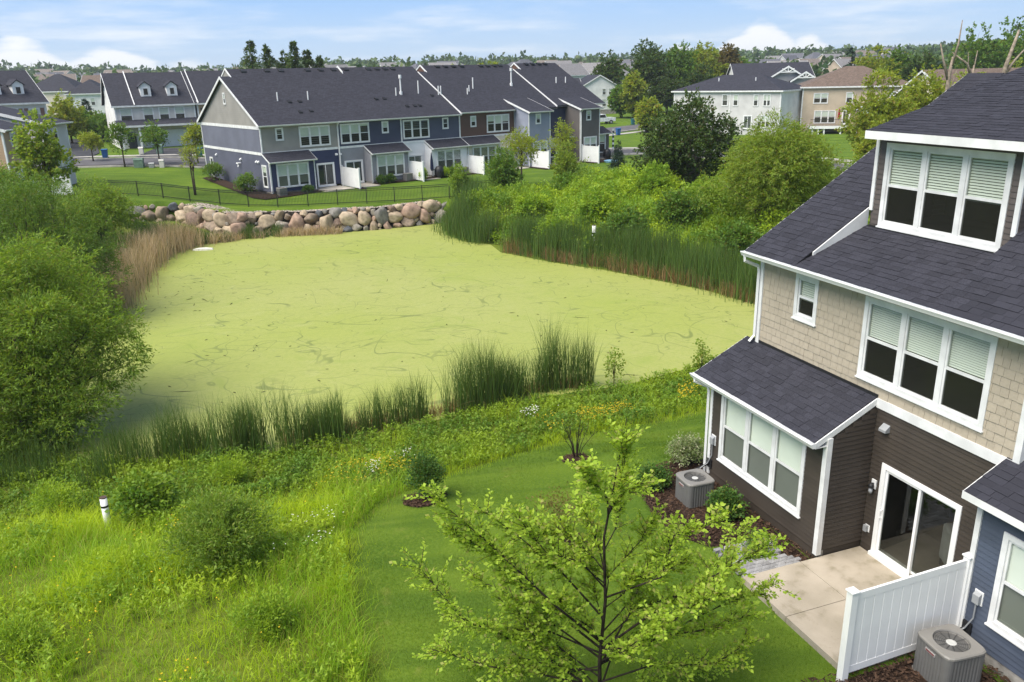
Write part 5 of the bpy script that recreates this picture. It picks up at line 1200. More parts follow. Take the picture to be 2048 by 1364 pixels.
MEADOW = [(-26, 5), (-2.3, 5), (-2.3, 9), (-2.8, 12.4), (-3.6, 14.9), (-4.1, 17.3), (-3.6, 19.2), (-2.4, 20.5), (-.4, 22), (1.6, 23.2), (4.4, 24.0), (6.4, 24.6), (10, 27), (12.2, 35.5), (8.2, 31.2), (4.4, 28.9), (1.4, 27.9), (-2.3, 26.2), (-5.7, 24.3), (-9.9, 23.6), (-14.5, 23.4), (-26, 26)]
def bank(x, y):
    """1 on the leafy strip below the reeds, 0 in the open grass"""
    return sstep(19.0, 21.5, y + .25 * np.maximum(0, -x - 6))
def make_meadow():
    rng = np.random.default_rng(51)
    x, y = scatter(MEADOW, 420, rng); m = vnoise(x, y, 2.2, 9); b = bank(x, y); thin = sstep(6, 14, y) * .25 + .75
    keep = (rng.random(len(x)) < (1 - .88 * b) * (.45 + .75 * m) * thin) & (rng.random(len(x)) < np.clip(22 / np.maximum(y, 9), .35, 1)); x, y, m = x[keep], y[keep], m[keep]
    H = (.20 + .36 * m ** 1.3 + .42 * vnoise(x, y, .75, 19) ** 2) * rng.uniform(.6, 1.3, len(x)); P = np.column_stack([x, y, ground(x, y) - .02])
    link('meadow_grass', blade_mesh('meadow_grass', P, H, .014 * rng.uniform(.7, 1.5, len(P)), rng, .95, .2, 3), None, GREEN['grass'], kind='stuff')
    # leafy herbs in patches, thicker on the bank
    x, y = scatter(MEADOW, 46, rng); m = vnoise(x, y, 1.7, 12); b = bank(x, y); keep = rng.random(len(x)) < np.clip(sstep(.42, .7, m) * .8 + .85 * b, 0, 1); x, y, b = x[keep], y[keep], b[keep]
    hh = (.22 + .5 * vnoise(x, y, 1.1, 13)) * (1 - .25 * b); per = 16; z = ground(x, y)
    t = rng.random((len(x), per)); ang = rng.uniform(0, 6.28, (len(x), per)); rad = .05 + .10 * rng.random((len(x), per))
    lx = rng.normal(0, .1, len(x))[:, None] * t; ly = rng.normal(0, .1, len(x))[:, None] * t
    P = np.stack([x[:, None] + lx, y[:, None] + ly, z[:, None] + t * hh[:, None]], -1).reshape(-1, 3); D = np.stack([np.cos(ang), np.sin(ang), .55 + 0 * ang], -1).reshape(-1, 3)
    L = rng.uniform(.06, .13, len(P)); bb = np.repeat(b, per); hi = bb < .5
    link('meadow_herbs', leaf_mesh('meadow_herbs', P[hi], D[hi], L[hi], L[hi] * .36, rng), None, GREEN['herb'], kind='stuff')
    link('bank_herbs', leaf_mesh('bank_herbs', P[~hi], D[~hi], L[~hi], L[~hi] * .45, rng), None, GREEN['herb_dark'], kind='stuff')
    # short grass fringe and flowers
    for nm, poly, n, mt, sz, hz in (('yellow_flowers', [(-5.5, 19.5), (-2.6, 20.8), (-2.8, 22.8), (-5.2, 21.6)], 260, 'flower', .026, .5), ('yellow_flowers', [(1.0, 23.4), (4.2, 24.4), (4.0, 26.0), (.6, 24.8)], 300, 'flower', .028, .45), ('yellow_flowers', [(5.5, 25), (8, 26.5), (8.5, 28.5), (6, 27.5)], 260, 'flower', .03, .45), ('yellow_flowers', [(-15, 8), (-4, 8), (-5, 20), (-14, 20)], 150, 'flower', .028, .5), ('white_flowers', [(-5.6, 15.5), (-4.2, 16), (-4.2, 18.6), (-5.4, 18.6)], 45, 'daisy', .022, .55), ('white_flowers', [(-4.0, 20.5), (-2.6, 21.5), (-3.2, 22.4), (-4.4, 21.4)], 60, 'daisy', .026, .5), ('white_flowers', [(.2, 24.8), (1.6, 25.4), (1.3, 26.2), (.2, 25.7)], 50, 'daisy', .03, .5)):
        r2 = np.random.default_rng(n + int(100 * poly[0][0]) % 97); x, y = scatter(poly, 200, r2); k = vnoise(x, y, .6, n); o = np.argsort(-k * r2.random(len(x)))[:n]; x, y = x[o], y[o]
        P = np.column_stack([x, y, ground(x, y) + hz * r2.uniform(.7, 1.15, len(x))]); a = r2.uniform(0, 6.28, len(x))
        P5 = np.repeat(P, 4, 0); an = (a[:, None] + np.arange(4) * 1.57).ravel(); D = np.column_stack([np.cos(an), np.sin(an), np.full(len(an), .35)])
        link(nm, leaf_mesh(nm, P5, D, sz, sz * .8, r2), None, GREEN[mt], kind='stuff')
make_meadow()
def make_lawn():
    rng = np.random.default_rng(61); poly = [(-2.3, 8.5), (-2.8, 12.4), (-3.7, 14.9), (-4.2, 17.3), (-3.7, 19.3), (-2.5, 20.6), (-.4, 22.1), (1.6, 23.3), (4.4, 24.1), (6.4, 24.7), (8.5, 25.8), (6.0, 20.5), (3.6, 20.2), (2.6, 17), (3.6, 15.2), (5.0, 13.0), (6.2, 11.4), (6.2, 8.5)]
    x, y = scatter(poly, 1900, rng); keep = rng.random(len(x)) < np.clip(13 / y, .3, 1); x, y = x[keep], y[keep]
    P = np.column_stack([x, y, ground(x, y) - .015]); H = rng.uniform(.03, .075, len(P)) * (.8 + .5 * vnoise(x, y, .7, 4)); k = np.where(y > 18, 1.5, 1.)
    link('lawn_grass', blade_mesh('lawn_grass', P, H, .007 * k, rng, .7, .35, 1), None, GREEN['lawn'], kind='stuff')
    # ragged taller edge where the mower stops
    e = [(-2.3, 8.5), (-2.8, 12.4), (-3.6, 14.9), (-4.1, 17.3), (-3.6, 19.2), (-2.4, 20.5), (-.4, 22), (1.6, 23.2), (4.4, 24.0), (6.4, 24.6), (9, 26.2)]
    q, nrm, s = curve_points(e, 9000, rng, 1); xy = q + nrm * (rng.normal(.25, .3, len(q)))[:, None]; P = np.column_stack([xy, ground(xy[:, 0], xy[:, 1]) - .02])
    link('edge_grass', blade_mesh('edge_grass', P, rng.uniform(.12, .38, len(P)), .009, rng, .8, .25, 2), None, GREEN['grass'], kind='stuff')
make_lawn()
def make_right_bank():
    rng = np.random.default_rng(71); poly = [(-4.2, 65), (-3.0, 67.6), (-1.5, 68.2), (2.5, 68.4), (5, 69.5), (8.5, 73), (12, 77), (17, 78), (24, 74), (28, 64), (26, 42), (16, 36), (13.6, 40.5), (11, 44.5), (6, 49.5), (0, 55), (-2.2, 58.6)]
    x, y = scatter(poly, 17, rng); m = .6 * vnoise(x, y, 3.2, 22) + .4 * vnoise(x, y, 1.3, 23); d, _, _ = shore_dist(x, y)
    hh = (.25 + 3.0 * m ** 1.8) * (.35 + .65 * sstep(0, 9, d)) * (.55 + .45 * sstep(0, 4, 72 + .5 * x - y)); per = 13; z = ground(x, y)
    d3 = unit(rng.normal(size=(len(x) * per, 3)) + np.array([0, 0, .5])).reshape(len(x), per, 3); rr_ = rng.random((len(x), per)) ** .35 * (.20 + .22 * m[:, None])
    P = np.stack([x, y, z + hh], -1)[:, None] + d3 * rr_[..., None] * np.array([1, 1, .9]) - np.array([0, 0, 1]) * (rng.random((len(x), per)) ** 2 * hh[:, None] * .8)[..., None]
    P = P.reshape(-1, 3); P[:, 2] = np.maximum(P[:, 2], np.repeat(z, per) + .05); D = d3.reshape(-1, 3) + rng.normal(0, .5, (len(P), 3)); L = rng.uniform(.12, .26, len(P))
    pick = np.repeat(vnoise(x, y, 4.5, 25) > .56, per)
    link('bank_thicket', leaf_mesh('bank_thicket', P[~pick], D[~pick], L[~pick], L[~pick] * .5, rng), None, GREEN['herb'], kind='stuff')
    link('bank_thicket', leaf_mesh('bank_thicket', P[pick], D[pick], L[pick], L[pick] * .5, rng), None, GREEN['herb_dark'], kind='stuff')
    x, y = scatter(poly, 40, rng); k = vnoise(x, y, 2.6, 27) > .55; x, y = x[k], y[k]; P = np.column_stack([x, y, ground(x, y)])
    link('bank_grass', blade_mesh('bank_grass', P, rng.uniform(.6, 1.4, len(P)), .03, rng, .7, .15, 3), None, GREEN['grass'], kind='stuff')
make_right_bank()

# ---------------------------------------------------------------- houses beyond
def house(label, loc, rz, w, d, eave, ridge, wall, roof=None, kind='gable', wins=(), base=-1.5, over=.35, side=None, name='house', group=None, lap=.14, cat='house'):
    """detached house: lap-sided walls, roof with fascia, windows given as (face, u, z, width, height, lights)"""
    roof = roof or ROOF; side = side or wall
    B = empty(name, loc, R(rz), label=label, cat=cat, group=group)
    fr = {'F': Fr(0, 0, 0), 'L': Fr(0, d, -90), 'R': Fr(w, 0, 90), 'B': Fr(w, d, 180)}; ln = {'F': w, 'L': d, 'R': d, 'B': w}
    for k in 'FLRB':
        mt = wall if k in 'FB' else side
        if lap: laps(B, fr[k], .0, ln[k], 0, eave, mt, (), lap)
        else: sheet(B, fr[k], 0, ln[k], 0, eave, mt)
        for u in (0, ln[k] - .14):
            if lap: m = MB(fr[k]); m.box(u - .02, u + .14, -.04, .02, 0, eave); m.build('corner_board', TRIM, B)
    m = MB(); m.box(.05, w - .05, .05, d - .05, base, .02); m.build('foundation', CONC, B)
    o = over; th = .2; e = eave + .05
    if kind in ('gable', 'gable_y'):
        if kind == 'gable':
            m = MB(); m.prism([(-o, e), (d / 2, ridge), (d + o, e), (d + o, e - th), (d / 2, ridge - th * 1.3), (-o, e - th)], 'x', -o, w + o); m.build('roof', roof, B)
            for x in (0, w):
                m = MB(); m.add([(x, 0, eave - .02), (x, d, eave - .02), (x, d / 2, ridge - .2)], [(0, 1, 2)]); m.build('gable_wall', side, B)
            for x in (-o - .03, w + o - .01):
                for p in ((-o, e), (d + o, e)):
                    m = MB(); V = [(x, p[0], p[1] - th - .02), (x, d / 2, ridge - th - .04), (x, d / 2, ridge + .01), (x, p[0], p[1] + .01)]; V += [(a + .04, b, c_) for a, b, c_ in V]; m.add(V, [(0, 1, 2, 3), (7, 6, 5, 4), (3, 2, 6, 7), (0, 4, 5, 1), (0, 3, 7, 4)]); m.build('rake_board', TRIM, B)
            eaves = 'FB'
        else:
            m = MB(); m.prism([(-o, e), (w / 2, ridge), (w + o, e), (w + o, e - th), (w / 2, ridge - th * 1.3), (-o, e - th)], 'y', -o, d + o); m.build('roof', roof, B)
            for y in (0, d):
                m = MB(); m.add([(0, y, eave - .02), (w, y, eave - .02), (w / 2, y, ridge - .2)], [(0, 1, 2)]); m.build('gable_wall', wall, B)
            y = -o - .03
            for p in ((-o, e), (w + o, e)):
                m = MB(); V = [(p[0], y, p[1] - th - .02), (w / 2, y, ridge - th - .04), (w / 2, y, ridge + .01), (p[0], y, p[1] + .01)]; V += [(a, b + .04, c_) for a, b, c_ in V]; m.add(V, [(0, 1, 2, 3), (7, 6, 5, 4), (3, 2, 6, 7), (0, 4, 5, 1), (0, 3, 7, 4)]); m.build('rake_board', TRIM, B)
            eaves = 'LR'
    else:
        h = min(w, d) / 2; V = [(-o, -o, e), (w + o, -o, e), (w + o, d + o, e), (-o, d + o, e)]
        top = [(h, d / 2, ridge), (w - h, d / 2, ridge)] if w >= d else [(w / 2, h, ridge), (w / 2, d - h, ridge)]
        Fc = [(0, 1, 5, 4), (1, 2, 5), (2, 3, 4, 5), (3, 0, 4)] if w >= d else [(0, 1, 4), (1, 2, 5, 4), (2, 3, 5), (3, 0, 4, 5)]
        m = MB(); m.add(V + top + [(a, b, e - .18) for a, b, _ in V], Fc + [(9, 8, 7, 6)] if False else Fc); m.build('roof', roof, B); eaves = 'FLRB'
    for k in eaves:
        m = MB(fr[k]); m.box(-o, ln[k] + o, -o - .03, -o + .0, e - .2, e + .005); m.box(-o, ln[k] + o, -o, .0, e - .2, e - .17); m.build('fascia', TRIM, B)
    for f, u, z, ww, hh, n in wins:
        window(B, fr[f], u, u + ww, z, z + hh, n, inset=False, blinds=((.5, .45, 0)[(int(u * 7 + z)) % 3],), casing=.1, mull=.09)
    return B, fr
def sidew(n, *c): return sid(n, *c)
LG = sid('light_grey_siding', 205, 202, 196); OW = sid('off_white_siding', 226, 225, 222); BEI = sid('beige_siding', 188, 172, 150); BEIL = sid('pale_beige_siding', 222, 210, 192); TANS = sid('tan_siding', 178, 150, 122); PG = sid('pale_grey_siding', 200, 198, 196); BRK = sid('brown_brick', 128, 96, 82); GREY = sid('grey_gable_siding', 150, 150, 152)
def small_dormer(B, u, v, z, mat=WHITE):
    """gabled dormer with one window, front at depth v"""
    m = MB(); m.box(u - .62, u + .62, v, v + 2.4, z - .5, z + 1.25); D = m.build('dormer', mat, B)
    m = MB(); m.prism([(u - .8, z + 1.22), (u, z + 1.85), (u + .8, z + 1.22), (u + .8, z + 1.12), (u, z + 1.72), (u - .8, z + 1.12)], 'y', v - .18, v + 2.9); m.build('dormer_roof', ROOF, D)
    m = MB(); m.add([(u - .62, v - .005, z + 1.24), (u + .62, v - .005, z + 1.24), (u, v - .005, z + 1.74)], [(0, 1, 2)]); m.build('dormer_gable', mat, D)
    m = MB(); m.box(u - .36, u + .36, v - .05, v, z + .05, z + 1.05); m.build('dormer_frame', TRIM, D)
    m = MB(); m.box(u - .24, u + .24, v - .06, v - .04, z + .17, z + .94); m.build('dormer_pane', DARKIN, D)
def town_c():
    B, fr = house('light grey townhouse with two white dormers and a wide white garage door', (-49.2, 106, 1.75), 30, 9.6, 13, 5.45, 9.5, LG, None, 'gable',
        [('F', .5, 3.4, 1.5, 1.8, 1), ('F', 3.2, 3.4, 1.3, 1.8, 1), ('F', 5.1, 3.4, 1.3, 1.8, 1), ('F', 7.0, 3.4, 1.3, 1.8, 1), ('L', 10.6, .5, .9, 2.0, 1), ('L', 3.2, 6.6, .6, 1.1, 1), ('L', 2.0, .5, .9, 2.0, 1)], side=OW)
    f = fr['F']
    m = MB(f); m.box(-.2, 9.8, -1.9, -.02, 3.02, 3.12); m.add([(-.2, -1.9, 3.12), (9.8, -1.9, 3.12), (9.8, -.02, 3.75), (-.2, -.02, 3.75)], [(0, 1, 2, 3)]); m.build('porch_roof', ROOF, B)
    m = MB(f); m.box(-.22, 9.82, -1.95, -1.9, 2.9, 3.13); m.build('fascia', TRIM, B)
    for u in (.1, 2.2):
        m = MB(f); m.box(u, u + .22, -1.8, -1.6, 0, 3.0); m.build('porch_post', WHITE, B)
    m = MB(f); m.box(3.6, 8.6, -.09, .0, 0, 2.35); G = m.build('garage_door', WHITE, B)
    for i in range(4):
        m = MB(f); m.box(3.75, 8.45, -.11, -.09, .1 + i * .55, .57 + i * .55); m.build('door_section', WHITE, G)
    m = MB(f); m.box(1.0, 2.0, -.08, 0, .1, 2.2); m.build('front_door', solid('front_door_dark', (.04, .04, .05), .5, .4), B)
    small_dormer(B, 4.1, 1.4, 6.55); small_dormer(B, 7.3, 1.4, 6.55)
    # low recessed part of the roof and white raking verge partway along
    for x in (2.3, 10.0):
        m = MB(); V = [(x, -.4, 5.3), (x, 6.5, 9.42), (x, 6.5, 9.72), (x, -.4, 5.6)]; V += [(a + .1, b, c_) for a, b, c_ in V]; m.add(V, [(0, 1, 2, 3), (7, 6, 5, 4), (3, 2, 6, 7), (0, 4, 5, 1)]); m.build('rake_board', TRIM, B)
    B2, f2 = house('tan townhouse with a front gable joined to the light grey one', (-49.2 + 9.9 * math.cos(R(30)), 106 + 9.9 * math.sin(R(30)), 1.75), 30, 9, 13, 5.45, 9.6, TANS, None, 'gable', [('F', .8, 3.4, 1.1, 1.5, 1), ('F', 3.3, 3.4, 1.3, 1.8, 1)], side=LG)
    m = MB(); m.prism([(2.0, 5.4), (4.6, 7.7), (7.2, 5.4), (7.2, 5.2), (4.6, 7.5), (2.0, 5.2)], 'y', -1.0, 4); m.build('front_gable_roof', ROOF, B2); m = MB(); m.add([(2.3, -.6, 5.3), (6.9, -.6, 5.3), (4.6, -.6, 7.4)], [(0, 1, 2)]); m.build('front_gable', TANS, B2)
    for s_ in (-1, 1):
        m = MB(); V = [(4.6 + s_ * 2.7, -1.05, 5.1), (4.6, -1.05, 7.5), (4.6, -1.05, 7.75), (4.6 + s_ * 2.7, -1.05, 5.38)]; V += [(a, b + .06, c_) for a, b, c_ in V]; m.add(V, [(0, 1, 2, 3), (7, 6, 5, 4), (3, 2, 6, 7), (0, 4, 5, 1)]); m.build('rake_board', TRIM, B2)
    m = MB(f2['F']); m.box(2.3, 6.9, -.6, -.02, 0, 5.3); m.build('front_bay', BRK, B2)
    for u in (.62, 1.95):
        m = MB(f2['F']); m.box(u - .22 if u < 1 else u, u if u < 1 else u + .22, -.05, 0, 3.4, 4.9); m.build('shutter', BLACK, B2)
town_c()
def town_left():
    B, fr = house('dark roofed townhouse with two small white dormers at the left edge', (-69.9, 92.3, 2.3), 45, 18, 13, 5.6, 9.5, PG, None, 'gable', [('F', 13.6, 3.3, 1.2, 1.7, 1), ('F', 16.0, 3.3, 1.2, 1.7, 1)], side=OW)
    small_dormer(B, 13.2, 1.5, 6.55); small_dormer(B, 15.7, 1.5, 6.55)
    for u in (13.1, 14.9, 15.5, 17.3):
        m = MB(fr['F']); m.box(u, u + .42, -.05, 0, 3.3, 5.0); m.build('shutter', BRK, B)
    L = empty('townhouse', (-39.5, 64.5, 1.2), R(90), label='pale townhouse with tan and grey projecting blocks at the left edge', cat='house')
    main = sid('left_main_siding', 190, 186, 180)
    laps(L, Fr(0, 6.2, 0), -1, 11, 0, 5.6, main, (), .12); laps(L, Fr(-1, 6.2, -90), -12, 0, 0, 5.6, main, (), .12)
    m = MB(); m.prism([(5.8, 5.6), (12, 9.4), (18, 5.6), (18, 5.4), (12, 9.2), (5.8, 5.4)], 'x', -1.4, 11); m.build('roof', ROOF, L)
    for u0, u1, v0, mt, e in ((1.0, 4.2, 0, TANS, 5.5), (6.8, 10.2, -.3, PG, 5.6)):
        laps(L, Fr(0, v0, 0), u0, u1, 0, e, mt, (), .12); laps(L, Fr(u0, v0, -90), -6, 0, 0, e, mt, (), .12)
        m = MB(); m.add([(u0, v0, e - .1), (u0, v0 + 6, e - .1), (u0, v0 + 6, e + 1.5), (u0, v0, e + .02)], [(0, 1, 2, 3)]); m.build('wall', mt, L)
        m = MB(); m.prism([(v0 - .45, e + .02), (v0 + 6.5, e + 1.75), (v0 + 6.5, e + 1.6), (v0 - .45, e - .12)], 'x', u0 - .25, u1 + .25); m.build('low_roof', ROOF, L)
        m = MB(); V = [(u0 - .29, v0 - .45, e - .2), (u0 - .29, v0 + 6.5, e + 1.5), (u0 - .29, v0 + 6.5, e + 1.77), (u0 - .29, v0 - .45, e + .03)]; V += [(a + .04, b, c_) for a, b, c_ in V]; m.add(V, [(0, 1, 2, 3), (7, 6, 5, 4), (3, 2, 6, 7), (0, 4, 5, 1), (0, 3, 7, 4)]); m.build('rake_board', TRIM, L)
        gutter(L, Fr(0, v0 - .45, 0), u0 - .27, u1 + .27, e + .02, 0)
        for u in (u0, u1 - .12):
            m = MB(Fr(0, v0, 0)); m.box(u - .02, u + .12, -.04, .1, 0, e - .1); m.build('corner_board', TRIM, L)
        window(L, Fr(0, v0, 0), u0 + .9, u0 + 1.7, 4.2, 5.3, 1, inset=False, blinds=(.3,)); window(L, Fr(0, v0, 0), u0 + .5, u0 + 2.5, .9, 2.6, 2, inset=False, blinds=(.4,))
    slider(L, Fr(1.0, 0, -90), -3.6, -1.9, 2.15, inset=False)
    m = MB(Fr(1.0, 0, -90)); m.box(-4.4, -1.4, -.9, -.02, 2.5, 2.6); m.build('door_canopy', ROOF, L)
    vinyl_fence((-36.0, 67.6, 1.2), R(172), 3.4, 1.85, 'white vinyl privacy fence by the grey block at far left', 'privacy fences along the far row', True, bw=.4)
town_left()
def right_houses():
    B, fr = house('white two storey house with a dark hip roof left of the beige house', (26.6, 134, -.6), -39.4, 17.4, 11, 7.4, 9.7, PG, None, 'hip',
        [('F', 8.2, 5.2, 1.0, 1.75, 1), ('F', 10.0, 5.2, .85, 1.75, 1), ('F', 13.2, 5.2, .8, 1.7, 1), ('F', 14.7, 5.2, 1.2, 1.75, 2), ('F', 10.0, 2.0, .85, 1.35, 1), ('F', 14.0, 2.1, 2.0, 1.9, 3)], side=OW)
    slider(B, Fr(0, 0, 0, 1.9), 11.8, 13.2, 2.0, inset=False)
    m = MB(); m.box(9.4, 9.56, -.05, 0, -.5, 7.3); m.build('corner_board', TRIM, B)
    for u in (6, 12): 
        m = MB(); m.tube([(u, 3.2, 7.6), (u, 3.2, 9.3)], .07, 6); m.build('vent_pipe', WHITE, B)
    B, fr = house('beige two storey house with a brown hip roof and raised deck', (44.9, 128, -.9), -15, 15.5, 13, 8.0, 10.9, BEI, ROOFB, 'hip',
        [('F', 1.6, 5.6, 2.1, 1.55, 2), ('F', 6.2, 5.6, 1.0, 1.6, 1), ('F', 12.3, 5.6, 1.6, 1.6, 2), ('F', 1.9, 2.7, 3.1, 1.9, 3)], side=BEIL)
    slider(B, Fr(0, 0, 0, 2.55), 5.9, 7.0, 2.1, inset=False)
    bay = sid('beige_bay', 190, 176, 156)
    m = MB(); m.box(7.9, 12.1, -2.4, 0, -1, 5.0); m.build('bay_wall', bay, B); m = MB(); m.prism([(7.5, 4.95), (10, 6.4), (12.5, 4.95), (12.5, 4.8), (10, 6.2), (7.5, 4.8)], 'y', -2.9, .0); m.build('bay_roof', ROOFB, B); m = MB(); m.add([(7.9, -2.41, 4.98), (12.1, -2.41, 4.98), (10, -2.41, 6.15)], [(0, 1, 2)]); m.build('bay_gable', bay, B)
    for s_ in (-1, 1):
        m = MB(); V = [(10 + s_ * 2.55, -2.95, 4.7), (10, -2.95, 6.15), (10, -2.95, 6.42), (10 + s_ * 2.55, -2.95, 4.95)]; V += [(a, b + .06, c_) for a, b, c_ in V]; m.add(V, [(0, 1, 2, 3), (7, 6, 5, 4), (3, 2, 6, 7), (0, 4, 5, 1)]); m.build('rake_board', TRIM, B)
    window(B, Fr(0, -2.4, 0), 8.3, 11.8, 2.9, 4.6, 3, inset=False, blinds=(.3,))
    D = empty('deck', (44.9, 128, -.9), R(-15), label='raised white deck with posts on the beige house', cat='deck')
    m = MB(); m.box(1.2, 7.85, -3.4, -.02, 2.3, 2.5); m.build('deck_floor', solid('deck_boards', (.25, .21, .17), .8, .2), D); m = MB(); m.box(1.1, 7.87, -3.5, -3.4, 2.12, 2.52); m.box(1.1, 1.2, -3.5, -.02, 2.12, 2.52); m.build('rim_board', WHITE, D)
    for u in (1.5, 2.3, 3.1, 5.4, 7.6):
        m = MB(); m.box(u, u + .22, -3.35, -3.13, -.6, 2.3); m.build('post', WHITE, D)
    rl = solid('dark_rail', (.03, .028, .026), .5, .4)
    m = MB(); m.box(1.15, 7.85, -3.46, -3.42, 3.45, 3.5)
    for i in range(54): u = 1.18 + i * .125; m.box(u, u + .02, -3.45, -3.43, 2.52, 3.46)
    m.build('railing', rl, D)
    U = empty('parasol', (44.9 + 5.3 * math.cos(R(-15)) + 1.6 * math.sin(R(-15)), 128 + 5.3 * math.sin(R(-15)) - 1.6 * math.cos(R(-15)), 1.6), 0, label='closed red parasol standing on the raised deck', cat='parasol')
    m = MB(); m.tube([(0, 0, 0), (0, 0, 2.6)], .03, 6); m.build('pole', METAL, U); m = MB(); m.lathe((0, 0, .9), [(.12, 0), (.2, .2), (.14, 1.2), (.03, 1.7)], 8); m.build('canopy', solid('red_fabric', (.30, .03, .03), .8, .2), U)
    house('dark roofed house with white gable trusses behind the white house', (46, 170, 1.4), -6, 15, 12, 6.6, 9.6, OW, None, 'gable', [('F', 2, 4, 1.2, 1.6, 1)], side=OW)
    for i, (x, z0, hw) in enumerate(((55.4, 10.3, 3.2), (58.6, 9.2, 2.6))):
        G = empty('gable_porch', (x, 167.5 - i, 1.4), R(-6), label=('taller' if i == 0 else 'shorter') + ' grey gable with white truss on the house behind', cat='gable')
        h = z0 - 1.4; hb = h - hw * .62
        m = MB(); m.prism([(-hw - .3, hb - .15), (0, h), (hw + .3, hb - .15), (hw + .3, hb - .35), (0, h - .25), (-hw - .3, hb - .35)], 'y', -.6, 6); m.build('roof', ROOF, G); m = MB(); m.box(-hw, hw, 0, 6, 0, hb); m.add([(-hw, -.01, hb - .05), (hw, -.01, hb - .05), (0, -.01, h - .15)], [(0, 1, 2)]); m.build('wall', GREY, G)
        m = MB()
        for s_ in (-1, 1): V = [(s_ * (hw + .3), -.66, hb - .45), (0, -.66, h - .3), (0, -.66, h + .03), (s_ * (hw + .3), -.66, hb - .12)]; V += [(a, b + .06, c_) for a, b, c_ in V]; m.add(V, [(0, 1, 2, 3), (7, 6, 5, 4), (3, 2, 6, 7), (0, 4, 5, 1)]); m.tube([(0, -.6, h - 1.2), (s_ * hw * .35, -.6, h - .5)], .08, 4)
        m.box(-hw * .55, hw * .55, -.64, -.54, h - 1.25, h - 1.05); m.box(-.09, .09, -.64, -.54, h - 1.2, h - .2); m.build('truss', WHITE, G)
    house('white gabled house glimpsed past the right end of the row', (16.5, 182, 2.2), 8, 7.4, 11, 4.9, 7.2, OW, None, 'gable_y', [('F', 4.2, 3.0, .9, 1.4, 1), ('F', 5.6, 3.0, .9, 1.4, 1), ('F', 4.2, .6, 1.0, 1.6, 1)], side=OW)
    house('long dark roofed white house left of the white gabled house', (9.5, 186, 2.2), 4, 7, 9, 4.8, 6.6, OW, None, 'gable', [], side=OW)
    house('pale beige gabled house behind the yellow green trees at right', (49.6, 94, .2), 6, 12, 11, 6.0, 9.2, BEIL, ROOFB, 'gable', [('F', .9, 4.2, 1.0, 1.5, 1), ('F', 4.5, 4.2, 1.0, 1.5, 1), ('F', .8, 1.2, 1.8, 1.6, 2)], side=BEIL)
    # further back on the left
    house('tan house with a dark hip roof behind the left lawn', (-106, 186, 2.6), 5, 12, 11, 5.9, 9.6, BEIL, None, 'hip', [('F', 7, .8, 1.2, 1.5, 1)], side=BEIL)
    house('white house with a dark hip roof behind the left lawn', (-87, 168, 2.2), 14, 7.5, 10, 5.9, 8.6, OW, None, 'hip', [('F', 2.4, 3.6, .9, 1.5, 1), ('F', 4.2, 3.6, .9, 1.5, 1), ('F', 5.6, .8, .9, 1.5, 1)], side=OW)
    house('house with a brown gable roof above the left hedge trees', (-116, 232, 3.6), 10, 12, 10, 5.4, 8.6, BEIL, ROOFB, 'gable', [], side=BEIL)
    house('low dark hip roofed house beside the tan one', (-98, 204, 2.6), 8, 14, 10, 4.6, 8.2, BEI, None, 'hip', [], side=BEI)
right_houses()
def distant():
    rg = random.Random(17); k = 0
    roofs = [roofmat('distant_roof_%s' % n, c) for n, c in (('slate', (.10, .10, .115)), ('brown', (.17, .14, .12)), ('grey', (.20, .19, .19)))]; walls = [sid('distant_wall_%s' % n, *c) for n, c in (('white', (226, 222, 216)), ('beige', (206, 190, 170)), ('tan', (186, 168, 150)), ('grey', (190, 190, 190)))]
    spots = []
    for _ in range(900):
        y = rg.uniform(270, 620); a = rg.choice((rg.uniform(-.56, -.36), rg.uniform(.0, .14), rg.uniform(.24, .46), rg.uniform(-.34, .0))); x = a * y
        if all((x - p) ** 2 + (y - q) ** 2 > 26 ** 2 for p, q in spots): spots.append((x, y))
        if len(spots) >= 92: break
    for x, y in spots:
        side = 'left' if x < -.12 * y else 'right' if x > .15 * y else 'middle'
        i, j = rg.randrange(3), rg.randrange(4); w, d = rg.uniform(10, 15), rg.uniform(8, 11)
        kd = rg.choice(('gable', 'gable', 'hip')); far_ = 'nearer' if y < 380 else 'farther' if y < 500 else 'farthest'
        house('%s distant %s %s house with %s roof among the %s hillside trees' % (far_, ('white', 'beige', 'tan', 'grey')[j], 'gabled' if kd == 'gable' else 'hipped', ('slate', 'brown', 'grey')[i], side), (x, y, gz(x, y) + .6), rg.uniform(-50, 50), w, d, rg.uniform(5, 6), rg.uniform(8.6, 10), walls[j], roofs[i], kd, (), lap=0, group='distant houses toward the horizon', base=-3)
distant()

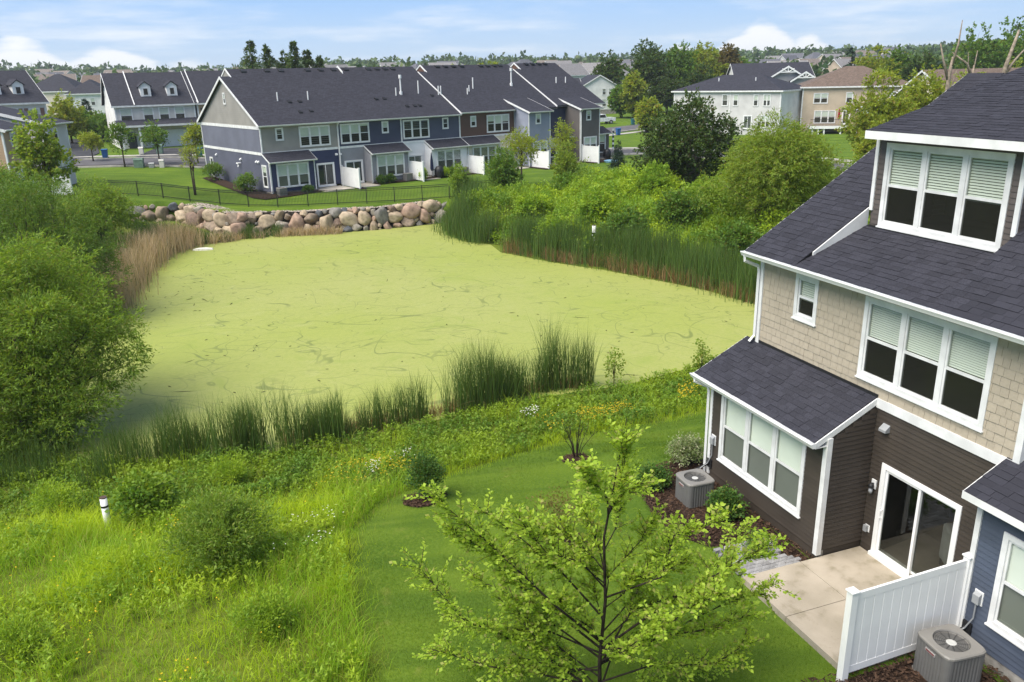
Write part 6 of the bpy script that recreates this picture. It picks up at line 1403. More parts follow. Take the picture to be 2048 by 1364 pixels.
# ---------------------------------------------------------------- street things
CARTB = solid('blue_cart_plastic', (.02, .10, .30), .5, .4); CARTT = solid('teal_cart_plastic', (.02, .13, .15), .5, .4); UTG = solid('utility_green', (.16, .24, .19), .6, .3)
def cart(loc, rz, mat, label):
    C_ = empty('waste_cart', loc, rz, label=label, cat='waste cart', group='waste carts on the streets')
    m = MB(); V = [(-.25, -.28, .08), (.25, -.28, .08), (.25, .24, .08), (-.25, .24, .08), (-.31, -.36, 1.0), (.31, -.36, 1.0), (.31, .34, 1.0), (-.31, .34, 1.0)]; m.add(V, [(3, 2, 1, 0), (4, 5, 6, 7), (0, 1, 5, 4), (1, 2, 6, 5), (2, 3, 7, 6), (3, 0, 4, 7)]); m.build('bin', mat, C_)
    m = MB(); m.prism([(-.4, 1.0), (-.4, 1.05), (0, 1.12), (.38, 1.06), (.38, 1.0)], 'x', -.34, .34); m.build('lid', mat, C_)
    for x in (-.27, .27):
        m = MB(); m.tube([(x - .03, .26, .12), (x + .03, .26, .12)], .12, 10); m.build('wheel', BLACK, C_)
    m = MB(); m.tube([(-.25, .42, .98), (.25, .42, .98)], .02, 6); m.build('handle', mat, C_)
for x, y, mt, lb in ((-46.0, 94.9, CARTB, 'blue wheeled waste cart at the kerb by the left driveway'), (-49.6, 93.6, CARTB, 'blue wheeled waste cart beside the far left wall'), (-35.4, 95.5, CARTT, 'teal wheeled waste cart at the kerb left of the row'), (17.5, 131.5, CARTB, 'blue wheeled waste cart leftmost on the right street lawn'), (23.0, 139.0, CARTT, 'teal wheeled waste cart beside the right road'), (22.9, 152, CARTT, 'teal wheeled waste cart across the right road'), (24.3, 153, CARTB, 'blue wheeled waste cart across the right road')):
    cart(at(x, y), .3, mt, lb)
def cabinet(loc, w, d, h, mat, label):
    C_ = empty('utility_box', loc, .2, label=label, cat='utility box'); m = MB(); m.box(-w / 2, w / 2, -d / 2, d / 2, 0, h * .82); m.build('cabinet', mat, C_); m = MB(); m.prism([(-d / 2 - .03, h * .82), (-d / 2 + .05, h), (d / 2, h), (d / 2 + .03, h * .82)], 'x', -w / 2 - .03, w / 2 + .03); m.build('lid', mat, C_)
cabinet(at(-38.6, 86.6), .9, .7, .95, UTG, 'pale green utility box on the lawn verge near the kerb'); cabinet(at(-37.3, 86.6), .5, .4, .5, METAL, 'low brown grey utility box right of the green one'); cabinet(at(-36.3, 86.8), .45, .4, .85, LG, 'narrow pale utility box at the lawn verge'); cabinet(at(-41.2, 98.5), .7, .6, 1.1, UTG, 'pale green utility box before the garage townhouse'); cabinet(at(-43.3, 98.3), .5, .4, .9, LG, 'pale utility pedestal before the garage townhouse')
def pickup(loc, rz, label):
    C_ = empty('pickup_truck', loc, rz, label=label, cat='truck'); wp = solid('white_car_paint', (.75, .76, .77), .25, .5)
    m = MB(); m.prism([(-2.7, .45), (-2.7, 1.05), (-1.5, 1.15), (-.9, 1.75), (.6, 1.78), (.85, 1.2), (2.7, 1.15), (2.7, .5)], 'y', -.95, .95); m.build('body', wp, C_)
    m = MB(); m.prism([(-1.35, 1.2), (-.85, 1.68), (.5, 1.7), (.7, 1.2)], 'y', -.96, .96); m.build('windows', BLACK, C_)
    for x in (-1.75, 1.75):
        for y in (-.9, .9):
            m = MB(); m.tube([(x, y - .12, .38), (x, y + .12, .38)], .38, 14); W_ = m.build('wheel', BLACK, C_); m = MB(); m.tube([(x, y - .13, .38), (x, y + .13, .38)], .2, 10); m.build('rim', METAL, W_)
    for y in (-.7, .7):
        m = MB(); m.box(-2.74, -2.7, y - .2, y + .2, .8, .98); m.build('headlight', METAL, C_)
pickup(at(17.4, 156), R(20), 'white pickup truck parked before the white gabled house')
# patio things of the far row
def far_things():
    p = fp(16.2, -.9); U = empty('parasol', p, 0, label='closed navy parasol on the white unit patio', cat='parasol'); nv = solid('navy_fabric', (.02, .025, .06), .8, .2)
    m = MB(); m.tube([(0, 0, 0), (0, 0, 2.5)], .03, 6); m.build('pole', BLACK, U); m = MB(); m.lathe((0, 0, .75), [(.1, 0), (.17, .2), (.13, 1.0), (.03, 1.7)], 8); m.build('canopy', nv, U); m = MB(); m.lathe((0, 0, 0), [(.25, 0), (.25, .06), (.05, .1)], 10); m.build('base', BLACK, U)
    for (u, v), lb in (((16.9, -1.1), 'black covered grill beside the navy parasol'), ((40.4, -1.2), 'black covered grill on the patio at the right end')):
        p = fp(u, v); G = empty('grill', p, R(30), label=lb, cat='grill'); m = MB(); m.smooth = True; m.lathe((0, 0, 0), [(.42, .05), (.46, .5), (.45, .85), (.3, 1.1), (.08, 1.18)], 12); m.build('cover', BLACK, G); m = MB(); m.box(-.8, -.4, -.2, .2, .82, .86); m.build('side_shelf', BLACK, G)
    p = fp(42.0, -1.4); T_ = empty('patio_table', p, R(35), label='dark patio table at the right end of the row', cat='table'); m = MB(); m.lathe((0, 0, .68), [(.6, 0), (.6, .05)], 16); m.build('table_top', BLACK, T_)
    for a in range(4): m = MB(); m.tube([(.45 * math.cos(a * 1.57), .45 * math.sin(a * 1.57), 0), (.4 * math.cos(a * 1.57), .4 * math.sin(a * 1.57), .68)], .025, 5); m.build('leg', BLACK, T_)
    for i, (u, v) in enumerate(((41.2, -1.9), (42.9, -1.0), (33.0, -1.0), (34.3, -1.2))):
        p = fp(u, v); Ch = empty('patio_chair', p, i * 1.3, label='dark patio chair ' + ('left of the end table', 'right of the end table', 'left on the navy unit patio', 'right on the navy unit patio')[i], cat='chair')
        m = MB(); m.box(-.27, .27, -.27, .27, .4, .46); m.build('seat', BLACK, Ch); m = MB(); m.box(-.27, .27, .24, .29, .46, .98); m.build('backrest', BLACK, Ch)
        for x in (-.24, .24):
            for y in (-.24, .24): m = MB(); m.tube([(x, y, 0), (x, y, .4)], .02, 4); m.build('leg', BLACK, Ch)
    # banner with black and white stripes hanging at the end unit
    p = fp(42.35, -.25, 0); F_ = empty('striped_banner', (p[0], p[1], 1.0), R(39), label='black and white striped pole banner at the row end', cat='banner')
    for i in range(9):
        m = MB(); m.box(-.14, .14, -.02, .02, .3 + i * .26, .56 + i * .26); m.build('stripe', BLACK if i % 2 else WHITE, F_)
    m = MB(); m.tube([(0, .04, -.4), (0, .04, 2.7)], .02, 5); m.build('pole', METAL, F_)
    p = fp(37.9, -4.3); P_ = empty('paddling_pool', p, 0, label='small blue paddling pool on the lawn by a white fence', cat='pool'); m = MB(); m.lathe((0, 0, 0), [(.75, 0), (.85, .22), (.8, .24), (.72, .1)], 18); m.build('shell', solid('pool_blue', (.25, .45, .6), .4, .4), P_)
    Lp = empty('stake_sapling', at(15.4, 81), 0, label='thin bare sapling stake on the lawn right of the row', cat='sapling'); m = MB(); m.tube([(0, 0, -.1), (.03, 0, 2.0), (0, .03, 3.4)], [.035, .025, .01], 6); m.build('stem', BARKDARK, Lp); m = MB(); m.tube([(.01, 0, 1.9), (.2, .1, 2.6)], [.012, .004], 5); m.build('twig', BARKDARK, Lp)
far_things()
def pipes():
    for x, y, h, lb in ((-10.45, 18.3, .95, 'white plastic standpipe with a dark band in the foreground meadow'), (5.4, 51.3, 2.05, 'white plastic standpipe in the far right bank thicket')):
        P_ = empty('standpipe', at(x, y), 0, label=lb, cat='pipe'); r = .085 if y < 30 else .12
        m = MB(); m.smooth = True; m.tube([(0, 0, -.2), (.0, .02, h)], r, 14); m.build('tube', WHITE, P_); m = MB(); m.tube([(0, .015, h * .72), (0, .016, h * .78)], r * 1.06, 14); m.build('band', BLACK, P_); m = MB(); m.tube([(0, .02, h - .01), (0, .02, h + .015)], r * 1.02, 14); m.build('cap', solid('rusty_cap', (.09, .06, .05), .8, .2), P_)
    m = MB(); m.add([(-.7, -.22, 0), (-.3, -.3, 0), (.35, -.26, 0), (.75, -.1, 0), (.7, .2, 0), (.1, .3, 0), (-.5, .22, 0), (-.65, -.2, .12), (-.28, -.26, .15), (.33, -.22, .12), (.7, -.08, .1), (.64, .17, .12), (.08, .26, .15), (-.45, .19, .13)], [(7, 8, 9, 10, 11, 12, 13)] + [(i, (i + 1) % 7, 7 + (i + 1) % 7, 7 + i) for i in range(7)])
    o = m.build('foam_board', solid('white_foam', (.72, .70, .62), .8, .2), None, label='weathered white foam board afloat by the dead reeds', cat='debris'); o.location = (-22.0, 57.4, POND - .02)
    B_ = empty('ball', nb(2.55, -1.1, 0), 0, label='blue and white lidded tub on the patio behind the fence', cat='tub'); m = MB(); m.smooth = True; m.lathe((0, 0, 0), [(.22, 0), (.28, .3), (.27, .5)], 16); m.build('tub', solid('cream_plastic', (.5, .47, .4), .5, .4), B_); m = MB(); m.smooth = True; m.lathe((0, 0, .5), [(.29, 0), (.3, .03), (.2, .09), (.05, .11)], 16); m.build('lid', solid('navy_plastic', (.03, .05, .12), .4, .4), B_); B_.name = 'storage_tub'
pipes()

# ---------------------------------------------------------------- trees and shrubs
def foreground_tree():
    base = Vector((1.33, 10.9, gz(1.33, 10.9))); rng = np.random.default_rng(5); rg = random.Random(5)
    T_ = empty('young_tree', base, 0, label='young lime green tree with open branches in the bottom foreground', cat='tree')
    tips = [(-1.19, 10.33, 4.3), (-1.65, 10.94, 2.88), (-.99, 10.59, 3.57), (-.55, 11.06, 3.66), (.33, 11.1, 3.31), (1.62, 10.7, 4.95), (.95, 9.88, 4.92), (2.02, 11.52, 3.82), (2.9, 10.37, 3.72), (3.75, 10.32, 3.4), (4.37, 11.84, 1.58), (3.63, 10.79, 1.22), (-1.15, 11.52, 1.32), (-.27, 10.8, 2.8), (-1.39, 11.13, .98), (.05, 10.15, 3.97), (.68, 11.12, 3.2), (1.04, 11.59, 3.36), (1.51, 10.9, 3.83), (2.13, 11.33, 3.12), (2.69, 11.19, 2.55), (2.93, 9.98, 2.76), (-.67, 11.37, .46), (.1, 11.03, 1.51), (.64, 10.45, 2.39), (2.13, 9.91, 2.4), (3.14, 11.58, .17), (1.7, 10.8, 1.17), (-.29, 11.29, 1.81), (1.21, 11.61, 2.32), (-.77, 11.28, 2.31), (3.48, 11.69, 2.2), (3.61, 10.64, 1.9), (.35, 11.45, .26), (1.97, 10.74, 2.6), (2.62, 11.72, 2.78), (3.66, 11.61, 2.82)]
    wood = MB(); wood.smooth = True
    tr = [Vector((0, 0, -.2)), Vector((-.02, .02, 1.0)), Vector((.05, -.04, 2.2)), Vector((.02, .03, 3.3)), Vector((.14, -.06, 4.2)), Vector((.30, -.18, 5.4))]
    wood.tube(tr, [.036, .031, .026, .020, .013, .005], 8)
    P = []; D = []
    def twig(a, d, L):
        d = d.normalized(); e = a + d * L + Vector((0, 0, -.06 * L)); wood.tube([a, a.lerp(e, .5) + Vector((0, 0, .03 * L)), e], [.0055, .004, .0015], 4, False)
        n = max(3, int(L / .034))
        for i in range(n):
            t = (i + 1) / n
            for s_ in (-1, 1):
                if rg.random() < .12: continue
                q = a.lerp(e, t) + Vector((rg.gauss(0, .012), rg.gauss(0, .012), rg.gauss(0, .012))); sd = d.cross(Vector((0, 0, 1))).normalized() * s_
                P.append(tuple(q)); D.append(tuple(d * .75 + sd * .8 + Vector((rg.gauss(0, .3), rg.gauss(0, .3), rg.uniform(-.45, .35)))))
    for tp in tips:
        t = Vector(tp) - base; hr = math.hypot(t.x, t.y); z0 = max(.35 + rg.random() * .9, min(t.z - hr * rg.uniform(.85, 1.3), 3.7)); b = None
        for p, q in zip(tr[:-1], tr[1:]):
            if p.z <= z0 <= q.z: b = p.lerp(q, (z0 - p.z) / (q.z - p.z)); break
        L = (t - b).length; c1 = b.lerp(t, .35) + Vector((rg.gauss(0, .05), rg.gauss(0, .05), rg.uniform(-.04, .05))) * L; c2 = b.lerp(t, .7) + Vector((rg.gauss(0, .05), rg.gauss(0, .05), rg.uniform(-.05, .05))) * L; pts = [b, c1, c2, t]; r = .006 + .0045 * L
        wood.tube(pts, [r, r * .75, r * .45, .003], 6, False)
        for k in range(int(22 + 16 * L)):
            s_ = rg.uniform(.25, 1.0); i = min(int(s_ * 3), 2); a = pts[i].lerp(pts[i + 1], s_ * 3 - i); d = (pts[i + 1] - pts[i]).normalized()
            dd = d * .8 + Vector((rg.gauss(0, .55), rg.gauss(0, .55), rg.gauss(.12, .35))); twig(a, dd, rg.uniform(.14, .5))
        twig(t, (t - c2), .2)
    P = np.array(P); D = np.array(D); Ls = rng.uniform(.05, .098, len(P))
    link('crown', leaf_mesh('crown', P, D, Ls, Ls * .62, rng, .1), T_, GREEN['lime']); wood.build('trunk', BARKDARK, T_)
foreground_tree()
LE = lambda **k: dict(leaf=.15, lw=.26, spray=.6, droop=.25, shell=.8, **k)
broad_tree('willow_tree', 'large feathery willow overhanging the left end of the pond', 'willow', at(-16.6, 25.8), 6.4, 4.6, 4.0, 'willow', 101, z0=.04, nl=26, sprays=5600, per=15, stems=4, trunk=.26, lobe=.34, own=[(-17.63, 27.5, 3.58, 1.17), (-16.48, 27.17, 4.39, 0.54), (-16.6, 28.11, 4.21, 0.69), (-16.64, 28.0, 2.88, 1.01), (-17.14, 27.09, 2.67, 0.57), (-17.46, 27.35, 3.06, 0.49), (-15.5, 28.0, 2.3, 0.86), (-16.3, 28.37, 2.23, 0.5), (-14.62, 27.97, 2.9, 0.47), (-14.46, 27.5, 1.87, 0.78), (-15.21, 27.77, 1.67, 0.36), (-13.67, 27.64, 1.88, 0.4), (-13.67, 27.0, 1.27, 0.58), (-14.11, 27.41, 1.63, 0.32), (-14.23, 26.78, 1.09, 0.27), (-13.97, 26.5, 0.53, 0.66), (-14.28, 27.11, 0.23, 0.36), (-13.29, 26.49, 0.74, 0.32), (-16.23, 26.0, 2.2, 1.17), (-15.29, 25.25, 2.76, 0.69), (-15.23, 25.33, 2.71, 0.7), (-15.0, 26.0, 1.64, 1.01), (-15.63, 26.83, 2.39, 0.64), (-14.45, 26.88, 2.07, 0.59), (-16.97, 25.5, 1.32, 1.17), (-18.13, 25.79, 1.45, 0.64), (-15.9, 24.95, 1.4, 0.71), (-15.69, 25.0, 0.6, 1.09), (-16.37, 25.89, 1.26, 0.68), (-16.78, 25.27, 0.77, 0.68), (-14.68, 25.5, 0.2, 0.86), (-14.83, 24.63, 0.24, 0.42), (-15.08, 26.29, 0.5, 0.41), (-16.89, 24.5, -0.23, 1.01), (-16.02, 23.93, -0.5, 0.63), (-17.27, 25.47, 0.49, 0.59), (-15.51, 24.2, -0.66, 0.94), (-16.47, 24.18, -0.58, 0.54), (-16.33, 23.7, -0.85, 0.46), (-14.57, 24.5, -0.47, 0.78), (-15.37, 24.44, 0.06, 0.44), (-13.86, 24.86, -0.07, 0.46), (-18.43, 29.0, 2.08, 1.09), (-17.5, 28.38, 1.67, 0.65), (-17.39, 29.4, 2.39, 0.55), (-17.34, 26.0, 3.26, 1.09), (-17.18, 27.11, 3.91, 0.51), (-18.45, 25.84, 3.88, 0.54), (-17.11, 30.0, 2.94, 0.94), (-16.87, 30.93, 3.5, 0.5), (-17.31, 29.06, 2.38, 0.49), (-16.93, 23.8, -1.51, 0.78), (-16.55, 24.51, -1.27, 0.36), (-16.16, 23.57, -1.98, 0.46), (-15.85, 24.0, -1.63, 0.7), (-15.14, 24.1, -1.83, 0.42), (-15.45, 24.6, -1.9, 0.41), (-16.85, 24.0, 0.85, 1.01), (-17.63, 24.69, 0.26, 0.65), (-16.25, 24.85, 0.25, 0.52)], **LE())
broad_tree('willow_tree', 'low willow at the near left edge before the big one', 'willow', at(-20.2, 22.5), 6.6, 3.6, 3.6, 'willow_dark', 102, z0=.04, nl=18, sprays=2000, per=14, stems=3, trunk=.25, lobe=.36, **LE())
broad_tree('willow_tree', 'dark green willow behind the big one by the dead reeds', 'willow', at(-23.4, 39.5), 6.6, 3.9, 4.2, 'willow_dark', 103, z0=.05, nl=20, sprays=3600, per=14, stems=3, trunk=.28, lobe=.36, own=[(-24.47, 40.0, 3.94, 1.56), (-25.67, 38.94, 4.57, 0.73), (-25.3, 41.37, 3.01, 0.83), (-23.52, 41.0, 4.0, 1.4), (-23.38, 39.57, 4.57, 0.87), (-23.47, 39.56, 4.81, 0.82), (-22.37, 41.0, 3.47, 1.25), (-23.63, 41.22, 3.07, 0.72), (-22.89, 42.17, 2.85, 0.67), (-21.37, 41.0, 2.68, 1.09), (-20.58, 40.2, 2.18, 0.61), (-22.25, 41.7, 2.77, 0.52), (-23.45, 39.0, 2.62, 1.48), (-21.98, 38.62, 2.21, 0.84), (-24.78, 39.74, 1.71, 0.82), (-21.85, 39.0, 2.09, 1.4), (-20.94, 40.11, 1.3, 0.64), (-21.09, 40.22, 1.38, 0.8), (-21.01, 40.0, 1.34, 1.01), (-22.05, 39.95, 2.1, 0.64), (-19.97, 39.96, 1.02, 0.54), (-23.43, 37.0, 1.85, 1.4), (-23.44, 38.44, 2.12, 0.8), (-22.99, 35.63, 2.35, 0.7), (-22.25, 37.5, 0.97, 1.33), (-23.45, 38.13, 1.1, 0.6), (-20.92, 37.8, 0.88, 0.62), (-21.18, 38.5, 0.44, 1.09), (-21.37, 37.4, 0.11, 0.51), (-20.71, 39.52, 0.1, 0.54), (-26.65, 43.0, 4.28, 1.48), (-28.16, 42.81, 4.3, 0.75), (-27.61, 41.82, 3.77, 0.92), (-25.61, 44.0, 4.38, 1.17), (-24.44, 43.72, 4.83, 0.62), (-26.81, 43.92, 4.59, 0.54), (-22.24, 35.0, 0.92, 1.25), (-23.35, 35.63, 1.04, 0.6), (-21.18, 35.71, 1.53, 0.65)], **LE())
broad_tree('willow_tree', 'willow at the far left edge of the picture behind the others', 'willow', at(-28.5, 43.5), 7.0, 3.8, 4.2, 'willow_dark', 104, z0=.06, nl=16, sprays=1500, per=14, stems=3, trunk=.28, lobe=.38, **LE())
broad_tree('willow_tree', 'rounded willow next to the end of the boulder wall', 'willow', at(-27.6, 54.5), 5.0, 2.7, 2.6, 'willow', 105, z0=.05, nl=14, sprays=1300, per=13, stems=3, trunk=.2, lobe=.4, leaf=.2, lw=.28, spray=.7, droop=.3)
broad_tree('poplar_tree', 'slim young poplar with pale leaves before the tan townhouse', 'tree', at(-32.2, 57.5), 7.6, 2.0, 2.0, 'willow_light', 106, z0=.12, nl=16, sprays=400, per=12, trunk=.12, lobe=.42, leaf=.24, lw=.8, spray=.6, droop=.1)
for i, (x, y, h, r, k, lb) in enumerate(((-34.5, 52, 4.6, 3.0, 'willow', 'bushy willow left of the boulder wall below the poplar'), (-31, 49.0, 4.4, 2.6, 'mid', 'rounded green thicket shrub between the left willows'), (-36.5, 58.5, 3.6, 2.4, 'willow', 'bushy shrub before the white fence at far left'))):
    broad_tree('bush', lb, 'bush', at(x, y), h, r, r, k, 110 + i, z0=.03, nl=12, sprays=900, per=13, stems=3, trunk=.12, lobe=.42, leaf=.2, lw=.32, spray=.6, droop=.25, parts=('stems', 'foliage'))
# meadow and garden shrubs
broad_tree('willow_bush', 'wide sandbar willow bush in the middle of the foreground meadow', 'bush', at(-6.7, 15.9), 1.7, 1.75, 1.4, leafmat('meadow_willow_leaf', (.145, .250, .034), (.220, .330, .046), .45, c=(.25, .30, .06)), 121, z0=.02, nl=22, sprays=1000, per=13, leaf=.11, lw=.24, spray=.35, droop=-.1, stems=4, trunk=.05, lobe=.36, parts=('stems', 'foliage'))
broad_tree('grape_bush', 'round leaved vine covered bush beside the white standpipe', 'bush', at(-9.7, 18.9), 1.35, .95, .8, 'herb_dark', 122, z0=.03, nl=12, sprays=300, per=9, leaf=.11, lw=.9, spray=.25, droop=.1, stems=3, trunk=.04, lobe=.42, parts=('stems', 'foliage'))
for i, (x, y, h, r) in enumerate(((-12.3, 19.2, 1.1, .8), (-8.4, 21.2, .9, .7), (-4.9, 13.0, .7, .6), (-5.4, 10.9, .6, .7), (-9.3, 12.6, .65, .8))):
    broad_tree('weed_clump', ('tall weed clump left of the white standpipe', 'weed clump between the standpipe and the cattails', 'bright weed clump by the lawn edge', 'bright weed clump at the bottom by the lawn edge', 'bright weed clump low in the left meadow')[i], 'plant', at(x, y), h, r, r, 'herb', 130 + i, z0=.02, nl=10, sprays=260, per=10, leaf=.09, lw=.3, spray=.3, droop=-.2, stems=3, trunk=.02, lobe=.45, parts=('stems', 'foliage'))
broad_tree('shrub', 'dark upright shrub in a mulch ring on the lawn edge', 'shrub', at(-2.35, 19.0), 1.35, .55, .5, 'shrub', 141, z0=.12, nl=12, sprays=420, per=12, leaf=.06, lw=.6, spray=.18, droop=-.1, stems=3, trunk=.05, lobe=.5, parts=('stems', 'foliage'), bark=BARKDARK)
broad_tree('shrub', 'sparse bronze tipped shrub in the mulch ring behind the young tree', 'shrub', at(1.05, 15.9), 1.35, .7, .6, 'rust', 142, z0=.2, nl=10, sprays=120, per=9, leaf=.06, lw=.45, spray=.25, droop=-.3, stems=4, trunk=.03, lobe=.42, parts=('stems', 'foliage'), bark=BARKDARK)
broad_tree('shrub', 'pale variegated shrub at the corner of the brown sunroom', 'shrub', at(*nb(-4.85, -1.35)[:2]), .95, .5, .45, 'pale', 143, z0=.05, nl=12, sprays=330, per=11, leaf=.06, lw=.55, spray=.15, droop=0, stems=3, trunk=.03, lobe=.5, parts=('stems', 'foliage'))
broad_tree('shrub', 'rounded green shrub in the mulch left of the air conditioner', 'shrub', at(*nb(-4.2, -2.75)[:2]), .62, .45, .42, 'shrub', 144, z0=.02, nl=10, sprays=260, per=10, leaf=.07, lw=.6, spray=.15, droop=0, stems=3, trunk=.03, lobe=.5, parts=('stems', 'foliage'))
broad_tree('shrub', 'green shrub in the mulch right of the air conditioner', 'shrub', at(*nb(-2.2, -1.95)[:2]), .72, .46, .42, 'shrub', 145, z0=.02, nl=10, sprays=240, per=10, leaf=.08, lw=.65, spray=.15, droop=0, stems=3, trunk=.03, lobe=.5, parts=('stems', 'foliage'))
broad_tree('shrub', 'low yellow green shrub at the paver path beside the patio', 'shrub', at(*nb(-.75, -2.15)[:2]), .5, .34, .3, 'mid', 146, z0=.02, nl=7, sprays=110, per=9, leaf=.06, lw=.5, spray=.15, droop=0, stems=2, trunk=.02, lobe=.5, parts=('stems', 'foliage'))
def bare_shrub():
    rg = random.Random(9); T_ = empty('bare_shrub', at(1.78, 21.15), 0, label='leafless brown shrub in a small mulch ring on the lawn', cat='shrub')
    for i in range(11):
        m = MB(); a = rg.uniform(0, 6.28); r = rg.uniform(.15, .55); h = rg.uniform(.8, 1.25); t = Vector((math.cos(a) * r, math.sin(a) * r, h)); b = Vector((math.cos(a) * .04, math.sin(a) * .04, -.05)); mid = b.lerp(t, .45) - Vector((t.x, t.y, 0)) * .15
        m.tube([b, mid, t], [.016, .011, .004], 5)
        for k in range(5):
            s_ = rg.uniform(.35, .95); q = mid.lerp(t, s_); m.tube([q, q + Vector((rg.gauss(0, .12), rg.gauss(0, .12), rg.uniform(.12, .3)))], [.006, .002], 4, False)
        m.build('stem', BARKDARK, T_)
bare_shrub()
for i, (x, y, h) in enumerate(((3.9, 29.2, 1.5), (7.5, 30.2, 1.3))):
    broad_tree('cottonwood_sapling', ('young cottonwood sapling at the right end of the near cattails', 'young cottonwood sapling on the bank near the sunroom roof')[i], 'sapling', at(x, y), h, .28, .28, 'willow_light', 150 + i, z0=.1, nl=7, sprays=60, per=7, leaf=.09, lw=.85, spray=.15, droop=.1, trunk=.02, lobe=.8)
# right bank trees
broad_tree('dark_tree', 'large dark green tree with bare grey twigs right of the row', 'tree', at(14.0, 63.0), 8.0, 4.6, 4.2, 'deep', 161, z0=.04, nl=34, sprays=1400, per=14, leaf=.24, lw=.6, spray=.95, droop=.1, stems=3, trunk=.35, bark=BARKPALE, lobe=.27)
broad_tree('willow_tree', 'tall light green willow beside the near house roof', 'willow', at(16.0, 50.0), 7.4, 4.4, 4.0, 'willow_light', 162, z0=.02, nl=28, sprays=3600, per=14, stems=4, trunk=.3, lobe=.36, leaf=.2, lw=.26, spray=.8, droop=.35)
broad_tree('willow_tree', 'smaller willow to the right half behind the roof edge', 'willow', at(21.5, 47.0), 5.6, 2.8, 2.8, 'willow', 163, z0=.04, nl=14, sprays=1100, per=13, stems=3, trunk=.2, lobe=.4, leaf=.2, lw=.28, spray=.7, droop=.35)
for i, (x, y, h, r, k) in enumerate(((10.8, 60.0, 3.4, 2.2, 'herb'), (17.0, 57.5, 4.2, 2.4, 'mid'), (14.2, 56.5, 2.6, 2.0, 'herb'), (20.5, 55.5, 4.4, 2.5, 'willow'), (12.0, 66.5, 3.2, 2.2, 'mid'), (13.4, 46.5, 2.2, 1.6, 'mid'), (24, 52, 4.4, 2.6, 'willow'))):
    broad_tree('bush', ('bright rounded bush before the large dark tree', 'green bush between the dark tree and light willow', 'low bright bush in the right bank thicket', 'green bush behind the light willow', 'dark bush at the left foot of the large dark tree', 'low green bush at the left foot of the light willow', 'green bush behind the edge of the near roof')[i], 'bush', at(x, y), h, r, r, k, 170 + i, z0=.02, nl=12, sprays=700, per=12, leaf=.2, lw=.5, spray=.45, droop=.1, stems=3, trunk=.1, lobe=.44, parts=('stems', 'foliage'))
for i, (x, y, h, r, k) in enumerate(((3.2, 53.8, 2.3, 1.5, 'herb'), (7.6, 52.6, 2.5, 1.7, 'mid'), (6.0, 56.5, 2.6, 1.8, 'herb'), (1.6, 60.5, 2.2, 1.8, 'herb'), (8.4, 63.5, 2.5, 2.0, 'herb'), (11.2, 53.2, 2.8, 1.9, 'mid'), (4.6, 65.5, 2.0, 1.7, 'herb_dark'))):
    broad_tree('bush', ('leafy bush just left of the far white standpipe', 'leafy bush just right of the far white standpipe', 'leafy bush behind the far white standpipe', 'bright leafy bush left in the right bank thicket', 'bright leafy bush in the middle of the right bank thicket', 'green leafy bush between the far standpipe and the light willow', 'green leafy bush at the top of the bank near the row lawn')[i], 'bush', at(x, y), h, r, r, k, 340 + i, z0=.02, nl=12, sprays=520, per=12, leaf=.2, lw=.5, spray=.4, droop=.1, stems=3, trunk=.08, lobe=.46, parts=('stems', 'foliage'))
# trees on the row lawn
for x, y, h, r, k, z0, lb, sp in ((1.2, 73.6, 5.2, 1.9, 'yellow', .3, 'thin yellow green tree before the beige unit', 420), (5.2, 75.5, 5.6, 1.5, 'yellow', .35, 'slender yellowing tree before the navy unit', 260), (-.4, 68.2, 3.9, 1.7, 'mid', .03, 'dense green tree at the right end of the metal fence', 900), (4.8, 70.2, 4.0, 1.1, 'willow_light', .03, 'narrow feathery tree in front of the charcoal block', 520), (-4.0, 66.8, 2.9, .8, 'willow', .1, 'slim willow sapling over the right end of the boulder wall', 260)):
    broad_tree('lawn_tree', lb, 'tree', at(x, y), h, r, r, k, int(h * 100 + y), z0=z0, nl=14, sprays=sp, per=11, leaf=.17, lw=.5, spray=.5, droop=.05, trunk=.09, lobe=.42)
spruce('small blue spruce on the lawn nearest the row end', at(11.3, 84.5), 3.1, 1.05, 181, leaf=.2); spruce('small blue spruce left of the large dark tree', at(13.8, 80.5), 3.3, 1.1, 182, leaf=.2); spruce('slim spruce in the left background lawn', at(-70, 141), 5.5, 1.9, 183, leaf=.35)
broad_tree('lawn_tree', 'leaning double stemmed young tree behind the metal fence at left', 'tree', at(-27.2, 71.0), 4.9, 1.0, 1.0, 'yellow', 184, z0=.35, nl=10, sprays=130, per=9, leaf=.15, lw=.5, spray=.4, droop=.1, stems=2, trunk=.1, lobe=.5)
for i, (x, y, h, r, k, lb) in enumerate(((-46.0, 92.0, 3.2, 1.3, 'yellow', 'small round street tree by the left driveway'), (-40.3, 87.0, 4.6, 1.5, 'mid', 'street tree standing left before the garage townhouse'), (-37.0, 88.0, 4.8, 1.7, 'mid', 'street tree covering the white garage door'), (-33.5, 89.5, 4.4, 1.3, 'yellow', 'thin street tree left of the row gable end'))):
    broad_tree('street_tree', lb, 'tree', at(x, y), h, r, r, k, 190 + i, z0=.32, nl=10, sprays=260, per=10, leaf=.2, lw=.55, spray=.5, droop=.1, trunk=.08, lobe=.45, group='street trees on the left')
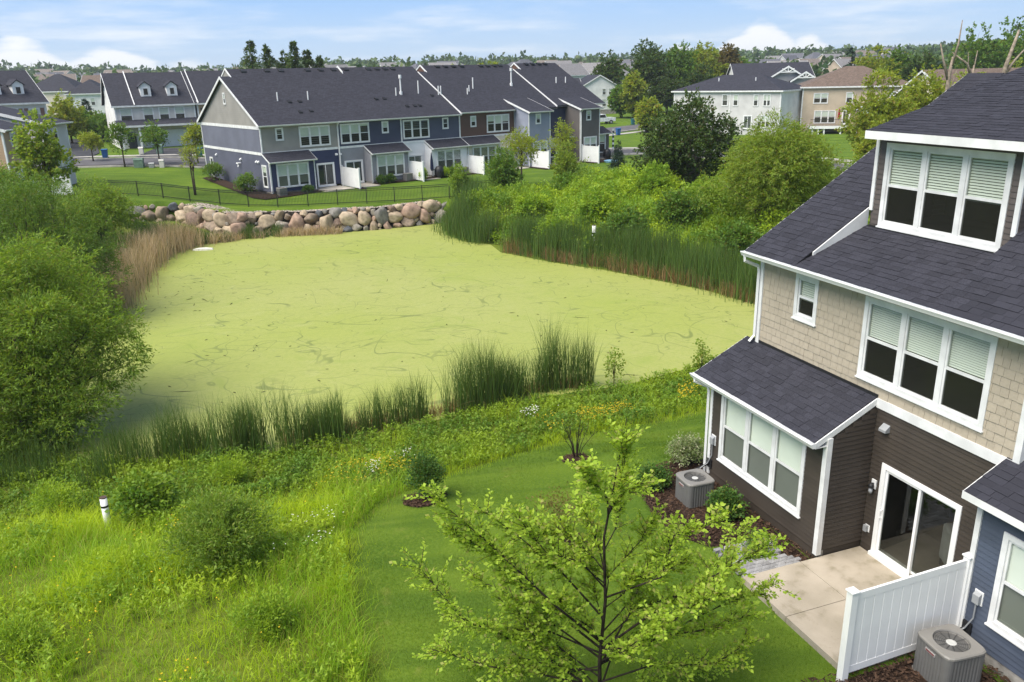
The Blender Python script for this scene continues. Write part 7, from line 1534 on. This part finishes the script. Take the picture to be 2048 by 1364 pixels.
for i, (x, y, h, r, k, lb) in enumerate(((-61.0, 117, 7.0, 2.6, 'yellow', 'tall yellow green tree behind the left townhouse'), (-58.5, 121, 3.8, 4.0, 'mid', 'broad hedge bush behind the left lawn'), (-63.5, 126, 4.2, 4.2, 'mid', 'wide green bush further along the left lawn'), (-55.5, 133, 4.4, 2.8, 'dark', 'dark bush beside the white house at left'), (-64, 76, 8.5, 3.4, 'yellow', 'tall tree cut by the left edge of the picture'))):
    broad_tree('background_tree', lb, 'tree', at(x, y), h, r, r, k, 200 + i, z0=.1, nl=14, sprays=560, per=11, leaf=.32, lw=.6, spray=.7, droop=.1, trunk=.15, lobe=.42)
# shrubs along the row
for i, (u, v, h, r, k, lb) in enumerate(((-1.2, 10.4, 1.9, 1.15, 'mid', 'rounded green shrub at the far end of the blue end wall'), (-1.3, 2.6, 2.0, 1.35, 'mid', 'rounded green shrub at the near end of the blue end wall'), (10.6, -.6, .7, .5, 'shrub', 'small clipped shrub left below the grey sunroom'), (11.6, -.6, .75, .5, 'shrub', 'small clipped shrub right below the grey sunroom'), (17.6, -1.0, .9, .7, 'herb', 'bright green perennial clump below the white sunroom'), (18.5, -1.1, .85, .6, 'herb_dark', 'dark perennial clump below the white sunroom'), (3.0, -.8, .6, .4, 'shrub', 'low shrub below the navy sunroom window'), (14.6, -1.7, 1.1, .35, 'grass', 'tall ornamental grass left of the white fence'), (22.0, -1.6, 1.1, .4, 'grass', 'tall ornamental grass before the beige sunroom'))):
    p = fp(u, v); broad_tree('garden_shrub', lb, 'shrub', p, h, r, r, k, 220 + i, z0=.02, nl=10, sprays=330, per=10, leaf=.12, lw=.6, spray=.2, droop=0, stems=2, trunk=.04, lobe=.5, parts=('stems', 'foliage'), group='garden shrubs along the far row')
# grove behind the row end
for i, (x, y, h, r, k, lb) in enumerate(((29.5, 182, 15.0, 6.2, 'dark', 'tallest dark tree of the grove behind the white house'), (22.6, 190, 13.0, 4.6, 'dark', 'leftmost dark tree of the grove'), (37.5, 184, 14.2, 5.6, 'mid', 'green tree in the middle of the grove'), (44.2, 190, 14.2, 5.0, 'yellow', 'yellow green tree in the grove right of the middle'), (49.8, 192, 13.6, 4.2, 'rust', 'brownish thinning tree at the right of the grove'), (33.5, 176, 9.0, 4.2, 'deep', 'low dark tree at the foot of the grove'), (41.5, 178, 9.6, 4.2, 'dark', 'low dark tree behind the white house roof'), (25.5, 168, 8.4, 2.7, 'yellow', 'light conical street tree before the grove'), (22.6, 135, 5.0, 1.9, 'yellow', 'light young tree on the right street lawn'), (23.2, 170, 6.2, 2.4, 'mid', 'small green tree left before the grove'), (54, 196, 10.5, 4.6, 'mid', 'green tree behind the gabled house'))):
    broad_tree('grove_tree', lb, 'tree', at(x, y), h, r, r, k, 240 + i, z0=.1, nl=20, sprays=900, per=12, leaf=.5, lw=.65, spray=1.0, droop=.1, trunk=.3, lobe=.38, bark=BARKDARK)
# right hillside trees
spruce('tall dark spruce above the brown roof', at(83.0, 205), 13.5, 4.0, 261, leaf=.8, n=3400)
for i, (x, y, h, r, k, lb) in enumerate(((71.5, 165, 12.5, 5.0, 'yellow', 'yellow green tree right of the tall spruce'), (77.5, 168, 12.0, 4.6, 'mid', 'green tree above the beige house at right'), (78.0, 158, 11.0, 5.6, 'dark', 'dark rounded tree behind the yellow green trees'), (88, 160, 15.5, 6.0, 'mid', 'tall green tree at the upper right'), (96, 163, 17.0, 7.0, 'mid', 'largest green tree at the upper right corner'), (84, 140, 9.5, 4.6, 'yellow', 'bright low tree behind the dormer roof'), (104, 175, 15.5, 6, 'dark', 'dark tree at the right edge behind the dead trunks'))):
    broad_tree('hillside_tree', lb, 'tree', at(x, y), h, r, r, k, 270 + i, z0=.08, nl=20, sprays=800, per=12, leaf=.5, lw=.65, spray=.9, droop=.1, trunk=.3, lobe=.38)
for i, (x, y, h, r, lb) in enumerate(((31.2, 70, 9.4, 3.1, 'yellow green tree left of the pale beige house'), (35.6, 72, 9.4, 3.3, 'yellow green tree before the pale beige house'), (29.8, 66, 5.5, 2.0, 'lower yellow green tree above the willow'), (40.5, 74, 9.0, 2.8, 'yellow green tree behind the dormer roof edge'), (30.6, 62.0, 4.2, 1.9, 'dark green bush by the roof corner'))):
    broad_tree('ash_tree', lb, 'tree', at(x, y), h, r, r, 'yellow' if i < 4 else 'mid', 290 + i, z0=.18, nl=18, sprays=1300, per=12, leaf=.28, lw=.5, spray=.7, droop=.15, trunk=.14, lobe=.42)
def dead_tree(label, base, pts, seed):
    T_ = empty('dead_tree', base, 0, label=label, cat='dead tree'); m = MB(); m.smooth = True
    for path, r in pts: m.tube(path, [r * (1 - .75 * i / (len(path) - 1)) for i in range(len(path))], 7)
    m.build('trunk', BARKPALE, T_)
dead_tree('tall forked dead trunk rising over the dormer roof', at(31.4, 60), [([(0, 0, -.2), (.05, 0, 5), (-.1, 0, 9.0), (0, 0, 10.2)], .28), ([(-.1, 0, 8.6), (-.6, .1, 10.0), (-.95, .1, 11.1)], .12), ([(0, 0, 9.6), (.25, 0, 11), (.3, 0, 12.6)], .11), ([(.05, 0, 7.5), (.5, .2, 9.3)], .07)], 1)
dead_tree('snapped pale dead trunk at the right edge', at(35.6, 61), [([(0, 0, -.2), (0, 0, 7.0), (.2, 0, 9.4), (.75, 0, 11.9)], .3), ([(.15, 0, 8.8), (.8, 0, 9.9), (1.7, 0, 11.0)], .13)], 2)
dead_tree('low branching dead tree between the two dead trunks', at(33.8, 61.5), [([(0, 0, -.2), (0, 0, 7.5), (0, 0, 9.6)], .22), ([(0, 0, 8.6), (-.5, 0, 9.7), (-1.7, 0, 10.5)], .12), ([(0, 0, 9.0), (.1, 0, 10.6)], .07), ([(-.4, 0, 9.5), (-.5, .1, 10.5)], .05)], 3)
# conifers and trees behind the row
for i, (x, y, h, r) in enumerate(((-38.4, 130, 13.2, 3.0), (-36.2, 131, 12.7, 2.2), (-33.9, 132, 12.0, 2.8), (-31.9, 130, 13.4, 1.9), (-30.2, 131, 12.4, 2.2), (-28.6, 132, 11.5, 2.0))):
    spruce('pine standing behind the left part of the long roof, number %s from the left' % ('one', 'two', 'three', 'four', 'five', 'six')[i], at(x, y), h + .4, r * 2.0, 310 + i, kind='dark', name='pine_tree', leaf=.45, n=2600, group='pines behind the row')
for i, (x, y, h, r) in enumerate(((-8.6, 150, 10.6, 3.2), (-4.4, 151, 10.8, 2.6), (-2.0, 150, 11.2, 1.8))):
    broad_tree('background_tree', ('wide', 'middle', 'slim')[i] + ' yellow green tree top showing above the brown unit roof', 'tree', at(x, y), h, r, r, 'yellow', 320 + i, z0=.1, nl=12, sprays=420, per=10, leaf=.4, lw=.6, spray=.8, droop=.1, trunk=.2, lobe=.42)
def far_woods():
    """woods on the far hills: too far and too many to count"""
    rng = np.random.default_rng(91); P = []; S = []
    def add(n, ylo, yhi, alo, ahi, hmin, hmax, r):
        y = rng.uniform(ylo, yhi, n); x = rng.uniform(alo, ahi, n) * y; k = vnoise(x, y, 60, 33) > .46; x, y = x[k], y[k]; z = ground(x, y); h = rng.uniform(hmin, hmax, len(x))
        m = 30; d = unit(rng.normal(size=(len(x) * m, 3)) + np.array([0, 0, .5])).reshape(len(x), m, 3); rad = r * rng.uniform(.7, 1.3, len(x))[:, None, None] * rng.random((len(x), m, 1)) ** .4
        C = np.stack([x, y, z + h * .58], -1)[:, None] + d * rad * np.array([1, 1, 1.0]) * np.array([1, 1, .95]); C[..., 2] = np.maximum(C[..., 2], z[:, None] + .3); P.append(C.reshape(-1, 3)); S.append(np.full(len(x) * m, r * .62))
    add(1500, 620, 1000, -.75, .75, 9, 14, 6); add(650, 380, 640, -.72, .72, 7, 12, 4.6); add(320, 240, 400, -.75, -.05, 6, 10, 3.6); add(260, 260, 420, .12, .7, 7, 11, 4.0)
    P = np.concatenate(P); S = np.concatenate(S); D = rng.normal(size=P.shape)
    link('far_woods', leaf_mesh('far_woods', P, D, S, S * .8, rng), None, leafmat('far_leaf', (.040, .085, .024), (.085, .135, .036), .25, c=(.11, .15, .04)), kind='stuff')
far_woods()

def pond_debris():
    """twigs and dead leaves lying on the duckweed"""
    rng = np.random.default_rng(77); x = np.concatenate([rng.uniform(-22, 11, 170), rng.normal(-19, 2.2, 90)]); y = np.concatenate([rng.uniform(26, 62, 170), rng.normal(46, 5, 90)])
    d, _, ins = shore_dist(x, y); k = ins & (d > .4); x, y = x[k], y[k]; a = rng.uniform(0, 6.28, len(x)); L = rng.uniform(.04, .14, len(x)) * np.where(rng.random(len(x)) < .12, 4, 1)
    D = np.stack([np.cos(a), np.sin(a), 0 * a], 1); S = np.stack([-np.sin(a), np.cos(a), 0 * a], 1) * (.02 + .12 * L * (L < .25))[:, None]; C = np.stack([x, y, np.full(len(x), POND + .012)], 1); E = D * L[:, None]
    V = np.stack([C - E - S * .3, C - S, C + E, C + S], 1).reshape(-1, 3)
    link('pond_debris', npmesh('pond_debris', V, np.arange(len(V)).reshape(-1, 4)), None, solid('debris_brown', (.05, .045, .02), .9, .1, pieces=.5), kind='stuff')
pond_debris()

# ---------------------------------------------------------------- air
def haze():
    m, nt, out = newmat('haze_air'); v = nt.nodes.new('ShaderNodeVolumePrincipled')
    v.inputs['Color'].default_value = (.86, .93, 1.0, 1); v.inputs['Density'].default_value = HAZE; v.inputs['Anisotropy'].default_value = .2
    nt.links.new(v.outputs[0], out.inputs['Volume'])
    mb = MB(); mb.box(-2900, 2900, -650, 4100, -4.5, 46); mb.build('haze', m, None, kind='stuff')
HAZE = .00022
haze()
